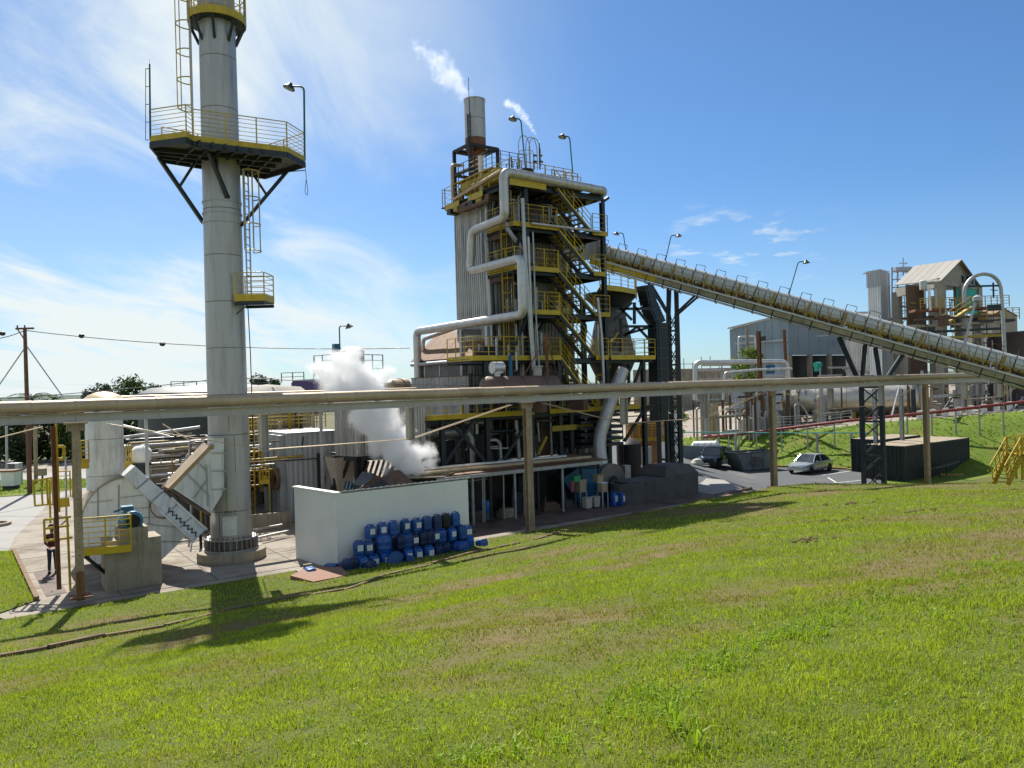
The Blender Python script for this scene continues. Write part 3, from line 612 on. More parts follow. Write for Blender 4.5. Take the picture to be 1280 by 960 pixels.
def lamp_pole(base, top, arm, label, name='floodlight_pole', hs=.2, gr='floodlight poles on the plant'):
    base, top = Vector(base), Vector(top); arm = Vector(arm).normalized(); up = (top-base).normalized()
    t = T(name, label, 'floodlight', base, gr)
    mb = MB(); pts = bend([base, top, top+arm*.42-up*.03], .2, 4); mb.tube(pts, .038, 6); t.part('pole', mb, m_green)
    c = top+arm*.52-up*.07; mb = MB(); s = arm.cross(up).normalized(); mb.lathe(c+up*.12, [(.05, .06), (.09, 0), (.24*hs/.2, -.16), (.24*hs/.2, -.19), (0, -.16)], 12, (up*1+arm*-.35).normalized())
    t.part('lamp_head', mb, m_dark)
    mb = MB(); mb.lathe(c+up*.12-(up-arm*.35).normalized()*.12, [(.17*hs/.2, -.06), (.12, -.10), (0, -.12)], 10, (up-arm*.35).normalized()); t.part('lamp_lens', mb, m_lamp)
    return t
# ================================================================== overhead pipe on its posts
cP = 24.0
def RL(t, z): return Vector((cP*(-547+190.4*t)/F+.0, cP*(1+.1405*t), z))
pz_, bz_ = 6.19, 5.83
pd = (RL(1, 0)-RL(0, 0)); plen = pd.length; pdir = pd.normalized(); pn = Vector((-pdir.y, pdir.x, 0))
th = T('overhead_pipe', 'long tan jacketed steam pipe running overhead across the whole yard on a grey steel beam', 'pipe', RL(0, 5.2))
sec = mesh_of('pipe_section', MB().tube([(0, 0, 0), (plen/5-.012, 0, 0)], .205, 20, False), m_tan)
bnd = mesh_of('joint_band', MB().tube([(-.03, 0, 0), (.02, 0, 0)], .212, 20, False), m_tan)
t = -2.0
while t < 14:
    p = RL(t, pz_+rg.uniform(-.006, .006)); th.inst('pipe_section', sec, frame(p, pdir+ZZ*rg.uniform(-.002, .002)))
    th.inst('joint_band', bnd, frame(p, pdir)); t += .2
bs_ = MB(); bs_.box((0, 0, 0), (plen*.998, .018, .25)); bs_.box((0, -.07, .13), (plen*.998, .16, .014)); bs_.box((0, -.07, -.13), (plen*.998, .16, .014))
bmsh = mesh_of('beam', bs_, m_beam)
for k in range(-2, 14):
    th.inst('support_beam', bmsh, frame(RL(k+.5, bz_)-pn*.12, pdir))
sadm = mesh_of('pipe_saddle', MB().box((0, 0, 0), (.12, .26, .05)), m_galv)
for k in range(-6, 43): p = RL(k/3+.1, 5.975); th.inst('pipe_saddle', sadm, frame(p, pdir))
rod = MB(); kp_ = []
for span in range(-1, 5):
    for s in (-1, 1):
        a = [RL(span*3+.15, 5.6), RL(span*3+1, 4.42), RL(span*3+2, 4.42), RL(span*3+2.85, 5.6)]
        rod.tube([p+pn*(s*.11-.08) for p in a], .015, 5)
    for j in (1, 2):
        mb = MB(); p = RL(span*3+j, 0)-pn*.08; mb.ibeam(p+ZZ*4.4, p+ZZ*5.68, .30, .26, .02); mb.box(p+ZZ*4.39, (.3, .36, .03), pdir, pn, ZZ)
        th.part('king_post', mb, m_beam)
th.part('tie_rods', rod, m_tan)
# a thinner second pipe beside it (shows where the big one ends on the right)
mb = MB(); mb.tube([RL(8.5, 6.25)+pn*.6, RL(13.5, 6.25)+pn*.6], .12, 10); th.part('thin_pipe', mb, m_alu)
m_post = M('tan_post_steel', (.37, .28, .175), .75, .1, .25, 2.5, .8, (.13, .06, .03), .15)
m_postr = M('rusty_orange_post_steel', (.26, .13, .05), .8, .1, .3, 2, .9, (.10, .04, .02), .2)
for t, zb, wd, lab, mt in ((0, .25, .225, 'leftmost tan steel post under the overhead pipe, rusting orange at its foot', m_postr),
                       (3, -.05, .30, 'tan steel post under the overhead pipe beside the white wall, standing in grass', m_post),
                       (6, .15, .31, 'tan steel post under the overhead pipe in front of the parked cars', m_post),
                       (9, -1.4, .34, 'tan steel post under the overhead pipe in front of the dark container', m_post)):
    b = RL(t, zb)-pn*.06; q = T('pipe_support_post', lab, 'post', b, 'posts carrying the overhead pipe')
    mb = MB(); s = wd/2-.02
    mb.ibeam(b, b+ZZ*(5.44-zb), wd, wd*.9, .025, up=pn); q.part('column', mb, m_post if t else m_post)
    if t == 0:
        mb = MB(); mb.box(b+ZZ*.35, (wd+.012, wd*.9+.012, .9), pdir, pn, ZZ); q.part('rusty_foot', mb, m_postr)
    mb = MB(); mb.box(b+ZZ*(5.66-zb), (.62, .40, .05), pdir, pn, ZZ); mb.box(b+ZZ*(5.53-zb), (.5, .16, .22), pdir, pn, ZZ); q.part('cap_plate', mb, m_post)
    mb = MB()
    for i in range(int((5.2-zb)/.25)):
        p = b+ZZ*(.3+i*.25)-pn*(wd*.45+.002); mb.cyl(p+pn*.01, p-pn*.008, .017, n=6)
    if t < 5: q.part('bolt_row', mb, m_black)
    mb = MB(); mb.box(b+ZZ*.02, (.6, .6, .05), pdir, pn, ZZ); q.part('base_plate', mb, m_rust)
# thin brown post close to the first one, and a blue-grey pipe stand
b = G(74, 737, .15); solo('thin_steel_post', 'thin brown rusty post just left of the leftmost pipe post', 'post', MB().ibeam(b, b+(W(66, 533, b.y)-b), .13, .13, .014), m_rust, b)
# ================================================================== the big flue stack
SX = G(290, 697); SY0 = SX.y; sc0 = Vector((SX.x, SX.y, 0))
th = T('flue_stack', 'tall silver grey flue stack with yellow railed platforms at left', 'chimney', sc0)
mb = MB(); mb.lathe(sc0, [(1.28, 0), (1.28, .34), (1.20, .38), (0, .38)], 40); th.part('concrete_plinth', mb, m_conc)
mb = MB(); mb.lathe(sc0, [(1.02, .38), (1.02, .43), (.80, .43)], 40); mb.lathe(sc0, [(.80, .80), (.98, .80), (.98, .84), (.80, .84)], 40)
for k in range(30):
    a = 2*math.pi*k/30; d = Vector((math.cos(a), math.sin(a), 0)); mb.box(sc0+d*.90+ZZ*.61, (.2, .02, .38), d, Vector((-d.y, d.x, 0)), ZZ)
th.part('base_ring', mb, m_galv)
mb = MB()
for k in range(30):
    a = 2*math.pi*(k+.5)/30; d = Vector((math.cos(a), math.sin(a), 0)); mb.cyl(sc0+d*.95+ZZ*.43, sc0+d*.95+ZZ*.95, .018, n=6)
th.part('anchor_bolts', mb, m_rust)
def rst(z): return .775-.0046*z
zs = [.43, 1.9, 3.35, 4.85, 6.4, 8.2, 10.0, 11.8, 13.1, 13.6, 15.6, 17.5, 19.5, 21.2, 23.2]
for a, b in zip(zs[:-1], zs[1:]):
    mb = MB(); mb.lathe(sc0, [(rst(a)-.035, a), (rst(a), a+.014), (rst(b), b-.014), (rst(b)-.035, b)], 48); th.part('shell_section', mb, m_stack)
mb = MB()
for z in (3.35, 13.1, 13.45, 13.9): mb = MB(); mb.lathe(sc0, [(rst(z)-.01, z-.03), (rst(z)+.03, z-.03), (rst(z)+.03, z+.03), (rst(z)-.01, z+.03)], 48); th.part('stiffener_ring', mb, m_stack)
# maker's plate: a curved white panel with faded black print above it
pa = math.atan2(-.95, .28)
def onst(a, z, off=.012): return sc0+Vector((math.cos(a), math.sin(a), 0))*(rst(z)+off)+ZZ*z
mb = MB(); vs = [onst(pa-.34+.68*i/8, z) for z in (1.0, 1.72) for i in range(9)]; mb.add(vs, [(i, i+1, 10+i, 9+i) for i in range(8)])
th.part('white_plate', mb, M('flaking_white_plate', (.62, .64, .58), .6, 0, .08, 3, .2, (.3, .28, .22), .05, spots=.6))
mb = MB()
for i in range(7):        # faded, unreadable letter remains
    a0 = pa-.33+.095*i
    for (x0, z0, x1, z1) in ((0, 0, .05, .02), (0, .1, .055, .12), (.0, .02, .012, .11), (.045, .04, .055, .1), (.015, .055, .05, .07)):
        if (i*3+int(x1*100)) % 5 == 0: continue
        mb.quad(onst(a0+x0, 1.83+z0, .006), onst(a0+x1, 1.83+z0, .006), onst(a0+x1, 1.83+z1, .006), onst(a0+x0, 1.83+z1, .006))
mb.quad(*[onst(pa-.34+.68*i/8, 1.79, .006) for i in range(9)], *[onst(pa-.34+.68*i/8, 1.805, .006) for i in range(8, -1, -1)])
th.part('faded_lettering', mb, m_black, fix=False)
mb = MB()           # vertical seams
for a, z0, z1 in ((pa-.1, 1.9, 3.35), (pa+.35, 3.35, 4.85), (pa-.5, .9, 1.9), (pa+.1, 5, 6.4)): mb.bar(onst(a, z0, 0), onst(a, z1, 0), .012)
th.part('weld_seam', mb, m_black)
# main platform
zp = 15.6
P_ = [G(x, y, zp) for x, y in ((188, 177), (233, 171), (241, 176), (359, 190), (381, 202), (331, 217), (203, 196))]
pf = T('stack_platform', 'large dark deck with yellow toe boards and pale railings bracketed round the tall stack', 'platform', sc0+ZZ*zp)
mb = MB(); mb.prism([p-ZZ*.03 for p in P_], ZZ*.035); pf.part('deck', mb, M('grey_deck_grating', (.16, .16, .15), .7, .3, .3, 8, .3))
cen = sum(P_, Vector())/len(P_)
mb = MB(); lp = P_+[P_[0]]; toe(mb, lp, .20, .035, .0); pf.part('toe_board', mb, m_yellow)
mb = MB(); rail(mb, lp[:7], 1.15, 1.3, 6, .02); pf.part('railing', mb, m_rail)
mb = MB()
for a, b in zip(lp[:-1], lp[1:]): mb.bar(a-ZZ*.13, b-ZZ*.13, .08, .20)
A_, B_, C_, D_ = P_[0], P_[2], P_[4], P_[6]
for i in range(1, 8): s = i/8; mb.bar(P_[6]*(1-s)+P_[5]*s-ZZ*.11, P_[1]*(1-s)+P_[3]*s-ZZ*.11, .07, .15)
for s in (.25, .5, .75): mb.bar(P_[0]*(1-s)+P_[1]*s*0+P_[6]*s-ZZ*.13, P_[4]*(1-s)+P_[3]*s*0+P_[5]*s*1-ZZ*.13 if False else P_[3]*(1-s)+P_[5]*s-ZZ*.13, .08, .16)
pf.part('joist', mb, m_dark)
mb = MB()
feet = [(onst(math.pi*1.02, 13.15, .02), P_[0]*.35+P_[6]*.65), (onst(-math.pi*.30, 14.0, .02), P_[2]*.5+cen*.5), (onst(math.pi*.02, 13.05, .02), P_[4]*.55+P_[5]*.45)]
for f, e in feet:
    e = e-ZZ*.2; mb.bar(f, e, .13, .13); m_ = f*.45+e*.55; tp = Vector((sc0.x, sc0.y, 0))+(Vector((e.x, e.y, 0))-Vector((sc0.x, sc0.y, 0)))*.42+ZZ*(zp-.2); mb.bar(m_, tp, .09, .09)
    mb.bar(Vector((sc0.x, sc0.y, f.z))+(f-Vector((sc0.x, sc0.y, f.z)))*.95, f, .2, .16)
f = feet[2][0]; pf.part('bracket', mb, m_dark)
mb = MB(); b = P_[0]+ZZ*.1; mb.cyl(b, W(187, 80, b.y), .035, .028, 8); tp = W(187, 80, b.y); mb.cyl(tp, tp+ZZ*.18, .008, .004, 4)
m2 = MB(); a = W(182, 175, b.y); e = W(182, 86, b.y); m2.tube([a, e], .012, 5)
for k in range(5): p = a+(e-a)*(k/4); m2.bar(p, p+Vector((.15, 0, 0)), .02)
q = T('antenna_mast', 'slim dark green mast with a side aerial at the left end of the stack platform', 'mast', b); q.part('mast_tube', mb, m_green); q.part('side_aerial', m2, m_green)
b = P_[4]+ZZ*.05; lamp_pole(b, W(380, 108, b.y), (-.95, -.25, 0), 'tall green floodlight pole on the right end of the stack platform', gr='floodlights on the stack')
mb = MB(); b = P_[4]+ZZ*-.15; mb.tube(bend([b, W(383, 222, b.y), W(381, 240, b.y), W(384, 245, b.y), W(385, 238, b.y), W(383, 225, b.y)], .1), .012, 5); mb.bar(b-ZZ*.2, W(330, 217, P_[5].y), .03)
solo('hanging_cable', 'thin loop of cable dangling below the right end of the stack platform', 'cable', mb, m_insul, b)
# upper platform ring
zu = 6.5+(490-17)*SY0/F-.4
q = T('upper_stack_platform', 'small round yellow rimmed platform near the stack top at the upper photo edge', 'platform', sc0+ZZ*zu)
mb = MB(); mb.lathe(sc0+ZZ*zu, [(rst(zu)+.01, 0), (1.05, 0), (1.05, -.05), (rst(zu)+.01, -.05)], 24); q.part('deck', mb, m_dark)
mb = MB(); mb.lathe(sc0+ZZ*zu, [(1.06, -.05), (1.09, -.05), (1.09, .24), (1.06, .24), (1.06, -.05)], 24); q.part('toe_board', mb, m_yellow)
mb = MB(); pts = [sc0+ZZ*zu+Vector((math.cos(a), math.sin(a), 0))*1.07 for a in [2*math.pi*k/20 for k in range(21)]]; rail(mb, pts, 1.15, .5, 4, .02); q.part('railing', mb, m_rail)
mb = MB()
for k in range(8):
    a = 2*math.pi*k/8+.2; d = Vector((math.cos(a), math.sin(a), 0)); mb.bar(sc0+d*rst(zu)+ZZ*(zu-.85), sc0+d*1.03+ZZ*(zu-.08), .07, .10)
q.part('bracket', mb, m_dark)
# ladders on the stack
q = T('caged_ladder', 'pale caged ladder climbing the upper stack left side above the large platform', 'ladder', W(231, 175, 29.6))
d = Vector((-.92, -.38, 0)).normalized(); lb = sc0+d*(rst(18)+.28); lb2 = Vector((lb.x, lb.y, 0))
mb = MB(); ladder(mb, lb2+ZZ*zp, lb2+ZZ*24, d, .40); q.part('ladder', mb, m_galv)
mb = MB(); cage(mb, lb2+ZZ*(zp+1.9), lb2+ZZ*24, d, .42, step=1.15); q.part('cage', mb, m_rail)
d = Vector((.98, -.1, 0)).normalized(); lb2 = sc0+d*(rst(10)+.28)
q = T('caged_ladder', 'rusty yellow caged ladder on the right side of the stack below the large platform', 'ladder', lb2+ZZ*9.6)
z0 = W(318, 378, lb2.y).z; z1 = W(305, 215, lb2.y).z; zc_ = W(318, 314, lb2.y).z
mb = MB(); ladder(mb, lb2+ZZ*z0, lb2+ZZ*z1, d, .36); q.part('ladder', mb, m_galv)
mb = MB(); cage(mb, lb2+ZZ*zc_, lb2+ZZ*z1, d, .4, step=.95); q.part('cage', mb, m_rail)
q = T('small_stack_platform', 'little yellow railed landing halfway up the right side of the stack', 'platform', lb2+ZZ*z0)
pp = [sc0+Vector(v)+ZZ*z0 for v in ((.62, -.62, 0), (1.75, -.62, 0), (1.75, .55, 0), (.62, .55, 0))]
mb = MB(); mb.prism([p-ZZ*.03 for p in pp], ZZ*.03); mb.bar(pp[0]-ZZ*.1, pp[1]-ZZ*.1, .06, .12); mb.bar(pp[2]-ZZ*.1, pp[3]-ZZ*.1, .06, .12); mb.bar(pp[1]-ZZ*.5-Vector((1.1, 0, 0)), pp[1]-ZZ*.1-Vector((.6, 0, 0)), .04); q.part('deck', mb, m_dark)
mb = MB(); toe(mb, pp, .26, .035); q.part('toe_board', mb, m_yellow)
mb = MB(); rail(mb, pp, 1.1, .9, 4, .02); q.part('railing', mb, m_rail)
mb = MB(); a = W(310, 385, lb2.y); mb.tube([a, W(313, 440, lb2.y), W(315, 500, lb2.y), W(317, 560, lb2.y)], .02, 5); solo('down_cable', 'dark cable running down beside the stack from the small landing', 'cable', mb, m_insul, a)
# yellow ladder tower right of stack foot
q = T('yellow_ladder', 'tall yellow caged ladder rising beside the right side of the stack foot', 'ladder', G(322, 655))
lb = G(319, 655); y_ = lb.y+.6; mb = MB(); p0 = W(316, 650, y_); p1 = W(314, 522, y_); dd_ = Vector((.9, -.4, 0))
ladder(mb, p0, p1, dd_, .34); q.part('ladder', mb, m_yellow)
mb = MB(); cage(mb, p0+(p1-p0)*.35, p1, dd_, .42, .02, .75); q.part('cage', mb, m_yellow)
mb = MB(); a = W(322, 604, y_); b = W(334, 604, y_); rail(mb, [a-V*.3, b-V*.3, b+V*.6], 1.1, .5, 3, .025); toe(mb, [a-V*.3, b-V*.3, b+V*.6], .2); mb.bar(b-V*.3, b-V*.3+(W(335, 575, y_)-b)*0-ZZ*1.4, .06); q.part('landing', mb, m_yellow)
# ================================================================== induced draught fan beside the stack
FY = 28.9
def FW(x, y, d=0.0): return W(x, y, FY)+V*d          # near face of the fan unit
th = T('draught_fan', 'big white steel centrifugal fan casing with weathered panels left of the stack', 'fan', G(165, 705))
def arcpts(cx, cy, r, a0, a1, n): return [(cx+r*math.cos(R(a0+(a1-a0)*i/n)), cy-r*math.sin(R(a0+(a1-a0)*i/n))) for i in range(n+1)]
prof = arcpts(163, 660, 63, 172, 12, 22)+[(238, 662), (222, 681), (203, 699), (186, 705), (118, 705), (101, 690)]
mb = MB(); mb.prism([FW(x, y) for x, y in prof], V*1.25); th.part('scroll_casing', mb, m_whitemetal)
mb = MB(); rim = [FW(x, y) for x, y in arcpts(163, 660, 63.8, 168, 20, 22)]
for a, b in zip(rim[:-1], rim[1:]): mb.quad(a-V*.06, b-V*.06, b+V*1.31, a+V*1.31)
m_ = mb; th.part('rim_strip', mb, m_tan)
mb = MB()
for a, b in (((148, 606), (148, 672)), ((186, 604), (186, 655)), ((102, 648), (220, 646)), ((112, 628), (140, 625)), ((148, 622), (186, 618)), ((186, 624), (212, 628)), ((184, 655), (238, 661)), ((186, 676), (226, 677)), ((122, 610), (122, 650)), ((148, 637), (186, 634))):
    mb.bar(FW(*a)-V*.02, FW(*b)-V*.02, .035, .03)
th.part('stiffener', mb, m_galv)
mb = MB(); c = FW(206, 631)-V*.03; mb.ring(c, .50, .022, 24, V); th.part('inspection_ring', mb, m_rust)
# inlet: vertical round duct with a domed cap above the overhead pipe
b = FW(137, 601)+V*1.0; r_ = 21.5*b.y/F
th = T('round_vertical_duct', 'fat pale vertical duct with a tan domed cap rising behind the overhead pipe at left', 'duct', b)
zt = W(133, 499, b.y).z
for i, (a, e) in enumerate(((b.z-.4, b.z+.15), (b.z+.15, b.z+1.55), (b.z+1.55, zt))):
    mb = MB(); mb.lathe(Vector((b.x, b.y, 0)), [(r_-.04, a), (r_, a+.015), (r_, e-.015), (r_-.04, e)], 32); th.part('duct_section', mb, m_whitemetal)
mb = MB(); mb.lathe(Vector((b.x, b.y, 0)), [(r_+.03, zt-.02), (r_+.03, zt+.03), (r_*.8, zt+.17), (r_*.4, zt+.27), (0, zt+.30)], 32); th.part('domed_cap', mb, m_tan)
# diagonal square duct with bellows between fan and stack
th = T('diagonal_duct', 'jointed square white duct with a zigzag linkage slanting down right of the fan', 'duct', FW(205, 650))
a = FW(160, 588, .15); e = FW(248, 668, .15); d = (e-a).normalized(); s = V.cross(d).normalized()
Lh = (e-a).length
for i in range(5):
    t0, t1 = i/5, (i+1)/5-.012; p, q = a+(e-a)*t0, a+(e-a)*t1; mb = MB(); mb.box((p+q)/2, ((q-p).length, .9, .52 if i < 3 else .62), d, V, s); th.part('duct_segment', mb, m_whitemetal)
    mb = MB(); mb.box(q, (.04, .96, .62 if i < 3 else .7), d, V, s); th.part('flange', mb, m_galv)
mb = MB()
for k in range(15):
    p = a+(e-a)*(.56+.027*k)-V*.47; q = a+(e-a)*(.56+.027*(k+1.3))-V*.47; u_ = s*(.15 if k % 2 else .0); v_ = s*(.0 if k % 2 else .15); mb.bar(p+u_, q+v_, .035, .03)
th.part('zigzag_linkage', mb, m_black)
mb = MB()
for o_ in (-.3, .3): mb.bar(a+(e-a)*.5-V*.5+s*o_, a+(e-a)*1.0-V*.5+s*o_, .05, .07)
th.part('linkage_frame', mb, m_whitemetal)
mb = MB(); p = FW(246, 690, .1); mb.bar(G(252, 697), W(250, 660, G(252, 697).y), .09); mb.box(G(252, 697), (.3, .3, .05)); th.part('prop_leg', mb, m_black)
# triangular transition duct from the fan into the stack
th = T('transition_duct', 'pale wedge shaped duct with cross bracing joining the fan to the stack', 'duct', FW(245, 640))
w1 = [(262, 561), (276, 561), (276, 618), (262, 641), (213, 609)]
mb = MB(); mb.prism([FW(x, y, -.15) for x, y in w1], V*1.1); th.part('duct_body', mb, m_whitemetal)
mb = MB(); p, q = FW(211, 611, .4), FW(264, 556, .4); dd_ = (q-p).normalized(); mb.box((p+q)/2, ((q-p).length, 1.2, .15), dd_, V, V.cross(dd_)); th.part('top_flange', mb, m_tan)
mb = MB(); p, q = FW(211, 612, .4), FW(262, 643, .4); dd_ = (q-p).normalized(); mb.box((p+q)/2, ((q-p).length, 1.2, .09), dd_, V, V.cross(dd_)); th.part('bottom_flange', mb, m_rustdk)
mb = MB()
for a, b in (((232, 592), (260, 620)), ((240, 622), (256, 600)), ((256, 580), (258, 632)), ((246, 578), (256, 588))): mb.bar(FW(*a)-V*.17, FW(*b)-V*.17, .05, .04)
th.part('cross_brace', mb, m_galv)
mb = MB(); mb.prism([FW(x, y, -.10) for x, y in ((266, 547), (279, 547), (279, 612), (266, 628))], V*.9); th.part('stack_collar', mb, m_whitemetal)
mb = MB()
for y in (546, 566, 588, 611): p, q = FW(263, y, .3), FW(282, y, .3); mb.box((p+q)/2-V*0, ((q-p).length, 1.0, .04), (q-p).normalized(), V, ZZ)
th.part('stiffener', mb, m_galv)
# motor on its concrete block
th = T('concrete_block', 'tall stained concrete plinth carrying the blue motor, left of the stack', 'plinth', G(168, 735))
BY = 25.9
def BW(x, y, d=0.0): return W(x, y, BY)+V*d
bz = BW(168, 674).z; p = BW(133, 700); q = BW(203, 700); wd = (q-p).length
mb = MB(); c = (p+q)/2; mb.box(Vector((c.x, c.y, bz/2-.1))+V*.6, (wd*.90, 1.2, bz+.2), U, V, ZZ); th.part('lower_block', mb, m_conc)
c = BW(168, 668); mb = MB(); mb.box(Vector((c.x, c.y, bz+.19))+V*.6, (.86, 1.1, .38), U, V, ZZ); th.part('upper_block', mb, m_conc)
th = T('electric_motor', 'round blue electric motor on the concrete plinth beside the fan', 'motor', BW(165, 661))
c = BW(167, 652)+V*.1; ax = V; rr = .335
mb = MB(); mb.lathe(c, [(0, -.02), (.22, -.02), (rr*.97, .02), (rr, .06), (rr, .95), (rr*.9, 1.0), (0, 1.02)], 28, ax); th.part('motor_body', mb, m_motor)
mb = MB()
for k in range(22):
    a = 2*math.pi*k/22; d = U*math.cos(a)+ZZ*math.sin(a); mb.box(c+d*(rr+.015)+V*.5, (.04, .78, .014), d, V, d.cross(V))
th.part('cooling_fins', mb, m_motor)
mb = MB(); mb.lathe(c, [(0, -.045), (.20, -.045), (.23, -.015)], 24, ax)
for k in range(12): a = 2*math.pi*k/12; d = U*math.cos(a)+ZZ*math.sin(a); mb.box(c+d*.13-V*.05, (.15, .012, .012), d, V, d.cross(V))
th.part('fan_cowl', mb, m_black)
mb = MB(); mb.box(c+V*.5-ZZ*(rr+.03)-U*.0, (.62, .8, .1), U, V, ZZ); th.part('motor_feet', mb, m_motor)
mb = MB(); mb.box(c+V*.5+ZZ*(rr+.07)-U*.1, (.36, .4, .14), U, V, ZZ); mb.tube([c+V*.3+ZZ*(rr+.1)-U*.25, c+V*.2+ZZ*(rr+.02)-U*.55], .04, 6); th.part('terminal_box', mb, m_motor)
# service platform in front of the fan
th = T('fan_platform', 'yellow railed service platform left of the blue motor', 'platform', BW(128, 690))
pz2 = BW(128, 689).z; a = W(100, 691, 25.0); b = W(156, 684, 25.0); pz2 = a.z; a = Vector((a.x, a.y, pz2)); b = a+Vector((.93, .37, 0))*1.5
mb = MB(); mb.prism([a, b, b+V*.75, a+V*.9], ZZ*.04); th.part('deck', mb, m_worn if 'm_worn' in globals() else m_yellowold)
mb = MB(); toe(mb, [a+V*.9, a, b, b+V*.7], .24, .04, -.12); th.part('toe_board', mb, m_yellow)
mb = MB(); rail(mb, [a+V*.9, a, b, b+V*.7], 1.1, .75, 5, .024); th.part('railing', mb, m_yellow)
mb = MB(); mb.bar(a+ZZ*-.15+U*.15, BW(135, 719), .09); mb.bar(a+ZZ*-.15+U*.25, G(103, 700)+ZZ*.1, .05); th.part('brace', mb, m_dark)
# yellow ladder cage and gate frames further left
th = T('yellow_access_ladder', 'yellow ladder tower and guard frames behind the leftmost pipe post', 'ladder', G(88, 738))
AY = 25.6; mb = MB()
def AW(x, y, d=0.0): return W(x, y, AY)+V*d
for a, b in (((84, 648), (88, 738)), ((70, 530), (74, 640)), ((55, 650), (56, 676)), ((55, 650), (88, 646)), ((56, 676), (90, 672)), ((55, 661), (86, 657)), ((68, 650), (69, 676))): mb.bar(AW(*a), AW(*b), .07, .07)
th.part('ladder_guard', mb, m_yellow)
mb = MB()
for a, b in (((45, 605), (47, 637)), ((45, 605), (69, 601)), ((47, 637), (71, 635)), ((69, 601), (71, 637)), ((55, 604), (57, 637)), ((62, 603), (64, 636)), ((66, 604), (67, 660))): mb.bar(AW(*a, 1.2), AW(*b, 1.2), .06, .06)
th.part('gate_frame', mb, m_yellow)
mb = MB()
for a, b in (((71, 559), (82, 559)), ((72, 575), (82, 575)), ((71, 559), (72, 575)), ((82, 559), (82, 575))): mb.bar(AW(*a, .5), AW(*b, .5), .09, .09)
th.part('sign_frame', mb, m_yellow)
mb = MB(); mb.bar(AW(97, 558, 1.4), AW(97, 628, 1.4), .05); mb.bar(AW(98, 584, 1.4), AW(118, 583, 1.4), .03, .34); rail(mb, [AW(98, 582, 1.4), AW(118, 581, 1.4)], .75, .3, 4, .02); mb.bar(AW(72, 631, .4), AW(88, 629, .4), .04, .30); rail(mb, [AW(76, 626, .9), AW(92, 625, .9)], .9, .3, 3, .02); th.part('upper_landing', mb, m_yellow)
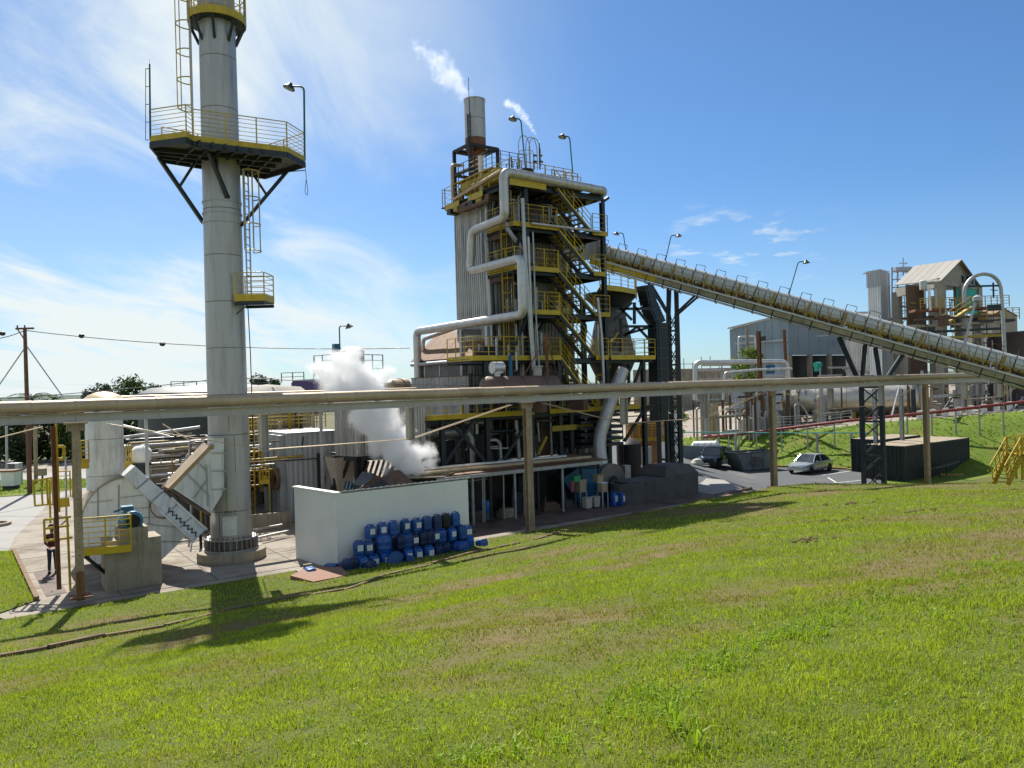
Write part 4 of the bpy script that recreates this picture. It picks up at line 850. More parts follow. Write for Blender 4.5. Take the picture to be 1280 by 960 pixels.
# ================================================================== a worker behind the railing
def person(name, label, base, parts, hgt=1.74):
    s = hgt/1.74; b = Vector(base); fx = Vector((.55, -.83, 0)); sd = Vector((-fx.y, fx.x, 0))
    def P(f, l, z): return b+fx*(f*s)+sd*(l*s)+ZZ*(z*s)
    t = T(name, label, 'person', b)
    def skin(nm, verts, edges, rad, mt, root=0, sub=2):
        me = bpy.data.meshes.new(nm); me.from_pydata([tuple(v-b) for v in verts], edges, []); o = link(nm, me); o.parent = t.o
        mo = o.modifiers.new('s', 'SKIN'); 
        for i, r in enumerate(rad): me.skin_vertices[0].data[i].radius = (r[0]*s, r[1]*s) if isinstance(r, tuple) else (r*s, r*s)
        me.skin_vertices[0].data[root].use_root = True; m2 = o.modifiers.new('u', 'SUBSURF'); m2.levels = m2.render_levels = sub; me.materials.append(mt)
        mo.use_smooth_shade = True; return o
    # trousers, shirt, head with neck and arms
    skin('trousers', [P(0, 0, .95), P(0, .09, .86), P(.03, .10, .48), P(0, .11, .09), P(0, -.09, .86), P(.10, -.10, .50), P(.04, -.11, .09)], [(0, 1), (1, 2), (2, 3), (0, 4), (4, 5), (5, 6)], [(.15, .11), (.095, .095), .068, .055, (.095, .095), .068, .055], m_denim)
    skin('shirt', [P(0, 0, .93), P(.01, 0, 1.15), P(0, 0, 1.38), P(0, .17, 1.40), P(.05, .22, 1.14), P(.24, .14, 1.02), P(0, -.17, 1.40), P(.05, -.22, 1.14), P(.24, -.10, 1.02), P(0, 0, 1.46)], [(0, 1), (1, 2), (2, 3), (3, 4), (4, 5), (2, 6), (6, 7), (7, 8), (2, 9)], [(.16, .11), (.15, .10), (.17, .11), .065, .05, .042, .065, .05, .042, .06], m_maroon)
    skin('head', [P(0, 0, 1.44), P(.01, 0, 1.54), P(.03, 0, 1.64), P(.02, 0, 1.70)], [(0, 1), (1, 2), (2, 3)], [.05, .06, (.085, .095), (.07, .08)], m_skin)
    mb = MB()
    mb.lathe(P(.115, 0, 1.62), [(.012, -.03), (.02, 0), (.008, .04)], 6); mb.box(P(.11, .033, 1.655), (.015, .02, .01)); mb.box(P(.11, -.033, 1.655), (.015, .02, .01)); mb.box(P(.105, 0, 1.575), (.012, .045, .012), fx, sd, ZZ)
    t.part('face_features', mb, m_black)
    mb = MB(); mb.lathe(P(.01, 0, 1.69), [(.155, -.01), (.125, .0), (.115, .06), (.07, .115), (0, .13)], 16); mb.box(P(.13, 0, 1.69), (.10, .16, .015), fx, sd, ZZ); t.part('hard_hat', mb, m_maroon)
    for l in (.12, -.09):
        hb = P(.27, l, 1.01); v_ = []; e_ = []; r_ = []
        v_ = [hb-fx*.03, hb+fx*.05]; e_ = [(0, 1)]; r_ = [(.028, .022), (.042, .02)]
        for k in range(4):
            o1 = sd*((k-1.5)*.021); ln = (.06, .072, .068, .05)[k]; i = len(v_); v_ += [hb+fx*.085+o1, hb+fx*(.085+ln*.6)+o1-ZZ*.012, hb+fx*(.085+ln)+o1-ZZ*.035]; e_ += [(1, i), (i, i+1), (i+1, i+2)]; r_ += [.011, .010, .008]
        i = len(v_); sg = -1 if l > 0 else 1; v_ += [hb+fx*.03+sd*sg*.045, hb+fx*.075+sd*sg*.06-ZZ*.01]; e_ += [(0, i), (i, i+1)]; r_ += [.014, .011]
        skin('orange_glove', v_, e_, r_, m_orange, 0, 1)
    for l in (.11, -.11):
        mb = MB(); c = P(.05 if l > 0 else .09, l, .05); mb.lathe(c-ZZ*.05, [(.05, 0), (.06, .03), (.05, .09), (0, .1)], 10); mb.box(c+fx*.05-ZZ*.02, (.22, .085, .06), fx, sd, ZZ); t.part('boot', mb, m_tyre)
    return t
person('person', 'worker in dark maroon shirt, dark trousers and orange gloves behind the yellow guard frame', G(66, 716), None, 1.74)
# ================================================================== white walled enclosure and the blue jerrycans
WC = G(427, 711.5, .0)                   # near corner
wl = 5.45
th = T('white_building', 'low windowless white walled building with blue jerrycans stacked along its front', 'building', WC)
def wb(u0, u1, v0, v1, z0, z1, nm, mt): mb = MB(); mb.ubox(u0, u1, v0, v1, z0, z1, WC); return th.part(nm, mb, mt)
hW = 2.72
wb(.0, wl, 0, .15, -.1, hW, 'front_wall', m_white); wb(wl-.15, wl, .152, 2.8, -.1, hW-.62, 'right_wall', m_white)
a = W(372, 611, 29.9); LV = Vector((a.x-WC.x, a.y-WC.y, 0)); lvn = LV.normalized(); c = WC+LV/2+Vector((lvn.y, -lvn.x, 0))*-.075
mb = MB(); mb.box(Vector((c.x, c.y, hW/2-.05)), (LV.length, .15, hW+.1), lvn, Vector((-lvn.y, lvn.x, 0)), ZZ); th.part('left_wall', mb, m_white)
mb = MB(); mb.box(Vector((c.x, c.y, hW+.03)), (LV.length+.1, .26, .06), lvn, Vector((-lvn.y, lvn.x, 0)), ZZ); th.part('left_coping', mb, m_white)
rt = MB(); me = MB(); me.box((0, 0, 0), (.235, 2.9, .03)); me.box((.115, 0, .02), (.03, 2.9, .045)); rsm = mesh_of('roof_sheet', me, m_clad)
for k in range(23): th.inst('roof_sheet', rsm, frame(WC+U*(.12+.24*k)+V*1.38+ZZ*(hW-.235+rg.uniform(0, .012)), U, (ZZ+V*.21).normalized()))
# jerrycan prototype, 0.30 x 0.26 x 0.46
def can_proto(mt, lab):
    t = T('blue_jerrycan', 'x', 'jerrycan', (0, 0, 0), 'blue jerrycans stacked against the white building'); w_, d_, h_ = .335, .30, .52
    mb = MB(); pr = [(.88, 0), (1, .03), (1, .40), (.95, .46), (.70, .485), (0, .485)]
    def sect(k, z):
        r = .07*k; hw, hd = w_/2*k, d_/2*k; o_ = []
        for sx_, sy_, a0 in ((1, 1, 0), (-1, 1, 90), (-1, -1, 180), (1, -1, 270)):
            for j in range(3): a = R(a0+45*j); o_.append(Vector((sx_*(hw-r)+r*math.cos(a), sy_*(hd-r)+r*math.sin(a), z)))
        return o_
    vs = []
    lv = [(.90, 0), (1, .025), (1, .13), (.975, .145), (1, .16), (1, .40), (.93, .455), (.74, .475)]
    for k, z in lv: vs += sect(k, z)
    m = len(lv); mb.add(vs, [(i*12+k, i*12+(k+1) % 12, (i+1)*12+(k+1) % 12, (i+1)*12+k) for i in range(m-1) for k in range(12)], True); mb.add(vs[-12:], [tuple(range(12))]); mb.add(vs[:12], [tuple(range(11, -1, -1))])
    t.part('body', mb, mt)
    mb = MB(); mb.tube(bend([(-.12, 0, .46), (-.10, 0, .535), (.03, 0, .535), (.05, 0, .46)], .04, 3), .019, 6); t.part('handle', mb, mt)
    mb = MB(); mb.cyl((.11, .0, .47), (.11, .0, .525), .036, n=12); t.part('cap', mb, m_bluecap)
    if lab: mb = MB(); mb.box((.0+.02, -d_/2-.004, .27), (.20, .004, .21)); t.part('paper_label', mb, m_paper)
    return t
protos = [can_proto(m_blue, True), can_proto(m_blue, False), can_proto(m_bluedk, True), can_proto(m_bluedk, False), can_proto(m_black, False)]
def drum_proto(mt):
    t = T('blue_drum', 'x', 'drum', (0, 0, 0), 'blue drums among the jerrycans'); mb = MB()
    mb.lathe((0, 0, 0), [(0, .0), (.25, 0), (.27, .03), (.275, .2), (.285, .22), (.275, .24), (.275, .42), (.285, .44), (.275, .46), (.265, .60), (.23, .64), (.0, .65)], 20); t.part('body', mb, mt)
    mb = MB(); mb.cyl((.13, 0, .64), (.13, 0, .68), .035, n=10); t.part('cap', mb, m_bluecap); return t
dproto = drum_proto(m_blue)
used = set()
def put(pr, loc, rz, label, tilt=None):
    if id(pr) not in used: used.add(id(pr)); o = pr.o; o.location = loc; o.rotation_euler = (0, 0, rz); o['label'] = label
    else: o = dup(pr.o, loc, rz, label)
    k_ = rg.uniform(.94, 1.07); o.scale = (k_, k_, rg.uniform(.96, 1.03))
    if tilt: o.rotation_euler = (tilt[0], tilt[1], rz)
    return o
ordn = ['first', 'second', 'third', 'fourth', 'fifth', 'sixth', 'seventh', 'eighth', 'ninth', 'tenth', 'eleventh', 'twelfth']
def onw(x, v): # plan point for a pixel column on the line v in front of the white wall
    p = PLN(x, 650, WC-V*(-v), U); return p
# top row: 9 cans, labels where the photo shows white papers
rows = [
 ('top', [(462, 0), (477, 0), (491, 1), (506, 0), (520, 0), (533, 1), (546, 3), (557, 4), (569, 1)], -.32, 1.02, .50),
 ('middle', [(447, 0), (459, 0), (None, 5), (499, 3), (508, 1), (517, 2), (527, 3), (536, 3), (543, 2), (551, 1), (564, 0), (577, 1), (584, 0)], -.52, .51, .5),
 ('bottom', [(432, 3), (441, 3), (452, 0), (466, 0), (480, 0), (495, 5), (509, 0), (521, 0), (535, 0), (547, 3), (556, 3)], -.82, .0, .48),
]
for nm, lst, v, z, hh in rows:
    k = 0
    for (x, kind) in lst:
        k += 1; on = ordn[k-1] if k <= 12 else 'last'
        if x is None:
            p = onw(479, -.60); put(dproto, (p.x, p.y, .46), 0, 'wide plain blue drum in the middle row of the jerrycan stack'); continue
        p = onw(x, v+rg.uniform(-.03, .03))
        if kind == 5: put(dproto, (p.x, p.y, -.05), 0, 'wide blue drum lying low in the bottom row of the jerrycan stack', (R(80), 0)).location.z = .24; continue
        desc = {0: 'blue jerrycan with a white paper label', 1: 'plain bright blue jerrycan', 2: 'dark navy jerrycan with a white paper label', 3: 'plain dark navy jerrycan', 4: 'single black jerrycan'}[kind]
        put(protos[kind], (p.x, p.y, z+rg.uniform(-.01, .02)), UA+rg.uniform(-.14, .14), '%s, %s from left in the %s row' % (desc, on, nm))
# fill behind: cans that carry the upper rows (seen through gaps)
for i, x in enumerate((455, 470, 485, 500, 515, 530, 545, 560, 573)):
    p = onw(x, -.30); put(protos[3], (p.x, p.y, .0), UA, 'plain dark navy jerrycan low against the white wall, %s from left in rear row' % ordn[i])
    if i: put(protos[3], (p.x-.01, p.y, .51), UA, 'plain dark navy jerrycan in the shaded rear middle row, %s from the left' % ordn[i])
# loose ones on the ground
for (x, y, kind, lab, tl) in ((386, 717, 1, 'plain blue jerrycan lying flat at the far left end below the white wall', (R(88), 0)), (408, 713, 1, 'plain blue jerrycan lying flat, second from the left below the white wall', (R(88), 0)), (424, 712, 3, 'dark jerrycan lying beside the brown slab at the corner of the white building', (R(88), 0)),
      (566, 688, 5, 'blue drum lying on its side on the grass near the right end of the stack', (R(85), 0)), (587, 685, 1, 'bright blue jerrycan standing alone at the right end of the stack', None), (599, 683, 0, 'jerrycan tipped over with its white label up at the right end of the stack', (R(75), 0)), (575, 683, 3, 'dark navy jerrycan tipped between two bright ones at the right end', (R(60), 0)), (456, 711, 3, 'dark blue jerrycan tipped over in front of the bottom row', (R(80), 0)), (510, 702, 1, 'bright blue jerrycan lying in front of the bottom row', (R(85), 0))):
    p = G(x, y, .1); z = .05 if tl is None else .2
    put(dproto if kind == 5 else protos[kind], (p.x, p.y, z), UA+rg.uniform(-.4, .6), lab, tl)
# tan slab hatch on the grass
p = [G(x, y, .22) for x, y in ((363, 726), (420, 719), (437, 728), (425, 735), (370, 738))]; p2 = [G(x, y, .24) for x, y in ((363, 721), (437, 714), (432, 724), (392, 731))]
mb = MB(); mb.prism([G(363, 729, .02), G(392, 737, .02), G(437, 728, .02), G(425, 716, .02), G(385, 718, .02)], ZZ*.26); solo('brown_slab', 'low flat brown concrete slab in the grass in front of the white building corner', 'slab', mb, M('reddish_brown_slab', (.25, .13, .085), .85, 0, .25, 2, .3), G(400, 728))
p = G(381, 718, .05); mb = MB(); mb.box(p+ZZ*.12, (.5, .34, .22), (U+ZZ*.25).normalized(), V, (U+ZZ*.25).normalized().cross(V)); mb.box(p+ZZ*.3+U*.1, (.3, .1, .1), U, V, ZZ); solo('broken_block', 'small tilted grey block beside the left corner of the white building', 'block', mb, m_conc, p)
p = G(417, 712, .05); mb = MB(); mb.lathe(p, [(.17, 0), (.2, .06), (.15, .16), (.06, .2), (0, .2)], 14); solo('black_bucket', 'small black upturned bucket at the foot of the white wall corner', 'bucket', mb, m_black, p)
# ================================================================== boiler house
vF = -.9
BH = T('boiler_house', 'tall open steel boiler tower with yellow stairs, galleries and grey pipes in the centre', 'boiler tower', uv(3, 0, 0))
LV_ = [17.4, 15.1, 12.75, 10.4, 7.9, 4.95]
# casing of corrugated sheets
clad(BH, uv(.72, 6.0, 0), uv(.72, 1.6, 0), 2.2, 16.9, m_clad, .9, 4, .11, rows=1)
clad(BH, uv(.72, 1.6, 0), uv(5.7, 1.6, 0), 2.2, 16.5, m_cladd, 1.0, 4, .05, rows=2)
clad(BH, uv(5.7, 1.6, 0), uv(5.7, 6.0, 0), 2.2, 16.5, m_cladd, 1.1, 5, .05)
mb = MB(); mb.ubox(.78, 5.64, 1.68, 5.9, 2.2, 16.4); BH.part('casing_core', mb, m_concdk)
# columns and beams
for u, v, zt in ((1.0, vF, 17.2), (6.62, vF, 17.0), (1.0, 3.4, 17.2), (6.62, 3.0, 17.0), (6.62, 6.3, 17), (-1.9, vF, 7.8), (-4.6, vF, 4.8), (9.6, vF, 7.8), (9.6, 4.5, 12), (3.8, vF, 4.8), (3.0, vF, 7.8)):
    mb = MB(); mb.ibeam(uv(u, v, 0), uv(u, v, zt), .24, .24, .03, up=V); BH.part('column', mb, m_dark)
for z in LV_:
    r_ = 10.4 if z < 8 else 6.75; l_ = {7.9: -2.8, 4.95: -5.4}.get(z, 0.0); l0 = 0.0 if z > 10.5 else l_
    for (a, b) in (((l0, vF), (r_, vF)), ((l0, 1.45), (r_, 1.45)), ((1.0, 5.8), (6.7, 5.8))):
        mb = MB(); mb.ibeam(uv(a[0], a[1], z-.17), uv(b[0], b[1], z-.17), .16, .28, .025); BH.part('beam', mb, m_dark)
    for u in (l0+.05, 1.0, 3.0, 6.62):
        mb = MB(); mb.ibeam(uv(u, vF, z-.16), uv(u, 5.8 if u > .9 else 1.4, z-.16), .14, .24, .025); BH.part('beam', mb, m_dark)
m_grate = M('dark_floor_grating', (.05, .05, .045), .8, .2, .3, 10, .2)
for z in LV_:
    l0 = {7.9: -2.8, 4.95: -5.4, 17.4: -.2}.get(z, 0.0); r_ = 10.4 if z < 8 else 6.75; f_ = vF-.25
    mb = MB(); mb.ubox(l0, 3.0, f_, 1.5, z-.03, z+.01); mb.ubox(3.0, 5.6, .3, 1.5, z-.03, z+.01); mb.ubox(5.6, r_, f_, 1.5, z-.03, z+.01)
    if z > 17: mb.ubox(3.0, 4.9, -1.2, .3, z-.03, z+.01); mb.ubox(0, 6.7, 1.5, 6.4, z-.03, z+.01)
    if z < 8: mb.ubox(5.6, r_, 1.5, 4, z-.03, z+.01)
    BH.part('deck', mb, m_grate)
    e = vF-.28; zf = z
    segs = {17.4: [[(-.2, e), (2.25, e)], [(0.0, 5.9), (0, 4.3)], [(-.05, 3.2), (-.1, 1.6)], [(3.1, e+.5), (5.0, e+.5)]], 15.1: [[(0, 1.4), (0, e), (3.0, e)], [(5.6, e), (6.75, e)]],
            12.75: [[(0, 1.4), (0, e), (3.0, e)], [(5.6, e), (6.5, e)]], 10.4: [[(0.9, e), (3.0, e)], [(5.6, e), (6.75, e)]],
            7.9: [[(-2.8, 1.4), (-2.8, e), (3.0, e)], [(5.6, e), (6.55, e)], [(6.75, e), (10.4, e), (10.4, 1.4)]],
            4.95: [[(-5.4, 1.4), (-5.4, e), (1.0, e)], [(2.1, e), (6.6, e)], [(6.7, e), (9.0, e), (9.0, 1.4)]]}[z]
    for i, s in enumerate(segs):
        pts = [uv(u, v, z) for u, v in s]; mb = MB(); toe(mb, pts, .26 if z < 17 else .36, .03, -.14 if z < 17 else -.28); BH.part('toe_board', mb, m_yellow)
        mb = MB(); rail(mb, pts, 1.1, .95, 3, .02); BH.part('railing', mb, m_yellow if z < 13 else m_yellowold)
        if z > 17 and i == 0: mb = MB(); rail(mb, [uv(0, 5.9, z), uv(-.2, e, z)], 1.1, .95, 3, .02); BH.part('railing', mb, m_yellowold)
    mb = MB(); rail(mb, [uv(6.75, 1.4, z), uv(6.75, 4.5, z)], 1.1, 1.0, 4, .018); BH.part('railing', mb, m_yellowold if z != 15.1 else m_galv); mb = MB(); rail(mb, [uv(3.05, .35, z), uv(5.5, .35, z)], 1.1, .8, 4, .018); BH.part('railing', mb, m_yellowold if z != 15.1 else m_galv)
mb = MB(); rail(mb, [uv(3.3, 1.3, 7.9), uv(3.3, 1.35, 7.9)], 1.1)
# stair flights
trd = mesh_of('tread', MB().box((0, 0, 0), (.24, .92, .035)), m_yellowold)
for i, (za, zb) in enumerate(zip(LV_[:-1], LV_[1:])):
    ua, ub = (3.02, 5.6); fl = T('stair_flight', None, None, (0, 0, 0))
    root = fl.o; root.parent = BH.o; root.location = -BH.loc; fl.loc = Vector((0, 0, 0))
    v0, v1 = vF-.15, vF+.85; a, b = uv(ua, 0, za), uv(ub, 0, zb); d = (b-a).normalized()
    for v in (v0, v1):
        mb = MB(); mb.bar(a+V*v-ZZ*.02, b+V*v-ZZ*.02, .04, .26); fl.part('stringer', mb, m_black if v == v1 else m_dark)
    mb = MB(); mb.bar(a+V*(v0-.03)+ZZ*.10, b+V*(v0-.03)+ZZ*.10, .03, .09); fl.part('yellow_edge', mb, m_yellow)
    n = int(round((za-zb)/.215))
    for k in range(n):
        t_ = (k+.5)/n; fl.inst('tread', trd, frame(a+(b-a)*t_+V*((v0+v1)/2), U))
    for v in (v0, v1):
        mb = MB(); n_k = 4
        for k in range(n_k+1): p = a+(b-a)*(k/n_k)+V*v; mb.bar(p, p+ZZ*1.0, .04)
        for h_ in (.4, .7, 1.02): mb.tube([a+V*v+ZZ*h_, b+V*v+ZZ*h_], .022, 6)
        fl.part('handrail', mb, m_yellow)
# diagonal braces
for a, b in (((6.62, 17.0), (7.15, 17.35)), ((1.0, 4.7), (-.9, 2.5)), ((-4.6, 2.4), (-2.6, 4.8)), ((-4.2, 4.8), (-1.9, 2.3)), ((6.6, 4.8), (4.9, 3.0)), ((3.8, 7.7), (5.2, 5.2)), ((9.6, 7.7), (8.2, 5.1)), ((9.6, 4.7), (7.9, 2.9)), ((1.0, 10.3), (.1, 8.6)), ((1, 15), (.1, 13.6))):
    mb = MB(); mb.bar(uv(a[0], vF, a[1]), uv(b[0], vF, b[1]), .13, .16); BH.part('brace', mb, m_dark)
mb = MB(); p = uv(1.0, vF+.1, 15.1); mb.bar(p, uv(-.3, vF+.1, 15.05), .16, .2); mb.bar(uv(-.2, vF+.1, 14.9), uv(.95, vF+.1, 13.6), .14, .18); BH.part('brace', mb, m_galv)
# rooftop clutter
mb = MB(); rail(mb, [uv(0, 6.2, 17.4), uv(6.6, 6.2, 17.4)], 1.1, 1, 3, .02); BH.part('roof_railing', mb, m_yellowold)
rr2_ = random.Random(21)
p = [uv(2.2, -.6, 17.4), uv(2.2, 2.6, 17.4), uv(3.6, 2.6, 17.4)]
mb = MB(); rail(mb, [uv(.2, 4.6, 18.6), uv(.2, 1.0, 18.6), uv(2.6, 1.0, 18.6), uv(2.6, 3, 18.6)], 1.05, .6, 3, .018); BH.part('roof_railing', mb, m_dark)
mb = MB(); mb.ubox(.1, 2.7, .9, 4.8, 18.55, 18.62); BH.part('upper_deck', mb, m_yellowold)
mb = MB(); mb.cyl(uv(.5, 4.2, 18.15), uv(.5, .6, 18.15), .42, n=18); mb.lathe(uv(.5, .6, 18.15), [(.42, 0), (.32, .14), (0, .2)], 18, -V); BH.part('roof_drum', mb, m_yellowold)
mb = MB(); mb.cyl(uv(2.9, .8, 18.05), uv(5.4, .8, 18.05), .48, n=18); BH.part('roof_drum', mb, m_tan)
mb = MB(); mb.lathe(uv(5.9, 1.6, 17.4), [(.55, 0), (.55, .75), (.35, 1.1), (0, 1.2)], 18); BH.part('roof_hopper', mb, m_tan)
mb = MB(); mb.lathe(uv(2.0, .2, 17.6), [(.26, 0), (.26, .8), (.38, .8), (.38, .95), (0, .95)], 16); BH.part('roof_valve', mb, m_black)
for k in range(7): mb = MB(); mb.ring(uv(2.9+.35*k, .8, 18.05), .5, .02, 16, U); BH.part('drum_band', mb, m_rust)
mb = MB(); pts = [uv(1.2+1.1*math.sin(a), -.2, 18.9+.9*math.cos(a)) for a in [0]]
for (u0, v0, h0) in ((1.4, .1, 1.9), (1.9, .1, 1.9), (1.6, -.6, 1.6)):
    mb.tube(bend([uv(u0, v0, 18.6), uv(u0, v0, 18.6+h0-.5), uv(u0+.2, v0, 18.6+h0-.1), uv(u0+.6, v0, 18.6+h0-.1), uv(u0+.8, v0, 18.6+h0-.6), uv(u0+.8, v0, 18.6)], .25), .022, 5)
mb.ring(uv(1.9, .1, 19.5), .4, .018, 14, ZZ); BH.part('roof_hoop_guard', mb, m_yellowold)
mb = MB(); rail(mb, [uv(3.0, -.2, 17.7), uv(5.0, -.2, 17.7), uv(5.0, 2.0, 17.7)], 1.15, .6, 3, .02); BH.part('roof_railing', mb, m_yellow); mb = MB(); rail(mb, [uv(5.4, .9, 17.9), uv(6.6, .9, 17.9)], 1.0, .6, 2, .02); BH.part('roof_railing', mb, m_yellow)
for x0, y0, y1, r in ((675, 212, 179, .04), (668, 212, 192, .03), (640, 218, 196, .04), (647, 216, 203, .03)):
    mb = MB(); p = FP(x0, y0, .4); mb.cyl(p, FP(x0-1, y1, .4), r, n=6)
    if x0 > 660: q = FP(x0+1, y0-10, .4); mb.box(q, (.25, .1, .1), U, V, ZZ); mb.box(q+ZZ*.35, (.2, .1, .08), U, V, ZZ)
    BH.part('vent_pipe', mb, m_dark)
mb = MB(); mb.lathe(uv(.25, 2.2, 17.2), [(.16, 0), (.16, 2.3), (.2, 2.35), (0, 2.4)], 12); BH.part('white_vent', mb, m_white)
for k, (x0, y0, x1, y1, r, mt) in enumerate(((574, 268, 612, 246, .13, m_rustdk), (572, 262, 606, 240, .09, m_tan), (576, 244, 604, 226, .14, m_yellowold), (598, 232, 622, 222, .2, m_tan), (578, 236, 600, 220, .07, m_alu))):
    mb = MB(); a, b = LP(x0, y0, .0+.25*k), LP(x1, y1, .0+.25*k); b.z = a.z = (a.z+b.z)/2; mb.cyl(a, b, r, n=10); BH.part('roof_edge_pipe', mb, mt)
for k in range(9):
    a = uv(rr2_.uniform(.1, 1.2), rr2_.uniform(1.2, 5.8), 17.4); mb = MB(); hgt = rr2_.uniform(.5, 1.5)
    mb.lathe(a, [(.13, 0), (.13, hgt*.6), (.22, hgt*.62), (.22, hgt*.7), (.08, hgt*.72), (.08, hgt), (0, hgt)], 10); BH.part('roof_valve', mb, rr2_.choice([m_rustdk, m_yellowold, m_tan, m_dark]))
for k in range(6):
    mb = MB(); v_ = 1.0+.85*k; mb.ubox(-.1+.06*(k % 2), .9, v_, v_+rr2_.uniform(.35, .7), 16.85, 17.15); BH.part('roof_edge_box', mb, (m_rustdk, m_yellowold, m_dark)[k % 3])
for (u, v, r, mt) in ((.25, 1.35, .09, m_dark), (.45, .6, .05, m_galv), (.7, 1.1, .13, m_dark), (.55, .1, .06, m_rustdk), (.3, .3, .045, m_dark), (1.35, .2, .07, m_alu), (1.7, .9, .05, m_galv), (2.2, .5, .09, m_dark), (2.6, 1.2, .06, m_alu), (5.9, 1.2, .08, m_galv), (6.2, 2.2, .1, m_alu), (5.95, .5, .05, m_dark)):
    mb = MB(); mb.cyl(uv(u, v, 3), uv(u, v, 17), r, n=8); BH.part('riser_pipe', mb, mt)
mb = MB(); ladder(mb, uv(.35, -.2, 5), uv(.35, -.2, 17), -U, .4, .025); BH.part('ladder', mb, m_dark)
mb = MB(); cage(mb, uv(.35, -.2, 7.5), uv(.35, -.2, 17), -U, .38, .02, .8); BH.part('ladder_cage', mb, m_yellowold)
for z in LV_[1:]:
    mb = MB(); mb.ubox(.15, .7, .2, 1.4, z-.55, z-.2); BH.part('duct_stub', mb, m_rustdk)
    mb = MB(); mb.ubox(5.75, 6.5, 1.9, 2.0, z+.05, z+1.5); BH.part('rear_screen', mb, m_yellowold if z < 13 else m_dark)
# equipment glimpsed inside, level by level
rr2 = random.Random(11)
for z, nn_ in zip(LV_[1:], (14, 15, 15, 24, 28)):
    for k in range(nn_):
        u = rr2.uniform(.2, 5.4) if z > 8 else rr2.uniform(-2.5, 9.5); v = rr2.uniform(.3, 1.3); mt = rr2.choice([m_galv, m_alu, m_rustdk, m_dark, m_meter, m_yellowold]); ty = rr2.random(); mb = MB()
        if ty < .4: mb.cyl(uv(u, v, z), uv(u, v, z+rr2.uniform(.6, 2.2)), rr2.uniform(.04, .13), n=10)
        elif ty < .7: a = rr2.uniform(.5, 2.0); mb.tube(bend([uv(u, v, z), uv(u, v, z+a), uv(u+rr2.uniform(.5, 1.5), v, z+a), uv(u+1.2, v, z+a+.6)], .2), rr2.uniform(.04, .1), 8)
        elif ty < .85: mb.lathe(uv(u, v, z), [(.2, 0), (.2, .5), (.25, .5), (.25, .6), (.1, .7), (.1, .9), (0, .9)], 12)
        else: mb.ubox(u, u+rr2.uniform(.3, .8), v, v+.3, z, z+rr2.uniform(.4, 1.0))
        BH.part(rr2.choice(['riser_pipe', 'valve_body', 'header_pipe']), mb, mt)
# vertical grey pipes on the front
for nm, pts, r, mt in (('downpipe', [(653, 248), (657, 330), (667, 462)], .105, m_alu), ('downpipe', [(660, 296), (664, 400), (668, 462)], .085, m_alu), ('downpipe', [(666, 290), (669, 380), (674, 462)], .05, m_galv),
                       ('level_pipe', [(665, 291), (700, 293), (752, 299)], .07, m_alu), ('downpipe', [(747, 372), (752, 420), (755, 482)], .085, m_alu), ('downpipe', [(609, 300), (611, 330), (614, 400)], .17, m_alu),
                       ('downpipe', [(608, 248), (610, 300)], .12, m_alu), ('downpipe', [(601, 262), (603, 330)], .07, m_galv), ('downpipe', [(645, 440), (646, 462), (640, 466)], .06, m_alu), ('downpipe', [(617, 400), (619, 430)], .1, m_alu), ('downpipe', [(624, 400), (625, 425)], .1, m_alu)):
    mb = MB(); P = [FP(x, y, vF-.45) if x > 640 else LP(x, y, .45) for x, y in pts]
    if nm == 'level_pipe': P = [Vector((p.x, p.y, 15.15)) for p in P]
    mb.tube(P, r, 10); BH.part(nm, mb, mt)
mb = MB(); p = FP(636, 470, vF-.3)
# ---- large steam lines on the left side
def bigpipe(name, label, P, r, mt=m_alu, rad=.6, cat='pipe'):
    th = T(name, label, cat, P[0], 'thick jacketed steam pipes of the boiler house')
    pts = bend(P, rad, 5); mb = MB(); mb.tube(pts, r, 18); th.part('pipe_run', mb, mt)
    acc = 0
    for a, b in zip(pts[:-1], pts[1:]):
        l = (b-a).length; d = (b-a)/l; s = .9-acc
        while s < l: p = a+d*s; mb = MB(); mb.tube([p-d*.018, p+d*.018], r+.008, 18, False); th.part('jacket_joint', mb, mt); s += .9
        acc = (acc+l) % .9
    return th
uL = -.6
P = [uv(6.75, .6, 16.9), uv(6.75, -1.35, 17.55), uv(-.15, -1.35, 17.75), LP(631, 272, uL), LP(590, 289, uL), LP(588, 341, uL)]
P[2] = Vector((P[3].x, P[3].y, 17.75)); P[1] = PLN(757, 240, P[2], U); P[1].z = 17.6; P[0] = P[1]+V*1.6-ZZ*.25
z_ = 12.95; a = LP(652, 328, uL); a.z = z_; b = LP(588, 341, uL); b.z = z_; P[5] = b
c = Vector((a.x, a.y, 10.05)); e = LP(521, 415, uL); e.z = 10.0; f = Vector((e.x, e.y, 3))
bigpipe('steam_pipe', 'thick grey jacketed pipe that zigzags down the left side of the boiler tower', P+[a, c, e, f], .245, rad=.40)
mb = MB()
q = T('pipe_trestle', 'grey steel goal post trestle holding the thick pipe at the left of the boiler tower', 'trestle', LP(577, 480, uL-.1))
for x, y0 in ((577, 404), (609, 400)):
    p = LP(x, y0, uL); mb = MB(); mb.ibeam(Vector((p.x, p.y, 0)), Vector((p.x, p.y, 9.7)), .24, .24, .03, up=U); q.part('column', mb, m_galv)
p = LP(577, 404, uL); mb = MB(); mb.bar(Vector((p.x, p.y, 9.6)), Vector((p.x, p.y, 9.6))+U*2.4, .2, .3); q.part('crossbeam', mb, m_galv)
mb = MB(); mb.tube(bend([LP(528, 470, .3), LP(529, 424, .3), LP(575, 408, .3)], .3), .13, 10); q.part('side_pipe', mb, m_alu)
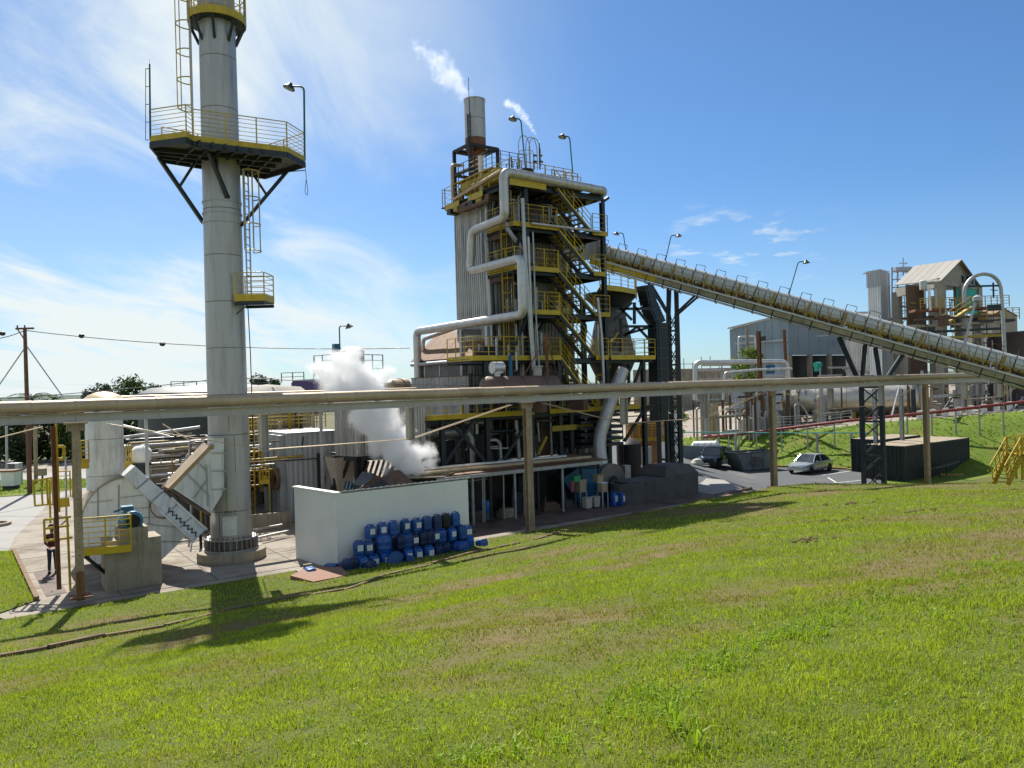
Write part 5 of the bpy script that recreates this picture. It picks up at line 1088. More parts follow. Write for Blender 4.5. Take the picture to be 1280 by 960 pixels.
# rounded loop pipe far left on the roof
mb = MB(); P = [LP(577, 207, 1), LP(565, 206, 0), LP(566, 250, 0)]; P[2].x, P[2].y = P[1].x, P[1].y; zr = P[2].z
bigpipe('roof_loop_pipe', 'slim pale pipe looped over the upper left edge of the boiler tower roof', [P[0], P[1], P[2], uv(-.3, -.6, 18.0)], .10, m_tan, .25)
# upper corrugated box next to stair (left building with brown gable roof)
LB = T('lean_to_building', 'small corrugated lean-to with a dusty brown gable roof left of the boiler tower', 'building', uv(0, 6, 0))
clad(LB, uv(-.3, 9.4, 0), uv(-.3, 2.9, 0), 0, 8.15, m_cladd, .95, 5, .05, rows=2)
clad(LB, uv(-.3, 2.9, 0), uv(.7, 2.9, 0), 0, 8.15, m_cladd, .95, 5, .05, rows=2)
mb = MB(); mb.prism([uv(-.3, 2.92, 8.1), uv(.7, 2.92, 8.1), uv(.7, 2.92, 9.2)], V*.06); LB.part('gable', mb, m_clad)
rs_ = mesh_of('roof_sheet', MB().box((0, 0, 0), (2.7, .92, .04)), m_roof)
for k in range(8):
    d = (uv(1.65, 0, 10.0)-uv(-.6, 0, 7.9)).normalized(); LB.inst('roof_sheet', rs_, frame(uv(.48, 2.95+.93*k, 9.02+rg.uniform(0, .02)), d, V.cross(d)*-1 if False else d.cross(V)))
mb = MB(); mb.cyl(uv(-.62, 2.6, 7.9), uv(-.62, 9.6, 7.9), .12, n=10); LB.part('gutter_pipe', mb, m_galv)
# lower annex in front (grey boxes on the left above the pipe)
q = T('corrugated_annex', 'low grey ribbed annex box beside the thick vertical pipe', 'annex', uv(-3.6, 4, 0))
clad(q, uv(-1.2, 8.6, 0), uv(-1.2, 1.6, 0), 0, 7.0, m_clad, 1, 5, .05); clad(q, uv(-1.2, 1.6, 0), uv(-.0, 1.6, 0), 0, 7.0, m_cladd, 1, 5, .05)
mb = MB(); mb.ubox(-1.22, -.0, 1.6, 8.7, 7.0, 7.05); q.part('flat_roof', mb, m_roof)
# ---- boiler top chimney
cb = uv(1.75, 5.0, 0); q = T('boiler_chimney', 'short fat grey chimney with a rusty lower rim on top of the boiler tower', 'chimney', cb+ZZ*17.4)
mb = MB(); mb.lathe(cb, [(.60, 21.52), (.64, 21.55), (.64, 22.7), (.61, 22.715), (.64, 22.73), (.64, 23.85), (.67, 23.87), (.67, 23.95), (.6, 23.95), (.6, 22)], 32); q.part('shell', mb, m_stack)
mb = MB(); mb.lathe(cb, [(.36, 17.6), (.36, 20.3), (.55, 20.75), (.635, 20.8), (.635, 21.53)], 28); q.part('rusty_rim', mb, m_rust)
mb = MB(); mb.lathe(cb, [(.33, 17.4), (.34, 20.4)], 20); mb.lathe(cb, [(.5, 18.1), (.5, 18.5), (.36, 18.9)], 20); q.part('neck', mb, m_rustdk)
for u, v in ((-1, -1), (1, -1), (1, 1), (-1, 1)):
    mb = MB(); mb.bar(cb+U*u+V*v*.9+ZZ*17.4, cb+U*u+V*v*.9+ZZ*20.9, .17, .17); q.part('frame_post', mb, m_black)
mb = MB()
for z in (20.85, 19.4):
    mb = MB()
    for a, b in (((-1, -1), (1, -1)), ((1, -1), (1, 1)), ((1, 1), (-1, 1)), ((-1, 1), (-1, -1))): mb.bar(cb+U*a[0]+V*a[1]*.9+ZZ*z, cb+U*b[0]+V*b[1]*.9+ZZ*z, .15, .17)
    q.part('frame_ring', mb, m_black)
for a in (0, 1.57, 3.14, 4.71): mb = MB(); d = Vector((math.cos(a), math.sin(a), 0)); mb.bar(cb+d*.5+ZZ*20.75, cb+d*1.1+ZZ*20.85, .1, .2); q.part('bracket', mb, m_black)
p = cb-U*.58-V*.3; mb = MB(); mb.cyl(p+ZZ*21, p+ZZ*25.1, .02, n=5); mb.box(p+ZZ*24.4, (.16, .02, .02)); q.part('lightning_rod', mb, m_dark)
mb = MB(); ladder(mb, cb-U*.66-V*.35+ZZ*20.8, cb-U*.66-V*.35+ZZ*22.9, -U, .3); q.part('ladder', mb, m_dark)
lamp_pole(FP(657, 212, .5), FP(651, 149, .5), -U, 'green floodlight pole on the boiler tower roof, left of the thin vent')
lamp_pole(FP(716, 216, .8), FP(712, 171, .8), -U, 'green floodlight pole on the boiler tower roof, right of the thin vent')
# brown vessel and fittings just above the overhead pipe
vs_ = T('steam_drum', 'brown horizontal vessel lying behind the overhead pipe at the foot of the boiler tower', 'tank', uv(0, -2.2, 5))
a = FP(610, 480, -2.2); b = FP(692, 478, -2.2); a.z = b.z = 6.28
mb = MB(); mb.cyl(a, b, .64, n=28); mb.lathe(a, [(.64, 0), (.6, .16), (.42, .3), (0, .38)], 28, (a-b).normalized()); vs_.part('vessel_shell', mb, m_brown)
for x in (622, 648, 675): mb = MB(); p = FP(x, 470, -2.2); p.z = 6.28; mb.ring(p, .65, .015, 24, U); vs_.part('shell_band', mb, m_rustdk)
for u in (.2, 3.0): mb = MB(); mb.ubox(u, u+.3, -3, -1.5, 4.98, 5.72); vs_.part('saddle', mb, m_rustdk)
p = FP(622, 470, -2.2); mb = MB(); mb.lathe(Vector((p.x, p.y, 6.9)), [(.16, 0), (.16, .16), (.3, .16), (.3, .24), (.2, .26)], 14); mb.cyl(Vector((p.x, p.y, 7.35))-U*.33, Vector((p.x, p.y, 7.35))+U*.3, .3, n=16); vs_.part('manway_valve', mb, m_meter)
p = FP(672, 470, -2.2); mb = MB(); mb.lathe(Vector((p.x, p.y, 6.9)), [(.24, 0), (.24, .42), (.3, .43), (.3, .52), (0, .52)], 16); vs_.part('white_dome', mb, m_bin)
p = FP(683, 430, -2.4); mb = MB(); mb.cyl(Vector((p.x, p.y, 6.6)), Vector((p.x, p.y, 9.1)), .09, n=8); mb.bar(Vector((p.x, p.y, 8.9)), FP(700, 480, -2.4), .04); mb.bar(Vector((p.x, p.y, 8.9)), FP(650, 478, -2.4), .04); vs_.part('rusty_mast', mb, m_rust)
mb = MB(); p = FP(638, 455, -1.6); mb.bar(Vector((p.x, p.y, 6.9)), Vector((p.x, p.y, 8.0)), .14); vs_.part('blue_pipe', mb, m_bluemach)
# ---- right hand side: ash tank, round platform, ducts
q = T('dust_tank', 'tapered pale sheet metal tank with dark cone right of the boiler stairs', 'tank', uv(9, 5, 7.9)); tk = FP(764, 420, 3.2); tk.z = 0
for z0_, z1_ in ((7.95, 8.8), (8.8, 9.7), (9.7, 10.6), (10.6, 11.2)):
    mb = MB(); ra = lambda z: 1.62-.22*(z-7.95); mb.lathe(tk, [(ra(z0_)-.05, z0_), (ra(z0_), z0_+.015), (ra(z1_), z1_-.015), (ra(z1_)-.05, z1_)], 14); q.part('tank_course', mb, m_cladd)
mb = MB(); mb.lathe(tk, [(.85, 11.2), (1.7, 12.0), (1.7, 12.3), (0, 12.3)], 16); q.part('dark_cone', mb, m_dark)
mb = MB(); mb.lathe(tk, [(1.6, 7.9), (1.0, 6.6), (.45, 5.9), (0, 5.9)], 16); q.part('lower_cone', mb, m_concdk)
q = T('round_gallery', 'yellow railed half round gallery between the boiler stairs and the conveyor head', 'platform', Vector((tk.x, tk.y, 12.2)))
zq = 12.25; pts = [Vector((p.x, p.y, zq)) for p in (FP(750, 356, .2), FP(762, 366, .3), FP(777, 374, .5), FP(794, 374, 1.2), FP(796, 374, 4))]
mb = MB(); mb.prism(pts+[FP(752, 374, 5)*1.0-ZZ*0] if False else [p-ZZ*.04 for p in pts]+[Vector((tk.x-1, tk.y+1.5, zq-.04))], ZZ*.04); q.part('deck', mb, m_grate)
mb = MB(); toe(mb, pts, .32, .03, -.2); q.part('toe_board', mb, m_yellow)
mb = MB(); rail(mb, pts, 1.15, .8, 4, .022); q.part('railing', mb, m_rail)
mb = MB()
for a, b in (((760, 386), (812, 386)), ((776, 398), (776, 440)), ((793, 378), (793, 405)), ((794, 384), (815, 410)), ((776, 408), (816, 408)), ((780, 420), (796, 409)), ((797, 409), (815, 428)), ((775, 385), (790, 400)), ((768, 400), (790, 378)), ((775, 455), (775, 480)), ((786, 455), (786, 482)), ((766, 482), (787, 458)), ((757, 425), (816, 408))):
    mb.bar(W(*a, 49.2), W(*b, 49.2), .14, .16)
q.part('truss_member', mb, m_dark)
for (p_, lab) in (((790, 385), ''),): pass
mb = MB(); cc = W(787, 396, 48.6)
DZ = 50.6; m_rib = M('blue_grey_rib_paint', (.05, .075, .08), .5, .2)
q = T('elevator_duct', 'dark blue steel boxed elevator duct bent under the conveyor head, right of the boiler tower', 'duct', W(826, 592, DZ))
path = [(806, 357), (811, 381), (821, 404), (823, 480), (824, 526)]; pw_ = [.8, .9, .92, .92, .92]
for i in range(4):
    a, b = W(*path[i], DZ), W(*path[i+1], DZ); n = 1 if i < 2 else 3
    for k in range(n):
        p, e = a+(b-a)*(k/n), a+(b-a)*((k+1)/n); d = (e-p).normalized(); s = V.cross(d).normalized()
        mb = MB(); mb.box((p+e)/2, ((e-p).length+.02, .8, pw_[i]), d, V, s); q.part('duct_box', mb, m_dark)
        mb = MB(); m__ = max(1, int((e-p).length/.45))
        for j in range(m__): c = p+(e-p)*((j+.5)/m__); mb.box(c, (.05, .9, pw_[i]+.1), d, V, s)
        mb.box((p+e)/2-V*.43+s*(pw_[i]*.25), ((e-p).length, .05, .06), d, V, s); q.part('rib', mb, m_rib)
for dx_ in (-5, 5):
    mb = MB(); mb.bar(W(828+dx_, 526, DZ), W(830+dx_, 590, DZ), .22, .22); q.part('leg', mb, m_dark)
P = [W(779, 462, 44.5), W(768, 490, 44.0), W(754, 530, 43.5), W(749, 548, 43.3), W(751, 575, 43.0), W(757, 602, 42.8)]
bigpipe('bent_duct_pipe', 'bright galvanised round duct kinking down to the right of the pipe post beside the shed', P, .36, m_alu, .5)
# ---- things under the z=4.95 gallery
q = T('lower_steelwork', 'dark grimy machinery and pipework crowded beneath the lowest yellow gallery', 'machinery', uv(0, 1, 0))
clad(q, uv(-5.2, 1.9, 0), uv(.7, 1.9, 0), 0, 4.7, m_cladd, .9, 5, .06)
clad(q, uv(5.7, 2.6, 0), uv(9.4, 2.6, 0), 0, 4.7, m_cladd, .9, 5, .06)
for P, r, mt in (([(536, 541), (583, 541), (588, 548), (590, 605)], .24, m_galv), ([(560, 528), (606, 528), (609, 533), (610, 575)], .11, m_alu), ([(592, 551), (621, 550), (625, 555), (626, 578), (640, 575)], .10, m_alu), ([(645, 525), (648, 560), (650, 585)], .12, m_alu), ([(663, 525), (666, 560), (670, 580)], .13, m_alu),
                 ([(596, 530), (596, 545)], .1, m_alu), ([(580, 560), (577, 604)], .05, m_alu), ([(688, 520), (690, 578)], .07, m_galv), ([(696, 522), (699, 577)], .05, m_galv), ([(672, 528), (674, 552)], .06, m_alu), ([(600, 540), (650, 538)], .09, m_dark), ([(575, 562), (640, 560)], .05, m_alu)):
    mb = MB(); mb.tube(bend([FP(x, y, -.3) for x, y in P], .3), r, 10); q.part('service_pipe', mb, mt)
rr2 = random.Random(4)
for k in range(70):
    u = rr2.uniform(-5, 9.3); v = rr2.uniform(-.6, 1.6); mb = MB(); z = 2.4 if u < 5 else 0; ty = rr2.random()
    if ty < .45: mb.cyl(uv(u, v, z), uv(u, v, 4.8), rr2.uniform(.03, .12), n=8)
    elif ty < .75: zz = rr2.uniform(2.7, 4.6); mb.cyl(uv(u, v, zz), uv(min(9.3, u+rr2.uniform(1, 3)), v, zz), rr2.uniform(.03, .1), n=8)
    else: mb.ubox(u, u+rr2.uniform(.4, 1.1), v, v+.4, z, z+rr2.uniform(.5, 1.6))
    q.part(('riser_pipe', 'header_pipe', 'valve_body')[0 if ty < .45 else 1 if ty < .75 else 2], mb, rr2.choice([m_galv, m_dark, m_rustdk, m_alu, m_black, m_dark]))
mb = MB(); mb.bar(FP(690, 536, -1), FP(741, 532, -1), .1, .3); mb.bar(FP(672, 568, -.8), FP(683, 546, -.8), .12, .15); q.part('yellow_beam', mb, m_yellowold)
for k in range(6): mb = MB(); mb.ubox(4.1, 7.3, -1.4, .8, 2.75+.34*k, 2.93+.34*k); q.part('louvre_bank', mb, m_dark)
# ================================================================== low open shed in front of the boiler house
SH = T('open_shed', 'low dark open sided shed with a thin dusty roof in front of the boiler tower', 'shed', uv(-1, -3, 0))
zr_ = 2.42
def SP(x, y, v=-4.4): return FP(x, y, v)
ua_ = -6.8; ub_ = 2.9
rsh = mesh_of('roof_sheet', MB().box((0, 0, 0), (.78, 3.3, .03)), m_roof)
k = 0; u = ua_
while u < ub_: SH.inst('roof_sheet', rsh, frame(uv(u+.4, -2.75, zr_+rg.uniform(-.01, .015)), U, (ZZ+V*-.03).normalized())); u += .79
for v in (-4.42, -4.2):
    mb = MB(); mb.bar(uv(ua_-.2, v, zr_-.12), uv(ub_, v, zr_-.12), .12, .16); SH.part('eaves_beam', mb, m_galv if v < -4.3 else m_dark)
mb = MB(); mb.tube([uv(ua_-1, -4.1, zr_+.2), uv(0, -4.1, zr_+.18), uv(ub_-.5, -4.1, zr_+.16)], .09, 8); SH.part('roof_pipe', mb, m_tan)
mb = MB(); mb.tube([uv(ua_-1, -3.8, zr_+.35), uv(1, -3.8, zr_+.3)], .07, 8); SH.part('roof_pipe', mb, m_alu)
for u in (-6.6, -5.0, -4.0, -2.6, -1.2, .35, 1.6, 2.8):
    mb = MB(); mb.bar(uv(u, -4.25, 0), uv(u, -4.25, zr_-.1), .1, .1); SH.part('shed_post', mb, m_galv if u in (-5.0, -2.6, .35) else m_dark)
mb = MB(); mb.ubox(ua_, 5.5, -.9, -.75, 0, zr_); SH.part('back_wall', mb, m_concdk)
rr2 = random.Random(9)
def item(nm, lab, cat, mb, mt, loc, g=None): return solo(nm, lab, cat, mb, mt, loc, g)
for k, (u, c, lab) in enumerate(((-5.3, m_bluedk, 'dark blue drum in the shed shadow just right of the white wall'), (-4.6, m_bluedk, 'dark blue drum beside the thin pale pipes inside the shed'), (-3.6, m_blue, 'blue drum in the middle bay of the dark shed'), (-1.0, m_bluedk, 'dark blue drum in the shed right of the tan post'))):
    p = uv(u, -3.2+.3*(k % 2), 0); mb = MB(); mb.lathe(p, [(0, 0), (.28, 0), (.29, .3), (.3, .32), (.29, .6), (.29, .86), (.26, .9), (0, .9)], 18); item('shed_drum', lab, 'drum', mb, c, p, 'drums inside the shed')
mb = MB()
for u in (-5.6, -5.45, -4.9, -4.3, -4.2, -3.1, -1.9): mb.cyl(uv(u, -4.0, 0), uv(u+.03, -4.0, zr_-.2), .035, n=6)
mb.tube([uv(-5.8, -4.0, 2.0), uv(-4.0, -4.0, 2.05)], .03, 6); item('pale_standpipes', 'row of thin pale standpipes at the front of the shed', 'pipes', mb, m_galv, uv(-3, -4, 0))
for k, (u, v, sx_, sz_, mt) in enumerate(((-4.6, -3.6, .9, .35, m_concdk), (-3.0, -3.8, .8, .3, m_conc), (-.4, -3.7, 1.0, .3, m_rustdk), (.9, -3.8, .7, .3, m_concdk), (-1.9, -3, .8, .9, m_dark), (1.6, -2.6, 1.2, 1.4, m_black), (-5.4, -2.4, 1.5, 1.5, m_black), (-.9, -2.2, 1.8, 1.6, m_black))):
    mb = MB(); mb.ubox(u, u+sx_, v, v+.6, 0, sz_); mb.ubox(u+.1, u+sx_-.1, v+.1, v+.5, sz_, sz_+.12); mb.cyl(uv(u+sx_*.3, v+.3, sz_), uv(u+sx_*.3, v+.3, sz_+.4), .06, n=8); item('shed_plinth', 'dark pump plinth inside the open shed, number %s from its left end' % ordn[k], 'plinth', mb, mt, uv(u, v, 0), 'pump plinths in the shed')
p = uv(.9, -4.35, 1.15); mb = MB(); mb.ubox(.78, .98, -4.42, -4.36, .95, 1.5); item('red_extinguisher_sign', 'small red and white board beside the tan post at the shed', 'sign', mb, m_red, p)
# blue machine at the right end of the shed
q = T('blue_blower', 'blue painted blower with a grey disc casing at the right end of the shed', 'blower', uv(5.5, -3, 0))
mb = MB(); mb.prism([SP(x, y, -2.8) for x, y in ((703, 598), (722, 586), (752, 586), (752, 622), (722, 625))], V*.9); q.part('housing', mb, m_bluemach)
c = SP(766, 602, -3.0); mb = MB(); mb.lathe(c, [(0, 0), (.92, 0), (1.0, .05), (1.0, .4), (.92, .45), (0, .45)], 30, V); q.part('disc_casing', mb, M('taupe_casing_paint', (.17, .15, .12), .6, .2, .2, 2, .3))
mb = MB(); mb.lathe(c-V*.01, [(.3, -.02), (.34, -.05), (.3, -.06), (0, -.06)], 18, V); q.part('hub', mb, m_black)
mb = MB(); mb.prism([SP(x, y, -3.3) for x, y in ((774, 632), (776, 602), (781, 602), (790, 630))], V*.7); q.part('side_stand', mb, m_bluemach)
mb = MB(); mb.prism([SP(x, y, -3.1) for x, y in ((722, 628), (722, 615), (758, 612), (760, 628))], V*.8); q.part('base_frame', mb, m_bluemach)
def gp(x, y, z=0): return G(x, y, z)
def bx(name, lab, cat, x, y, w_, d_, h_, mt, z=0, grp=None, legs=None, lid=None):
    p = gp(x, y); t = T(name, lab, cat, p, grp); mb = MB(); c = p+V*(d_/2)
    vs = []
    for k, zz in ((.92, z), (1.0, z+h_)):
        for sx_, sy_ in ((-1, -1), (1, -1), (1, 1), (-1, 1)): vs.append(c+U*(sx_*w_/2*k)+V*(sy_*d_/2*k)+ZZ*zz)
    mb.add(vs, [(0, 1, 5, 4), (1, 2, 6, 5), (2, 3, 7, 6), (3, 0, 4, 7), (4, 5, 6, 7), (3, 2, 1, 0)]); t.part('body', mb, mt)
    mb = MB(); mb.box(c+ZZ*(z+h_+.015), (w_*1.08, d_*1.08, .03), U, V, ZZ); t.part('lid', mb, lid or mt)
    if legs:
        for sx_ in (-1, 1):
            for sy_ in (-1, 1): mb = MB(); mb.bar(c+U*(sx_*w_*.46)+V*(sy_*d_*.46), c+U*(sx_*w_*.46)+V*(sy_*d_*.46)+ZZ*z, .04); t.part('leg', mb, m_galv)
    return t
bx('white_crate', 'left one of two off-white crates standing in front of the blue blower', 'crate', 737, 637, .40, .36, .52, m_bin, .06, 'off-white crates by the blower')
bx('white_crate', 'right one of two off-white crates standing in front of the blue blower', 'crate', 747, 635, .38, .36, .50, m_bin, .06, 'off-white crates by the blower')
bx('beige_bin', 'tall beige bin on a stand left of the blue blower casing', 'bin', 730, 636, .45, .4, .62, m_beigebin, .85, None, True)
bx('beige_cabinet', 'pale beige box on thin legs in front of the grey disc casing', 'cabinet', 757, 635, .40, .4, .45, m_beigebin, .82, None, True, m_paper)
bx('beige_cabinet', 'beige carton stacked above the crates beside the disc casing', 'cabinet', 752, 634, .40, .4, .35, m_beigebin, 1.30)
bx('green_box', 'small bright green plastic box on the beige bin', 'box', 723, 637, .42, .3, .28, m_grnbox, 1.42)
for x, lab in ((768, 'left one of two blue cans with white labels beside the blue side stand'), (778, 'right one of two blue cans with white labels beside the blue side stand')):
    p = gp(x, 632); put(protos[0], (p.x, p.y, 0.0), UA, lab).scale = (1.25, 1.25, 1.45)
# brick cabin and stairs behind, to the right
q = T('brick_cabin', 'small orange brick cabin behind yellow stairs, right of the pipe post', 'building', W(795, 590, 55))
a = W(785, 528, 56); b = W(822, 528, 58)
mb = MB(); c = (a+b)/2; mb.box(Vector((c.x, c.y, 1.9)), ((b-a).length, 2.4, 3.8), (Vector((b.x-a.x, b.y-a.y, 0))).normalized()); q.part('brick_wall', mb, m_brick)
brm = mesh_of('brick', MB().box((0, 0, 0), (.30, .03, .10)), m_brick); dn = Vector((b.x-a.x, b.y-a.y, 0)).normalized(); nn_ = Vector((dn.y, -dn.x, 0))
for r__ in range(16):
    for k in range(7): q.inst('brick', brm, frame(Vector((c.x, c.y, 0))+nn_*1.205+dn*((k-3+.25*(r__ % 2)*2-.25)*.345)+ZZ*(2.0+r__*.118), dn))
mb = MB(); mb.box(Vector((c.x, c.y, 4.0))+nn_*.2, ((b-a).length+1.6, 3.6, .1), dn); q.part('roof_slab', mb, m_conttop)
mb = MB(); rail(mb, [W(783, 553, 53), W(815, 551, 54), W(832, 551, 54)], 1.2, .5, 5, .025); toe(mb, [W(785, 553, 53), W(815, 551, 54), W(834, 551, 54)], .25); q.part('yellow_railing', mb, m_yellow)
q = T('white_store', 'small white walled store behind the dark conveyor tower legs', 'building', W(850, 585, 62)); mb = MB(); a = W(838, 540, 63); mb.box(Vector((a.x-.2, a.y+1, 1.9)), (1.2, 2.5, 3.8), U, V, ZZ); q.part('white_wall', mb, m_white)
mb = MB(); mb.box(Vector((a.x-.2, a.y+1, 3.85)), (1.5, 2.8, .1), U, V, ZZ); q.part('roof', mb, m_conttop)
mb = MB()
# concrete block / bund right of the blower
zt_ = 1.5; q = T('concrete_bund', 'massive dark stained concrete block at the foot of the conveyor tower', 'bund', G(830, 618))
f = [G(785, 625), G(800, 628), G(868, 615), G(874, 612)]
pl_ = [G(781, 622), G(845, 617), G(874, 611)]
a, b, c = G(788, 621), G(858, 619), G(875, 607)
mb = MB(); mb.ubox(0, 0.01, 0, .01, -1, -.9)
mb = MB(); o_ = G(862, 619); mb.ubox(-4.6, 0, 0, 1.5, -.05, 1.15, o_); q.part('low_wall', mb, m_concdk)
mb = MB(); bp = [o_-U*1.9-V*.003, o_+U*.75-V*.003, o_+U*.75+V*2.2, o_-U*1.9+V*2.2]; tp_ = [o_-U*1.5+V*.3+ZZ*1.75, o_+U*.4+V*.3+ZZ*1.7, o_+U*.4+V*1.8+ZZ*1.7, o_-U*1.5+V*1.8+ZZ*1.75]; md = [p+ZZ*1.25 for p in bp]
mb.add(bp+md+tp_, [(0, 1, 5, 4), (1, 2, 6, 5), (2, 3, 7, 6), (3, 0, 4, 7), (4, 5, 9, 8), (5, 6, 10, 9), (6, 7, 11, 10), (7, 4, 8, 11), (8, 9, 10, 11)]); q.part('sloped_block', mb, m_concdk)
mb = MB(); mb.lathe(o_-U*4.4+V*.4, [(.9, 0), (.9, 1.1), (.75, 1.1), (.75, .4), (0, .4)], 20); q.part('round_pit_wall', mb, m_concdk)
p = G(797, 606, .0); mb = MB(); mb.lathe(W(786, 566, 50)-ZZ*1.6, [(.7, 0), (.8, 1.1), (.8, 2.2), (.4, 2.5), (0, 2.5)], 16); solo('dark_tank', 'dark upright tank in the shade behind the concrete block', 'tank', mb, m_black, W(786, 590, 50))
p = W(811, 575, 52); mb = MB(); mb.ubox(-.3, .3, 0, .4, 0, 2.0, Vector((p.x, p.y, 0))); solo('grey_panel_box', 'narrow grey electrical cabinet by the dark elevator duct', 'cabinet', mb, m_galv, Vector((p.x, p.y, 0)))
# ================================================================== process area between the stack and the boiler
q = T('grey_clad_cabinets', 'grey ribbed sheet metal housing with two round brown fan guards behind the white building', 'housing', G(362, 652))
gc = G(362, 652); gz = W(362, 543, gc.y).z
clad(q, gc, gc+U*2.6, 0, gz, m_cladlt, .5, 2, .02); clad(q, gc+V*3.2, gc, 0, gz, m_cladlt, .8, 2, .03)
mb = MB(); mb.ubox(-.05, 2.65, -.05, 3.3, gz, gz+.07, gc); q.part('top_plate', mb, m_galv)
mb = MB(); mb.bar(gc-V*.04-U*.03+ZZ*(gz*.70), gc+U*2.05-V*.04+ZZ*(gz*.70), .05, .05); mb.bar(gc-U*.04+ZZ*(gz*.70), gc+V*3.2-U*.04+ZZ*(gz*.70), .05, .05); q.part('horizontal_seam', mb, m_dark)
for k in range(3):
    mb = MB(); mb.ubox(-.30, .0, .35+1.0*k, .95+1.0*k, .3, gz-.05, gc); q.part('side_pilaster', mb, m_cladlt)
for v in (.6, 2.3):
    mb = MB(); mb.lathe(gc+V*v-U*.34+ZZ*2.1, [(.2, 0), (.52, .02), (.55, .1), (.55, .22), (.5, .24), (.2, .1)], 22, -U); q.part('fan_guard', mb, m_rustdk)
mb = MB(); mb.cyl(gc+V*1.45-U*.35+ZZ*1.9, gc+V*1.45-U*.8+ZZ*1.9, .16, n=12); mb.bar(gc+V*1.45-U*.4+ZZ*.2, gc+V*1.45-U*.4+ZZ*3, .07); q.part('blue_pump_motor', mb, m_motor)
p = gc+U*1.72-V*.06+ZZ*2.15; mb = MB(); mb.box(p+ZZ*.1, (.20, .05, .26), U, V, ZZ); q.part('white_notice', mb, m_paper)
mb = MB(); mb.box(p-ZZ*.22, (.30, .12, .32), U, V, ZZ); q.part('red_call_box', mb, m_red)
mb = MB(); mb.bar(gc+U*.8-V*.05+ZZ*(gz-.15), gc+U*.7-V*.05+ZZ*(gz-.75), .05); q.part('dark_bracket', mb, m_dark)
# galleries on the roof behind it
q = T('rear_gallery', 'cluttered yellow railed gallery above the grey ribbed housing', 'platform', gc+V*4)
for k, (a, b) in enumerate(((-1.2, 3.4), (-1.2, 3.4), (.6, 2.2))):
    v = 3.5+.9*k; mb = MB(); rail(mb, [gc+U*a+V*v+ZZ*(gz+.1), gc+U*b+V*v+ZZ*(gz+.1)], 1.0, .5, 4, .022); q.part('railing', mb, m_yellowold if k else m_yellow)
mb = MB(); mb.ubox(-1.2, 3.4, 3.4, 6, gz-.05, gz+.02, gc); q.part('deck', mb, m_grate)
for k in range(9): mb = MB(); mb.ubox(1.3, 2.2, 4.6, 4.7, gz+.15+.18*k, gz+.22+.18*k, gc); q.part('louvre_slat', mb, m_rustdk)
rr3 = random.Random(8)
for k in range(14):
    u, v = rr3.uniform(-1.4, 3), rr3.uniform(4, 7); mb = MB(); mb.cyl(gc+U*u+V*v+ZZ*1, gc+U*u+V*v+ZZ*(gz+rr3.uniform(.4, 1.5)), rr3.uniform(.04, .14), n=8); q.part('riser_pipe', mb, rr3.choice([m_galv, m_dark, m_rustdk, m_alu, m_yellowold]))
# square column behind the stack under the pipe, and pipe bridge
# corrugated hopper house with black legs and perforated hopper
SC = W(447, 571, 36.0); sz = SC.z; SC = Vector((SC.x, SC.y, 0))
q = T('hopper_silo', 'pale corrugated square silo on black steel legs half veiled by the steam', 'silo', SC)
clad(q, SC, SC+U*3.6, sz, 6.1, m_clad, .6, 4, .06); LVs = Vector((-.80, .60, 0)); e_ = SC+LVs*1.55
clad(q, e_, SC, sz, 6.1, m_clad, .52, 5, .05)
mb = MB(); mb.prism([SC+U*.04+V*.06+ZZ*sz, SC+U*3.6+V*.06+ZZ*sz, SC+U*3.4+V*2.2+ZZ*sz, e_+V*.9+U*.1+ZZ*sz], ZZ*.1); q.part('floor_plate', mb, m_black)
mb = MB(); mb.prism([SC+V*.08+ZZ*6.1, SC+U*3.6+V*.06+ZZ*6.1, SC+U*3.4+V*2.2+ZZ*6.1, e_+V*.9+U*.1+ZZ*6.1], ZZ*.05); q.part('roof_plate', mb, m_galv)
mb = MB(); mb.bar(SC-V*.03+ZZ*(sz-.1), SC+U*3.6-V*.03+ZZ*(sz-.1), .12, .22); mb.bar(e_+ZZ*(sz-.1), SC+ZZ*(sz-.1), .12, .22); q.part('edge_beam', mb, m_black)
for p in (SC, e_, SC+U*2.3, SC+U*1.2+V*2, e_+V*2): mb = MB(); mb.ibeam(p, p+ZZ*sz, .26, .26, .03); q.part('leg', mb, m_black)
for a, b in ((SC+U*2.2+ZZ*3.0, SC+U*.2+ZZ*1.0), (SC+U*.1+V*2+ZZ*3, e_+V*1+ZZ*1.2), (e_+ZZ*1.6+U*.1, SC+LVs*.6+ZZ*3.2)): mb = MB(); mb.bar(a, b, .12); q.part('brace', mb, m_black)
m_perf = M('perforated_beige_mesh', (.42, .37, .29), .7, .2, .25, 22, .3)
mb = MB(); c = SC+LVs*.6+V*.9
vs = [c+U*a+V*b+ZZ*z for (s, z) in ((.62, sz-.05), (.2, 1.1)) for (a, b) in ((-s, -s), (s, -s), (s, s), (-s, s))]
mb.add(vs, [(0, 1, 5, 4), (1, 2, 6, 5), (2, 3, 7, 6), (3, 0, 4, 7)]); q.part('hopper_cone', mb, m_perf)
for k in range(8): mb = MB(); p = SC+U*(.5+.28*k)+V*.5+ZZ*(sz-.3); mb.bar(p, p-ZZ*1.3-U*.5, .05, .12); q.part('louvre_slat', mb, m_rustdk)
p = SC+LVs*.75-V*.25+ZZ*1.9; mb = MB()
mb.box(p, (.55, .03, .34), (U-ZZ*.35).normalized(), V); m_bl = m_bluemach
solo('blue_striped_panel', 'small tilted blue panel with white stripes below the corrugated silo', 'panel', mb, m_bl, p)
mb = MB()
for k in range(3): mb.box(p-V*.02+(U-ZZ*.35).normalized()*(-.17+.17*k), (.05, .01, .30), (U-ZZ*.35).normalized(), V)
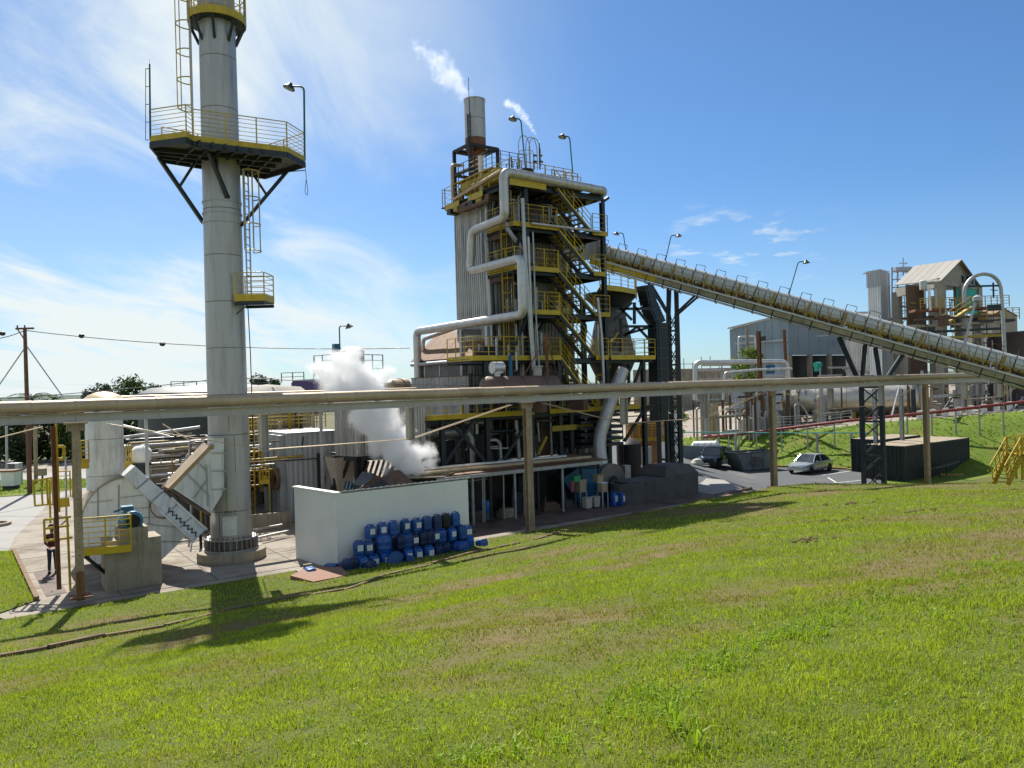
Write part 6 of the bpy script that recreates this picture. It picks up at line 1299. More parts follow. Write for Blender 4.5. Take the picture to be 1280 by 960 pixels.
o = link('white_stripe', mesh_of('white_stripe', mb, m_paper, p)); o.parent = [x for x in bpy.data.objects if x.name == 'blue_striped_panel'][0]
# dark heap and dark skip behind the white wall
mb = MB(); c = W(478, 600, 33.5); pts = []
n = 22
for j in range(n):
    for i in range(n):
        x, y = (i/(n-1)-.5)*2, (j/(n-1)-.5)*2; r = math.hypot(x, y)
        pts.append(Vector((c.x, c.y, 0))+U*x*2.6+V*y*1.6+ZZ*(max(0, 1-r)**.6*1.7+2.2*max(0, .9-r)*.5*noise.noise(Vector((x*3, y*3, 1)))+.9*(r < .9)))
mb.add(pts, [(j*n+i, j*n+i+1, (j+1)*n+i+1, (j+1)*n+i) for j in range(n-1) for i in range(n-1)], True)
o = struct('ash_heap', mb, m_bark2, kind='stuff'); o['label'] = 'dark smoking heap of ash behind the white building'; o['category'] = 'ash'
q = T('ash_hopper', 'dark dusty ash hopper with a sloping lid just above the white wall', 'hopper', W(474, 640, 33))
for (x0, x1, ya, yb, mt) in ((458, 488, 612, 592, m_dark), (490, 520, 604, 588, m_rustdk)):
    a = W(x0, 612, 32.6); b = W(x1, 606, 33.0); mb = MB(); top_ = W((x0+x1)/2-4, yb, 33.5)
    vs = [Vector((a.x, a.y, 1.5)), Vector((b.x, b.y, 1.5)), Vector((b.x, b.y, 1.5))+V*1.4, Vector((a.x, a.y, 1.5))+V*1.4]
    t2_ = [Vector((v.x, v.y, 2.3)) for v in vs]; r1 = Vector(top_)+V*.1; r2 = r1+V*1.2
    mb.add(vs+t2_+[r1, r2], [(0, 1, 5, 4), (1, 2, 6, 5), (2, 3, 7, 6), (3, 0, 4, 7), (4, 5, 8), (5, 6, 9, 8), (6, 7, 9), (7, 4, 8, 9)]); q.part('hopper_body', mb, mt)
# scaffold planks over the shed end
mb = MB()
for k in range(7): a = W(500+5*k, 598-1.0*k, 33.5+.2*k); b = W(556+2*k, 596-1.0*k, 34.6+.2*k); mb.bar(a, b, .2, .04)
solo('loose_planks', 'bundle of pale planks lying across the roof edge beside the steam', 'planks', mb, m_conttop, W(520, 598, 34))
# white conical tank top hidden in steam, with guard rails around
q = T('white_tower_tank', 'white flat topped tank with a blue cap and railings rising behind the steam', 'tank', W(437, 500, 46))
c = W(441, 470, 46); c.z = 0; z1 = W(441, 436, 46).z; rr_ = 15*46/F
for a, b in ((0, 3), (3, z1-1.5), (z1-1.5, z1-.1)): mb = MB(); mb.lathe(c, [(rr_-.04, a), (rr_, a+.015), (rr_, b-.015), (rr_-.04, b)], 24); q.part('tank_course', mb, m_white)
mb = MB(); mb.lathe(c, [(rr_+.02, z1-.1), (rr_*.5, z1+.12), (0, z1+.16)], 24); q.part('tank_roof', mb, m_white)
mb = MB(); p = W(420, 440, 45); mb.box(p-ZZ*.9, (.36, .4, 2.1), U, V, ZZ); q.part('white_box', mb, m_white)
mb = MB(); mb.box(p+ZZ*.3, (.32, .38, .34), U, V, ZZ); q.part('blue_cap', mb, m_bluemach)
zr = W(400, 470, 45).z
mb = MB(); pts = [W(393, 470, 44), W(425, 470, 42.5), W(479, 470, 45.5)]; pts = [Vector((p.x, p.y, zr)) for p in pts]; rail(mb, pts, 1.15, .8, 2, .025); rail(mb, [W(392, 480, 43), W(393, 450, 43)], .1); q.part('railing', mb, m_galv)
mb = MB(); mb.box(W(437, 480, 46)-ZZ*1.5, (3.6, 2.4, .2), U, V, ZZ); q.part('tank_platform', mb, m_galv)
lamp_pole(W(425, 437, 45), W(424, 407, 45), (1, .2, 0), 'small green floodlight pole beside the white tank behind the steam', hs=.2)
q = T('tan_tank_end', 'tan rounded tank end lying beside the annex just above the overhead pipe', 'tank', W(500, 480, 44))
mb = MB(); a, b = W(488, 484, 43), W(506, 482, 45); mb.cyl(a, b, .42, n=18); mb.lathe(a, [(.42, 0), (.3, .2), (0, .28)], 18, (a-b).normalized()); q.part('shell', mb, m_tan)
mb = MB(); mb.ring(a+(b-a)*.6, .43, .03, 18, (b-a).normalized()); q.part('band', mb, m_rust)
# secondary tan pipe behind, purple tarpaulin, rail on roof
q = T('rear_tan_pipe', 'thinner tan pipe running parallel behind the overhead pipe at left', 'pipe', W(250, 492, 34))
y0_ = 33; P = [W(140, 497, 31.5), W(262, 491, 33.2), W(400, 487.5, 36), W(520, 483, 39)]; zc2 = 6.32
P = [Vector((p.x, p.y, zc2)) for p in P]; mb = MB(); mb.tube(P, .15, 14); q.part('pipe_run', mb, m_tan)
for k in range(8): p = P[0]+(P[2]-P[0])*(k/7); mb = MB(); mb.bar(Vector((p.x, p.y, 0)), Vector((p.x, p.y, 6.15)), .12); q.part('pipe_leg', mb, m_galv) if k % 3 == 1 else None
a, b = W(365, 483, 52), W(394, 483, 52); mb = MB(); mb.prism([a-ZZ*2, W(364, 479, 52), W(368, 475, 52), W(392, 474, 52), W(396, 478, 52), b-ZZ*2], Vector((0, 2, 0))); solo('purple_tarpaulin', 'dull purple tarpaulin hump seen above the pipe left of the steam', 'tarpaulin', mb, m_tarp, a)
mb = MB()
for x0, x1, yb, Y in ((214, 262, 489, 50), (306, 340, 486, 48), (352, 380, 478, 50)):
    rail(mb, [W(x0, yb, Y), W(x1, yb-1, Y)], .62, .8, 1, .025)
solo('roof_guard_rails', 'thin dark guard rails on the far tank roofs along the top of the overhead pipe', 'railing', mb, m_dark, W(240, 489, 50))
mb = MB(); a = W(214, 493, 50); c = W(262, 493, 52); c.z = 0; mb.lathe(c, [(4.4, 0), (4.4, 6.55), (3.6, 6.9), (0, 7.1)], 40); solo('large_dark_tank', 'large dark round tank behind the stack foot', 'tank', mb, M('dark_tank_paint', (.05, .06, .06), .5, .2, .2, .6, .5, (.1, .08, .06)), c)
c = W(334, 500, 47); c.z = 0; mb = MB(); mb.lathe(c, [(2.6, 0), (2.6, 6.2), (2.0, 6.7), (0, 6.9)], 32); solo('beige_round_tank', 'pale beige round tank behind the stack, its roof just above the pipe', 'tank', mb, m_beigew, c)
# white ball tank and surroundings
q = T('white_round_tank', 'small bright white rounded tank behind the big vertical duct', 'tank', W(176, 586, 35)); c = W(176.5, 569, 35)
mb = MB(); rb = 12.6*35/F; mb.lathe(c, [(0, -rb*1.02), (rb*.55, -rb*.9), (rb*.9, -rb*.5), (rb, -.02), (rb, .12), (rb*.92, rb*.5), (rb*.6, rb*.86), (0, rb*1.02)], 28, ZZ); q.part('tank_shell', mb, m_white)
mb = MB(); mb.lathe(Vector((c.x, c.y, 0)), [(.3, 0), (.3, c.z-rb*.9)], 14); mb.lathe(c-ZZ*(rb*1.05), [(.42, 0), (.42, .14), (0, .14)], 16); q.part('pedestal', mb, m_dark)
mb = MB(); a = W(163, 556, 34.6); b = W(163, 585, 34.6)
for dx in (-3, 0, 3): mb.bar(W(161+dx, 555, 34.4), W(161+dx, 586, 34.4), .05)
mb.box(W(161, 581, 34.4), (.32, .1, .28)); q.part('yellow_ladder', mb, m_yellow)
# clarifier basin behind
q = T('clarifier_basin', 'round beige concrete basin with walkway rails between the fan and the stack', 'basin', W(222, 600, 42)); c = W(222, 590, 43.5); c.z = 0
mb = MB(); zt2 = W(222, 577, 40).z; mb.lathe(c, [(4.2, 0), (4.2, zt2), (4.0, zt2), (4.0, .5), (0, .5)], 40); q.part('basin_wall', mb, m_conc)
mb = MB(); pts = [c+Vector((math.cos(a), math.sin(a), 0))*4.1+ZZ*zt2 for a in [math.pi+math.pi*k/14 for k in range(15)]]; rail(mb, pts, .95, .9, 2, .03); q.part('railing', mb, m_galv)
mb = MB()
for k in range(16): a = 2*math.pi*k/16+.1; mb = MB(); d = Vector((math.cos(a), math.sin(a), 0)); mb.box(c+d*4.23+ZZ*zt2/2, (.08, .3, zt2), d, Vector((-d.y, d.x, 0)), ZZ); q.part('wall_rib', mb, m_conc)
q = T('basin_pipework', 'tangle of thin pipes, valves and yellow rails around the beige basin', 'pipework', W(220, 620, 38))
rr4 = random.Random(3)
for k in range(75):
    x = rr4.uniform(150, 300); Y = rr4.uniform(35, 39); y1 = rr4.uniform(548, 600); p = W(x, y1, Y); mb = MB(); mt = rr4.choice([m_galv, m_alu, m_dark, m_dark, m_yellowold, m_conc, m_rustdk, m_galv])
    if rr4.random() < .5: mb.tube(bend([Vector((p.x, p.y, 0)), p, p+U*rr4.uniform(.4, 2)], .15), rr4.uniform(.025, .07), 6)
    else: mb.cyl(p, p+U*rr4.uniform(1, 3.5), rr4.uniform(.03, .08), n=6)
    q.part('small_pipe', mb, mt)
mb = MB()
for k in range(6): p = W(150+25*k, 606+rr4.uniform(-4, 8), 36+rr4.random()); mb.ubox(0, 1.2, 0, .6, 0, max(.3, p.z), Vector((p.x, p.y, 0)))
q.part('low_plinths', mb, m_concdk)
for (a, b, Y, r) in (((228, 582), (262, 586), 38, .12), ((110, 522), (212, 546), 36, .07), ((140, 549), (250, 534), 37, .08), ((228, 560), (254, 557), 41, .3)):
    mb = MB(); mb.cyl(W(*a, Y), W(*b, Y+1), r, n=12); q.part('cross_pipe', mb, m_galv if r < .1 else m_alu)
mb = MB(); mb.bar(W(203, 530, 37), W(246, 556, 37), .05); mb.bar(W(218, 545, 37), W(240, 542, 38), .05, .08); q.part('tan_brace', mb, m_post)
# low trench walls behind the stack
q = T('low_concrete_wall', 'low pale concrete wall with rails right of the stack foot', 'wall', G(345, 668))
for k in range(5): a = G(316+12*k, 671-1.2*k, 0); mb = MB(); mb.box(a+ZZ*.38+V*1.5+U*.2, (.62, .12, .76), U, V, ZZ); q.part('wall_panel', mb, m_conc)
mb = MB(); mb.bar(G(312, 690)+V*1.2+ZZ*.25, G(372, 676)+V*1.2+ZZ*.25, .09); mb.bar(G(312, 684)+V*2+ZZ*.3, G(372, 672)+V*2+ZZ*.3, .09); q.part('low_pipe', mb, m_alu)
p = G(344, 625, 0); q = T('dark_pump_block', 'dark machine block on a plinth in the shade right of the yellow ladder', 'machine', p)
mb = MB(); mb.ubox(-1, 2.5, -1, 1.5, 0, 1.3, p); q.part('plinth', mb, m_concdk); mb = MB(); mb.ubox(-.8, 1.2, -.8, 1, 1.3, 2.0, p); q.part('machine_casing', mb, m_rustdk)
for k in range(5): mb = MB(); mb.cyl(p+U*(-.8+.6*k)-V*1.0+ZZ*.2, p+U*(-.5+.6*k)-V*1.0+ZZ*1.5, .05, n=6); q.part('rod', mb, m_galv)
# ================================================================== far left: poles, kiosks, cables
b = W(37, 603, 52); b.z = 0
q = T('utility_pole', 'tall brown wooden utility pole with two guy wires at far left', 'utility pole', b)
mb = MB(); t_ = W(31, 411, 52); mb.cyl(b, t_, .16, .11, 10); q.part('pole', mb, m_wood)
mb = MB(); mb.box(t_+ZZ*.02, (1.2, .14, .12)); mb.cyl(t_+Vector((-.5, 0, 0)), t_+Vector((-.5, 0, .25)), .05, n=6); mb.cyl(t_+Vector((.0, 0, 0)), t_+Vector((0, 0, .25)), .05, n=6); mb.bar(t_-Vector((.5, 0, 0)), t_-ZZ*.8, .06); q.part('crossarm', mb, m_wood)
mb = MB()
for e in ((-14, 500), (87, 508)): mb.tube([W(33, 432, 52), W(e[0], e[1], 52)], .045, 5)
q.part('guy_wire', mb, m_galv)
def wire(name, lab, P, sag=.3, r=.02, balls=()):
    pts = []
    for (a, b) in zip(P[:-1], P[1:]):
        for k in range(13): t = k/12; pts.append(a*(1-t)+b*t-ZZ*(sag*4*t*(1-t)))
    q = T(name, lab, 'cable', P[0], 'overhead cables'); mb = MB(); mb.tube(pts, r, 5, True, False); q.part('cable', mb, m_insul)
    for p in balls: mb = MB(); mb.lathe(p, [(0, -.16), (.16, -.1), (.19, 0), (.16, .1), (0, .16)], 10); q.part('marker_knob', mb, m_insul)
A0 = W(-60, 420, 52); B0 = W(31, 413, 52); C1 = W(512, 435, 45); D1 = W(590, 436, 45)
e = (B0*(1-.145)+C1*.145)-ZZ*.25
wire('overhead_cable', 'upper dark cable with round knobs crossing the sky behind the stack', [A0, B0, C1], .45, .028, (W(3, 417, 52), W(102, 420, 51), W(203, 430, 50)))
wire('overhead_cable', 'lower thin cable sagging past the stack just above the overhead pipe', [W(-40, 500, 40), W(288, 472, 36), W(700, 482, 44)], .12, .02)
# small far-left objects
q = T('white_kiosk', 'small white kiosk with a dark base under the trees at far left', 'kiosk', G(14, 612)); p = G(14, 611)
mb = MB(); mb.box(p+ZZ*.75, (.95, .8, 1.0)); q.part('kiosk_body', mb, m_white); mb = MB(); mb.box(p+ZZ*1.3, (1.05, .95, .12)); q.part('kiosk_roof', mb, m_roof)
mb = MB(); mb.box(p+ZZ*.15, (.8, .7, .3)); q.part('base', mb, m_black)
p = G(24, 606); mb = MB(); mb.box(p+ZZ*.8, (.25, .5, 1.6)); mb.box(p+ZZ*1.62-Vector((.3, 0, 0)), (.9, .6, .05)); solo('grey_meter_post', 'slim grey meter post with a flat cover beside the white kiosk', 'post', mb, m_galv, p)
p = G(52, 612); q = T('beige_sign_box', 'square beige box on a short dark post at far left', 'box', p); mb = MB(); c = W(53, 590, p.y); mb.box(c, (.46, .3, .5)); q.part('box', mb, m_conttop); mb = MB(); mb.bar(p, c-ZZ*.25, .12); q.part('leg', mb, m_black)
for i, x in enumerate((9, 45)):
    b = G(x, 606-2*i); solo('thin_pole', ('thin grey pole nearest the white kiosk at far left', 'thicker tan pole between the trees left of the sign box')[i], 'pole', MB().cyl(b, W(x-1, 533, b.y), .09+.05*i, n=8), (m_galv, m_post)[i], b)
for x, y0, lab in ((79, 590, 'grey pipe stub pole left of the leftmost pipe post'),): b = G(83, 650); solo('grey_stand_pipe', lab, 'pipe', MB().cyl(b, W(82, 572, b.y), .05, n=8), m_galv, b)
# distant band of low hills and woods
mb = MB()
for a0 in range(-62, 63, 2):
    a, b = R(a0), R(a0+2); r = 700; h0, h1 = (9+6*noise.noise(Vector((a0*.21, 0, 0))) for a0 in (a0, a0+2))
    p, q_ = Vector((math.sin(a)*r, math.cos(a)*r, -1)), Vector((math.sin(b)*r, math.cos(b)*r, -1)); mb.add([p, q_, q_*1.4+ZZ*h1, p*1.4+ZZ*h0], [(0, 1, 2, 3)])
struct('distant_hills', mb, groundmat('far_wooded_hills', [((.05, .08, .06), (.09, .12, .08), .01, 0, 0)], 0, 1), kind='structure')
# ================================================================== inclined conveyor
P0 = Vector((12.3, 58.0, 14.5)); PD = Vector((12.9, -5.0, -4.95))
def CV(k, side=0.0, up=0.0): return P0+PD*k+cs*side+cu*up
cd = PD.normalized(); ch = Vector((PD.x, PD.y, 0)).normalized(); cs = Vector((ch.y, -ch.x, 0)); cu = cs.cross(cd)*-1
if cu.z < 0: cu = -cu
if cs.y > 0: cs = -cs            # side that faces the camera
k0, k1_ = -.41, 1.78; CL = PD.length
th = T('inclined_conveyor', 'long inclined covered conveyor with pale half round hoods and a yellow walkway', 'conveyor', CV(k1_))
n = 42; rh = .60; hm = MB(); sl = (k1_-k0)*CL/n; vs = []
for x in (0, sl-.03):
    for j in range(11): a = math.pi*(-.12+1.24*j/10); vs.append(Vector((x, math.cos(a)*rh, math.sin(a)*rh)))
hm.add(vs, [(j, j+1, 12+j, 11+j) for j in range(10)], True)
hood = mesh_of('hood_sheet', hm, m_yhood)
hb = MB(); pts = [Vector((0, math.cos(math.pi*(-.12+1.24*j/10))*(rh+.012), math.sin(math.pi*(-.12+1.24*j/10))*(rh+.012))) for j in range(11)]; hb.tube(pts, .022, 4, False, False); hoop = mesh_of('hood_hoop', hb, m_rustdk)
mf = frame(CV(0), cd, cu)
def cmat(k, up=0, side=0): m = frame(CV(k, side, up), cd, cu); return m
for i in range(n):
    k = k0+(k1_-k0)*i/n; th.inst('hood_sheet', hood, cmat(k, .18+rg.uniform(-.006, .01))); th.inst('hood_hoop', hoop, cmat(k, .18))
# small portal brackets standing over the hood every third sheet
sy = 1 if frame(CV(0), cd, cu).col[1].xyz.dot(cs) > 0 else -1
pm = MB(); pm.tube([(-.36, sy*.66, -.5), (-.36, sy*.50, .98), (.30, sy*.50, .98), (.30, sy*.52, .62)], .028, 4, True, False); port = mesh_of('portal_bracket', pm, m_black)
for i in range(0, n, 2): th.inst('portal_bracket', port if True else None, cmat(k0+(k1_-k0)*(i+.5)/n, .12) @ Matrix.Diagonal((1, 1 if cs.dot(cs.cross(cd).cross(cd)) < 2 else 1, 1, 1)))
yd = (Matrix(mf).col[1].xyz); sy = 1 if yd.dot(cs) > 0 else -1
# continuous members: channel beam, rails, walkway
def mem(nm, side, up, w_, h_, mt, seg=8, ka=k0, kb=k1_):
    for i in range(seg):
        a, b = CV(ka+(kb-ka)*i/seg, side, up), CV(ka+(kb-ka)*(i+1)/seg-.002, side, up); mb = MB(); mb.bar(a, b, w_, h_); th.part(nm, mb, mt)
mem('belt_pan', 0, -.32, 1.1, .12, m_rustdk); mem('inner_stringer', -.55, -.35, .12, .3, m_yellowold); mem('side_stringer', .55, -.18, .08, .16, m_yellowold)
m_ybeam = M('faded_olive_yellow_beam', (.29, .26, .14), .6, .1, .25, 2, .6, (.10, .07, .03), .1)
mem('walkway_deck', 1.0, -.62, .85, .05, m_rustdk); mem('walkway_beam', 1.42, -.86, .08, .36, m_ybeam); mem('channel_strip', 1.44, -.60, .16, .12, m_yhood); mem('lower_chord', .2, -1.15, 1.6, .06, m_galv, 6); mem('rear_chord', -.6, -.8, .08, .4, m_ybeam, 6)
mb = MB(); a = [CV(k0+(k1_-k0)*i/40, 1.4, -.55) for i in range(41)]
for i in range(40):
    p = a[i]; 
    mb = MB(); mb.bar(p, p+ZZ*1.08, .05, .05); th.part('rail_post', mb, m_ybeam)
for up in (1.08, .72, .42):
    mb = MB(); mb.tube([a[0]+ZZ*up, a[-1]+ZZ*up], .022, 5); th.part('hand_rail', mb, m_ybeam)
rr5 = random.Random(2)
for i in range(70):      # idler frames, hangers and brackets under the belt
    k = k0+(k1_-k0)*(i+rr5.uniform(.2, .8))/70; mb = MB()
    mb.bar(CV(k, .62, -.05), CV(k, .62, -.62), .06, .10); mb.bar(CV(k, .62, -.45), CV(k+.006, 1.2, -.58), .05, .05); mb.box(CV(k+.01, .75, -.45), (.18, .16, .14)); th.part('idler_bracket', mb, rr5.choice([m_rustdk, m_yellowold, m_yellowold, m_rust, m_white if i % 5 == 0 else m_rustdk]))
for i in range(24):
    k = k0+(k1_-k0)*(i+.4)/24; mb = MB(); mb.bar(CV(k, 1.47, -.55), CV(k, 1.47, -1.28), .05, .06); mb.bar(CV(k, 1.47, -1.28), CV(k, .5, -1.28), .05, .05); th.part('hanger', mb, m_black)
for i in range(13):
    k = k0+(k1_-k0)*(i+.5)/13; mb = MB(); mb.bar(CV(k, .66, -.5), CV(k, .66, .55), .14, .07); th.part('yellow_standard', mb, m_yellowold)
# head frame by the tower
mb = MB(); c = CV(k0-.01); mb.box(c+cu*.1, (1.2, 1.7, 1.5), cd, cs, cu); th.part('head_housing', mb, m_cladd)
mb = MB(); a, b = CV(k0-.03)+cu*.1, uv(5.4, 5.4, 14.6); mb.bar(a, b, 1.3, 1.3); th.part('feed_chute', mb, m_cladd)
mb = MB(); rail(mb, [CV(k0-.06, 1.4, -.55), CV(k0+.02, 1.4, -.55)], 1.1, .5, 4, .03); th.part('head_railing', mb, m_yellow)
# steep yellow sided head section
mb = MB(); a, b = CV(k0, 1.46, -.75), CV(k0+.36, 1.46, -.80); mb.bar(a, b, .05, .55); th.part('toe_board', mb, m_yellow)
def tower(name, label, k, base_px, depth, top_w, zb, leg=.24, ax=None, spread=2.2, vjoin=None):
    c = CV(k, .2, -1.25); b0 = Vector((c.x, c.y, zb)); q = T(name, label, 'support tower', b0, 'trestle towers under the conveyor')
    A2 = ch; zj = vjoin
    hw_t, hw_b = top_w/2, top_w*.5
    for s in (-1, 1):
        for t_ in (-.45, .45):
            mb = MB(); mb.bar(b0+A2*(s*hw_b)+cs*t_, Vector((c.x, c.y, zj))+A2*(s*hw_t)+cs*t_, leg, leg); q.part('leg', mb, m_dark)
            mb = MB(); top_ = CV(k+s*spread*.5/CL*1.0, t_*1.4, -1.2); mb.bar(Vector((c.x, c.y, zj))+A2*(s*hw_t)+cs*t_, top_, leg*.95, leg*.95); q.part('v_strut', mb, m_dark)
            mb = MB(); top_ = CV(k+s*spread*.08/CL, t_*1.2, -1.2); mb.bar(Vector((c.x, c.y, zj))+A2*(s*hw_t)+cs*t_, top_, leg*.8, leg*.8); q.part('v_strut', mb, m_dark)
    n = max(3, int((zj-zb)/1.15)); 
    for i in range(n):
        z0, z1 = zb+(zj-zb)*i/n, zb+(zj-zb)*(i+1)/n
        for t_ in (-.45, .45):
            mb = MB(); mb.bar(b0-ZZ*zb+ZZ*z0-A2*hw_b+cs*t_, b0-ZZ*zb+ZZ*z1+A2*hw_b+cs*t_, .06, .06); mb.bar(b0-ZZ*zb+ZZ*z0+A2*hw_b+cs*t_, b0-ZZ*zb+ZZ*z1-A2*hw_b+cs*t_, .06, .06); q.part('x_brace', mb, m_dark)
        if i % 2: mb = MB(); mb.bar(b0-ZZ*zb+ZZ*z1-A2*hw_b+cs*.46, b0-ZZ*zb+ZZ*z1+A2*hw_b+cs*.46, .12, .14); q.part('cross_member', mb, m_dark)
    return q
tower('conveyor_tower', 'slender dark lattice tower with flared struts under the conveyor near the boiler', 0.03, None, 52, .62, 0, .17, spread=3.6, vjoin=11.4)
tower('conveyor_tower', 'dark lattice tower with V shaped struts under the conveyor, beside the dark container', 1.0, None, 43, 1.25, -1.45, .21, spread=4.2, vjoin=5.6)
for (x0, y0, x1, y1, Y, ar, lab) in ((783, 318, 779, 291, 60, -1, 'green floodlight pole standing over the upper end of the conveyor, nearest the boiler'), (830, 334, 839, 294, 58.2, 1, 'leaning green floodlight pole over the conveyor near the elevator duct'), (985, 372, 998, 327, 54.8, 1, 'leaning green floodlight pole midway down the conveyor against blue sky')):
    lamp_pole(W(x0, y0, Y), W(x1, y1, Y), (ar, -.1, 0), lab, gr='floodlight poles along the conveyor')
# ================================================================== vehicles
def car(name, label, loc, heading, mt, L_=4.35, W_=1.70, Hc=1.40, suv=False):
    t = T(name, label, 'car', (0, 0, 0)); hw = W_/2
    st = [(-L_/2, .42, .60, .62), (-L_/2+.10, .30, .74, .92), (-L_/2+.55, .24, .80, 1.0), (-1.15, .22, .86, 1.0), (-.2, .21, .90, 1.0), (.9, .21, .93, 1.0), (1.55, .24, .94, .99), (L_/2-.10, .32, .90, .90), (L_/2, .44, .72, .74)]
    if suv: st = [(x, z0+.08, z1+.18, w) for x, z0, z1, w in st]
    vs = []
    for x, z0, z1, w in st:
        pr = [(0, z0), (hw*w*.92, z0), (hw*w, z0+.12), (hw*w, (z0+z1)/2), (hw*w*.965, z1-.03), (hw*w*.90, z1), (0, z1+.02)]
        ring_ = pr+[(-a, b) for a, b in reversed(pr[1:-1])]; vs += [Vector((x, a, b)) for a, b in ring_]
    m = 12; mb = MB(); mb.add(vs, [(i*m+k, i*m+(k+1) % m, (i+1)*m+(k+1) % m, (i+1)*m+k) for i in range(len(st)-1) for k in range(m)], True)
    mb.add(vs[:m], [tuple(range(m))]); mb.add(vs[-m:], [tuple(range(m))]); bd = t.part('body', mb, mt)
    # greenhouse: dark glass volume with painted roof and pillars
    hb, ht = st[4][2], Hc+(.22 if suv else 0)
    g = [(-1.02, hb, .88), (-.38, ht-.04, .70), (.35, ht, .70), (.95, ht-.05, .70), (1.68 if not suv else 2.0, hb+.03, .86)]
    bot = [(-1.02, hb-.05), (-.38, hb-.03), (.35, hb-.02), (.95, hb), (1.68 if not suv else 2.0, hb)]
    vs = []
    for (x, z, w), (xb, zb) in zip(g, bot):
        vs += [Vector((x, hw*w, z)), Vector((x, -hw*w, z)), Vector((xb, -hw*.90, zb)), Vector((xb, hw*.90, zb))]
    mb = MB(); mb.add(vs, [(i*4+k, i*4+(k+1) % 4, i*4+4+(k+1) % 4, i*4+4+k) for i in range(4) for k in range(4)]); t.part('windows', mb, m_glass)
    mb = MB(); vs = []
    for (x, z, w) in g[1:4]: vs += [Vector((x, hw*(w+.02), z-.01)), Vector((x, hw*w*.8, z+.035)), Vector((x, -hw*w*.8, z+.035)), Vector((x, -hw*(w+.02), z-.01))]
    mb.add(vs, [(i*4+k, i*4+k+1, i*4+5+k, i*4+4+k) for i in range(2) for k in range(3)], True); t.part('roof', mb, mt)
    for s in (-1, 1):
        for (a, b) in ((0, 1), (2, 2), (4, 3)):
            xa = (g[a][0], hw*.90*s, g[a][1]) if a in (0, 4) else (.22, hw*.905*s, hb); xb = (g[b][0], hw*.715*s, g[b][1]) if a in (0, 4) else (.30, hw*.72*s, ht-.01)
            mb = MB(); mb.bar(xa, xb, .05, .07); t.part('pillar', mb, mt)
        mb = MB(); mb.box((-.72, s*(hw+.07), hb+.05), (.12, .18, .11)); t.part('wing_mirror', mb, mt)
        mb = MB(); mb.box((-L_/2+.13, s*hw*.66, st[1][2]-.13), (.14, .38, .13)); t.part('headlight', mb, m_lamp)
        mb = MB(); mb.box((L_/2-.07, s*hw*.68, st[-2][2]-.16), (.1, .34, .13)); t.part('tail_light', mb, m_tail)
        mb = MB(); mb.box((.1, s*(hw+.002), .55), (.012, .012, .5)); mb.box((.35, s*(hw+.01), hb-.14), (.14, .02, .03)); mb.box((-.25, s*(hw+.01), hb-.14), (.14, .02, .03)); t.part('door_handle', mb, m_black)
        for x in (-L_/2+.80, L_/2-.86):
            r = .31+(.05 if suv else 0); mb = MB(); c = Vector((x, s*(hw-.10), r)); ax = Vector((0, s, 0))
            w = T('wheel', None, None, (0, 0, 0)); w.o.parent = t.o
            mb.lathe(c, [(r*.62, .0), (r, -.02), (r, .10), (r*.9, .12), (r*.62, .12)], 20, ax); w.part('tyre', mb, m_tyre)
            mb = MB(); mb.lathe(c, [(r*.62, .10), (r*.5, .07), (.07, .09), (0, .10)], 16, ax); w.part('rim', mb, m_silver)
            mb = MB(); mb.lathe(Vector((x, s*(hw-.02), r)), [(r*1.12, 0), (r*1.12, .022), (0, .022)], 18, ax); t.part('wheel_arch', mb, m_black)
    mb = MB(); mb.box((-L_/2+.05, 0, st[1][2]-.14), (.08, W_*.36, .10)); t.part('grille', mb, m_black)
    mb = MB(); mb.box((-L_/2-.02, 0, .40+(.1 if suv else 0)), (.1, W_*.80, .16)); t.part('bumper', mb, mt)
    mb = MB(); mb.box((-L_/2-.075, 0, .40+(.1 if suv else 0)), (.01, .40, .12)); t.part('number_plate', mb, m_paper)
    t.o.location = loc; t.o.rotation_euler = (0, 0, heading); return t
car('silver_saloon', 'silver four door saloon car parked at the kerb beyond the lawn', (G(1012, 592, -1.4).x+.6, G(1012, 592, -1.4).y+1.3, -1.405), R(40), m_silver, 4.6, 1.8, 1.46)
car('dark_hatchback', 'dark blue car parked nose out beside the grey skip', (G(896, 586, -1.15).x+.3, G(896, 586, -1.15).y+1.8, -1.17), R(58), m_carblk, 4.6, 1.9, 1.55, True)
# grey skip
a = G(915, 588, -1.35); q = T('grey_skip', 'grey blue steel rubbish skip between the dark car and the tan post', 'skip', a)
def SK(x, y, Y): return W(x, y, Y)
f = [G(927, 589), G(962, 588)]; d = (f[1]-f[0]).normalized(); d = Vector((.93, .36, 0)).normalized(); nrm = Vector((-d.y, d.x, 0)); o_ = G(930, 588.5, -1.35)
mb = MB(); zt_ = 1.5
lo = [o_, o_+d*2.9, o_+d*2.9+nrm*1.6, o_+nrm*1.6]; hi = [o_-d*.75-nrm*.1+ZZ*zt_, o_+d*3.5-nrm*.1+ZZ*zt_, o_+d*3.5+nrm*1.7+ZZ*zt_, o_-d*.75+nrm*1.7+ZZ*zt_]
mb.add(lo+hi, [(0, 1, 5, 4), (1, 2, 6, 5), (2, 3, 7, 6), (3, 0, 4, 7), (0, 3, 2, 1)]); q.part('skip_body', mb, m_skip)
mb = MB()
for p, r in zip(hi, hi[1:]+hi[:1]): mb.bar(p, r, .10, .08)
q.part('rim', mb, m_dark)
for k in (0, 1, 2, 3): mb = MB(); t_ = k/3; mb.bar(lo[0]*(1-t_)+lo[1]*t_-nrm*.03, hi[0]*(1-t_)+hi[1]*t_-nrm*.03, .07, .05); q.part('rib', mb, m_skip)
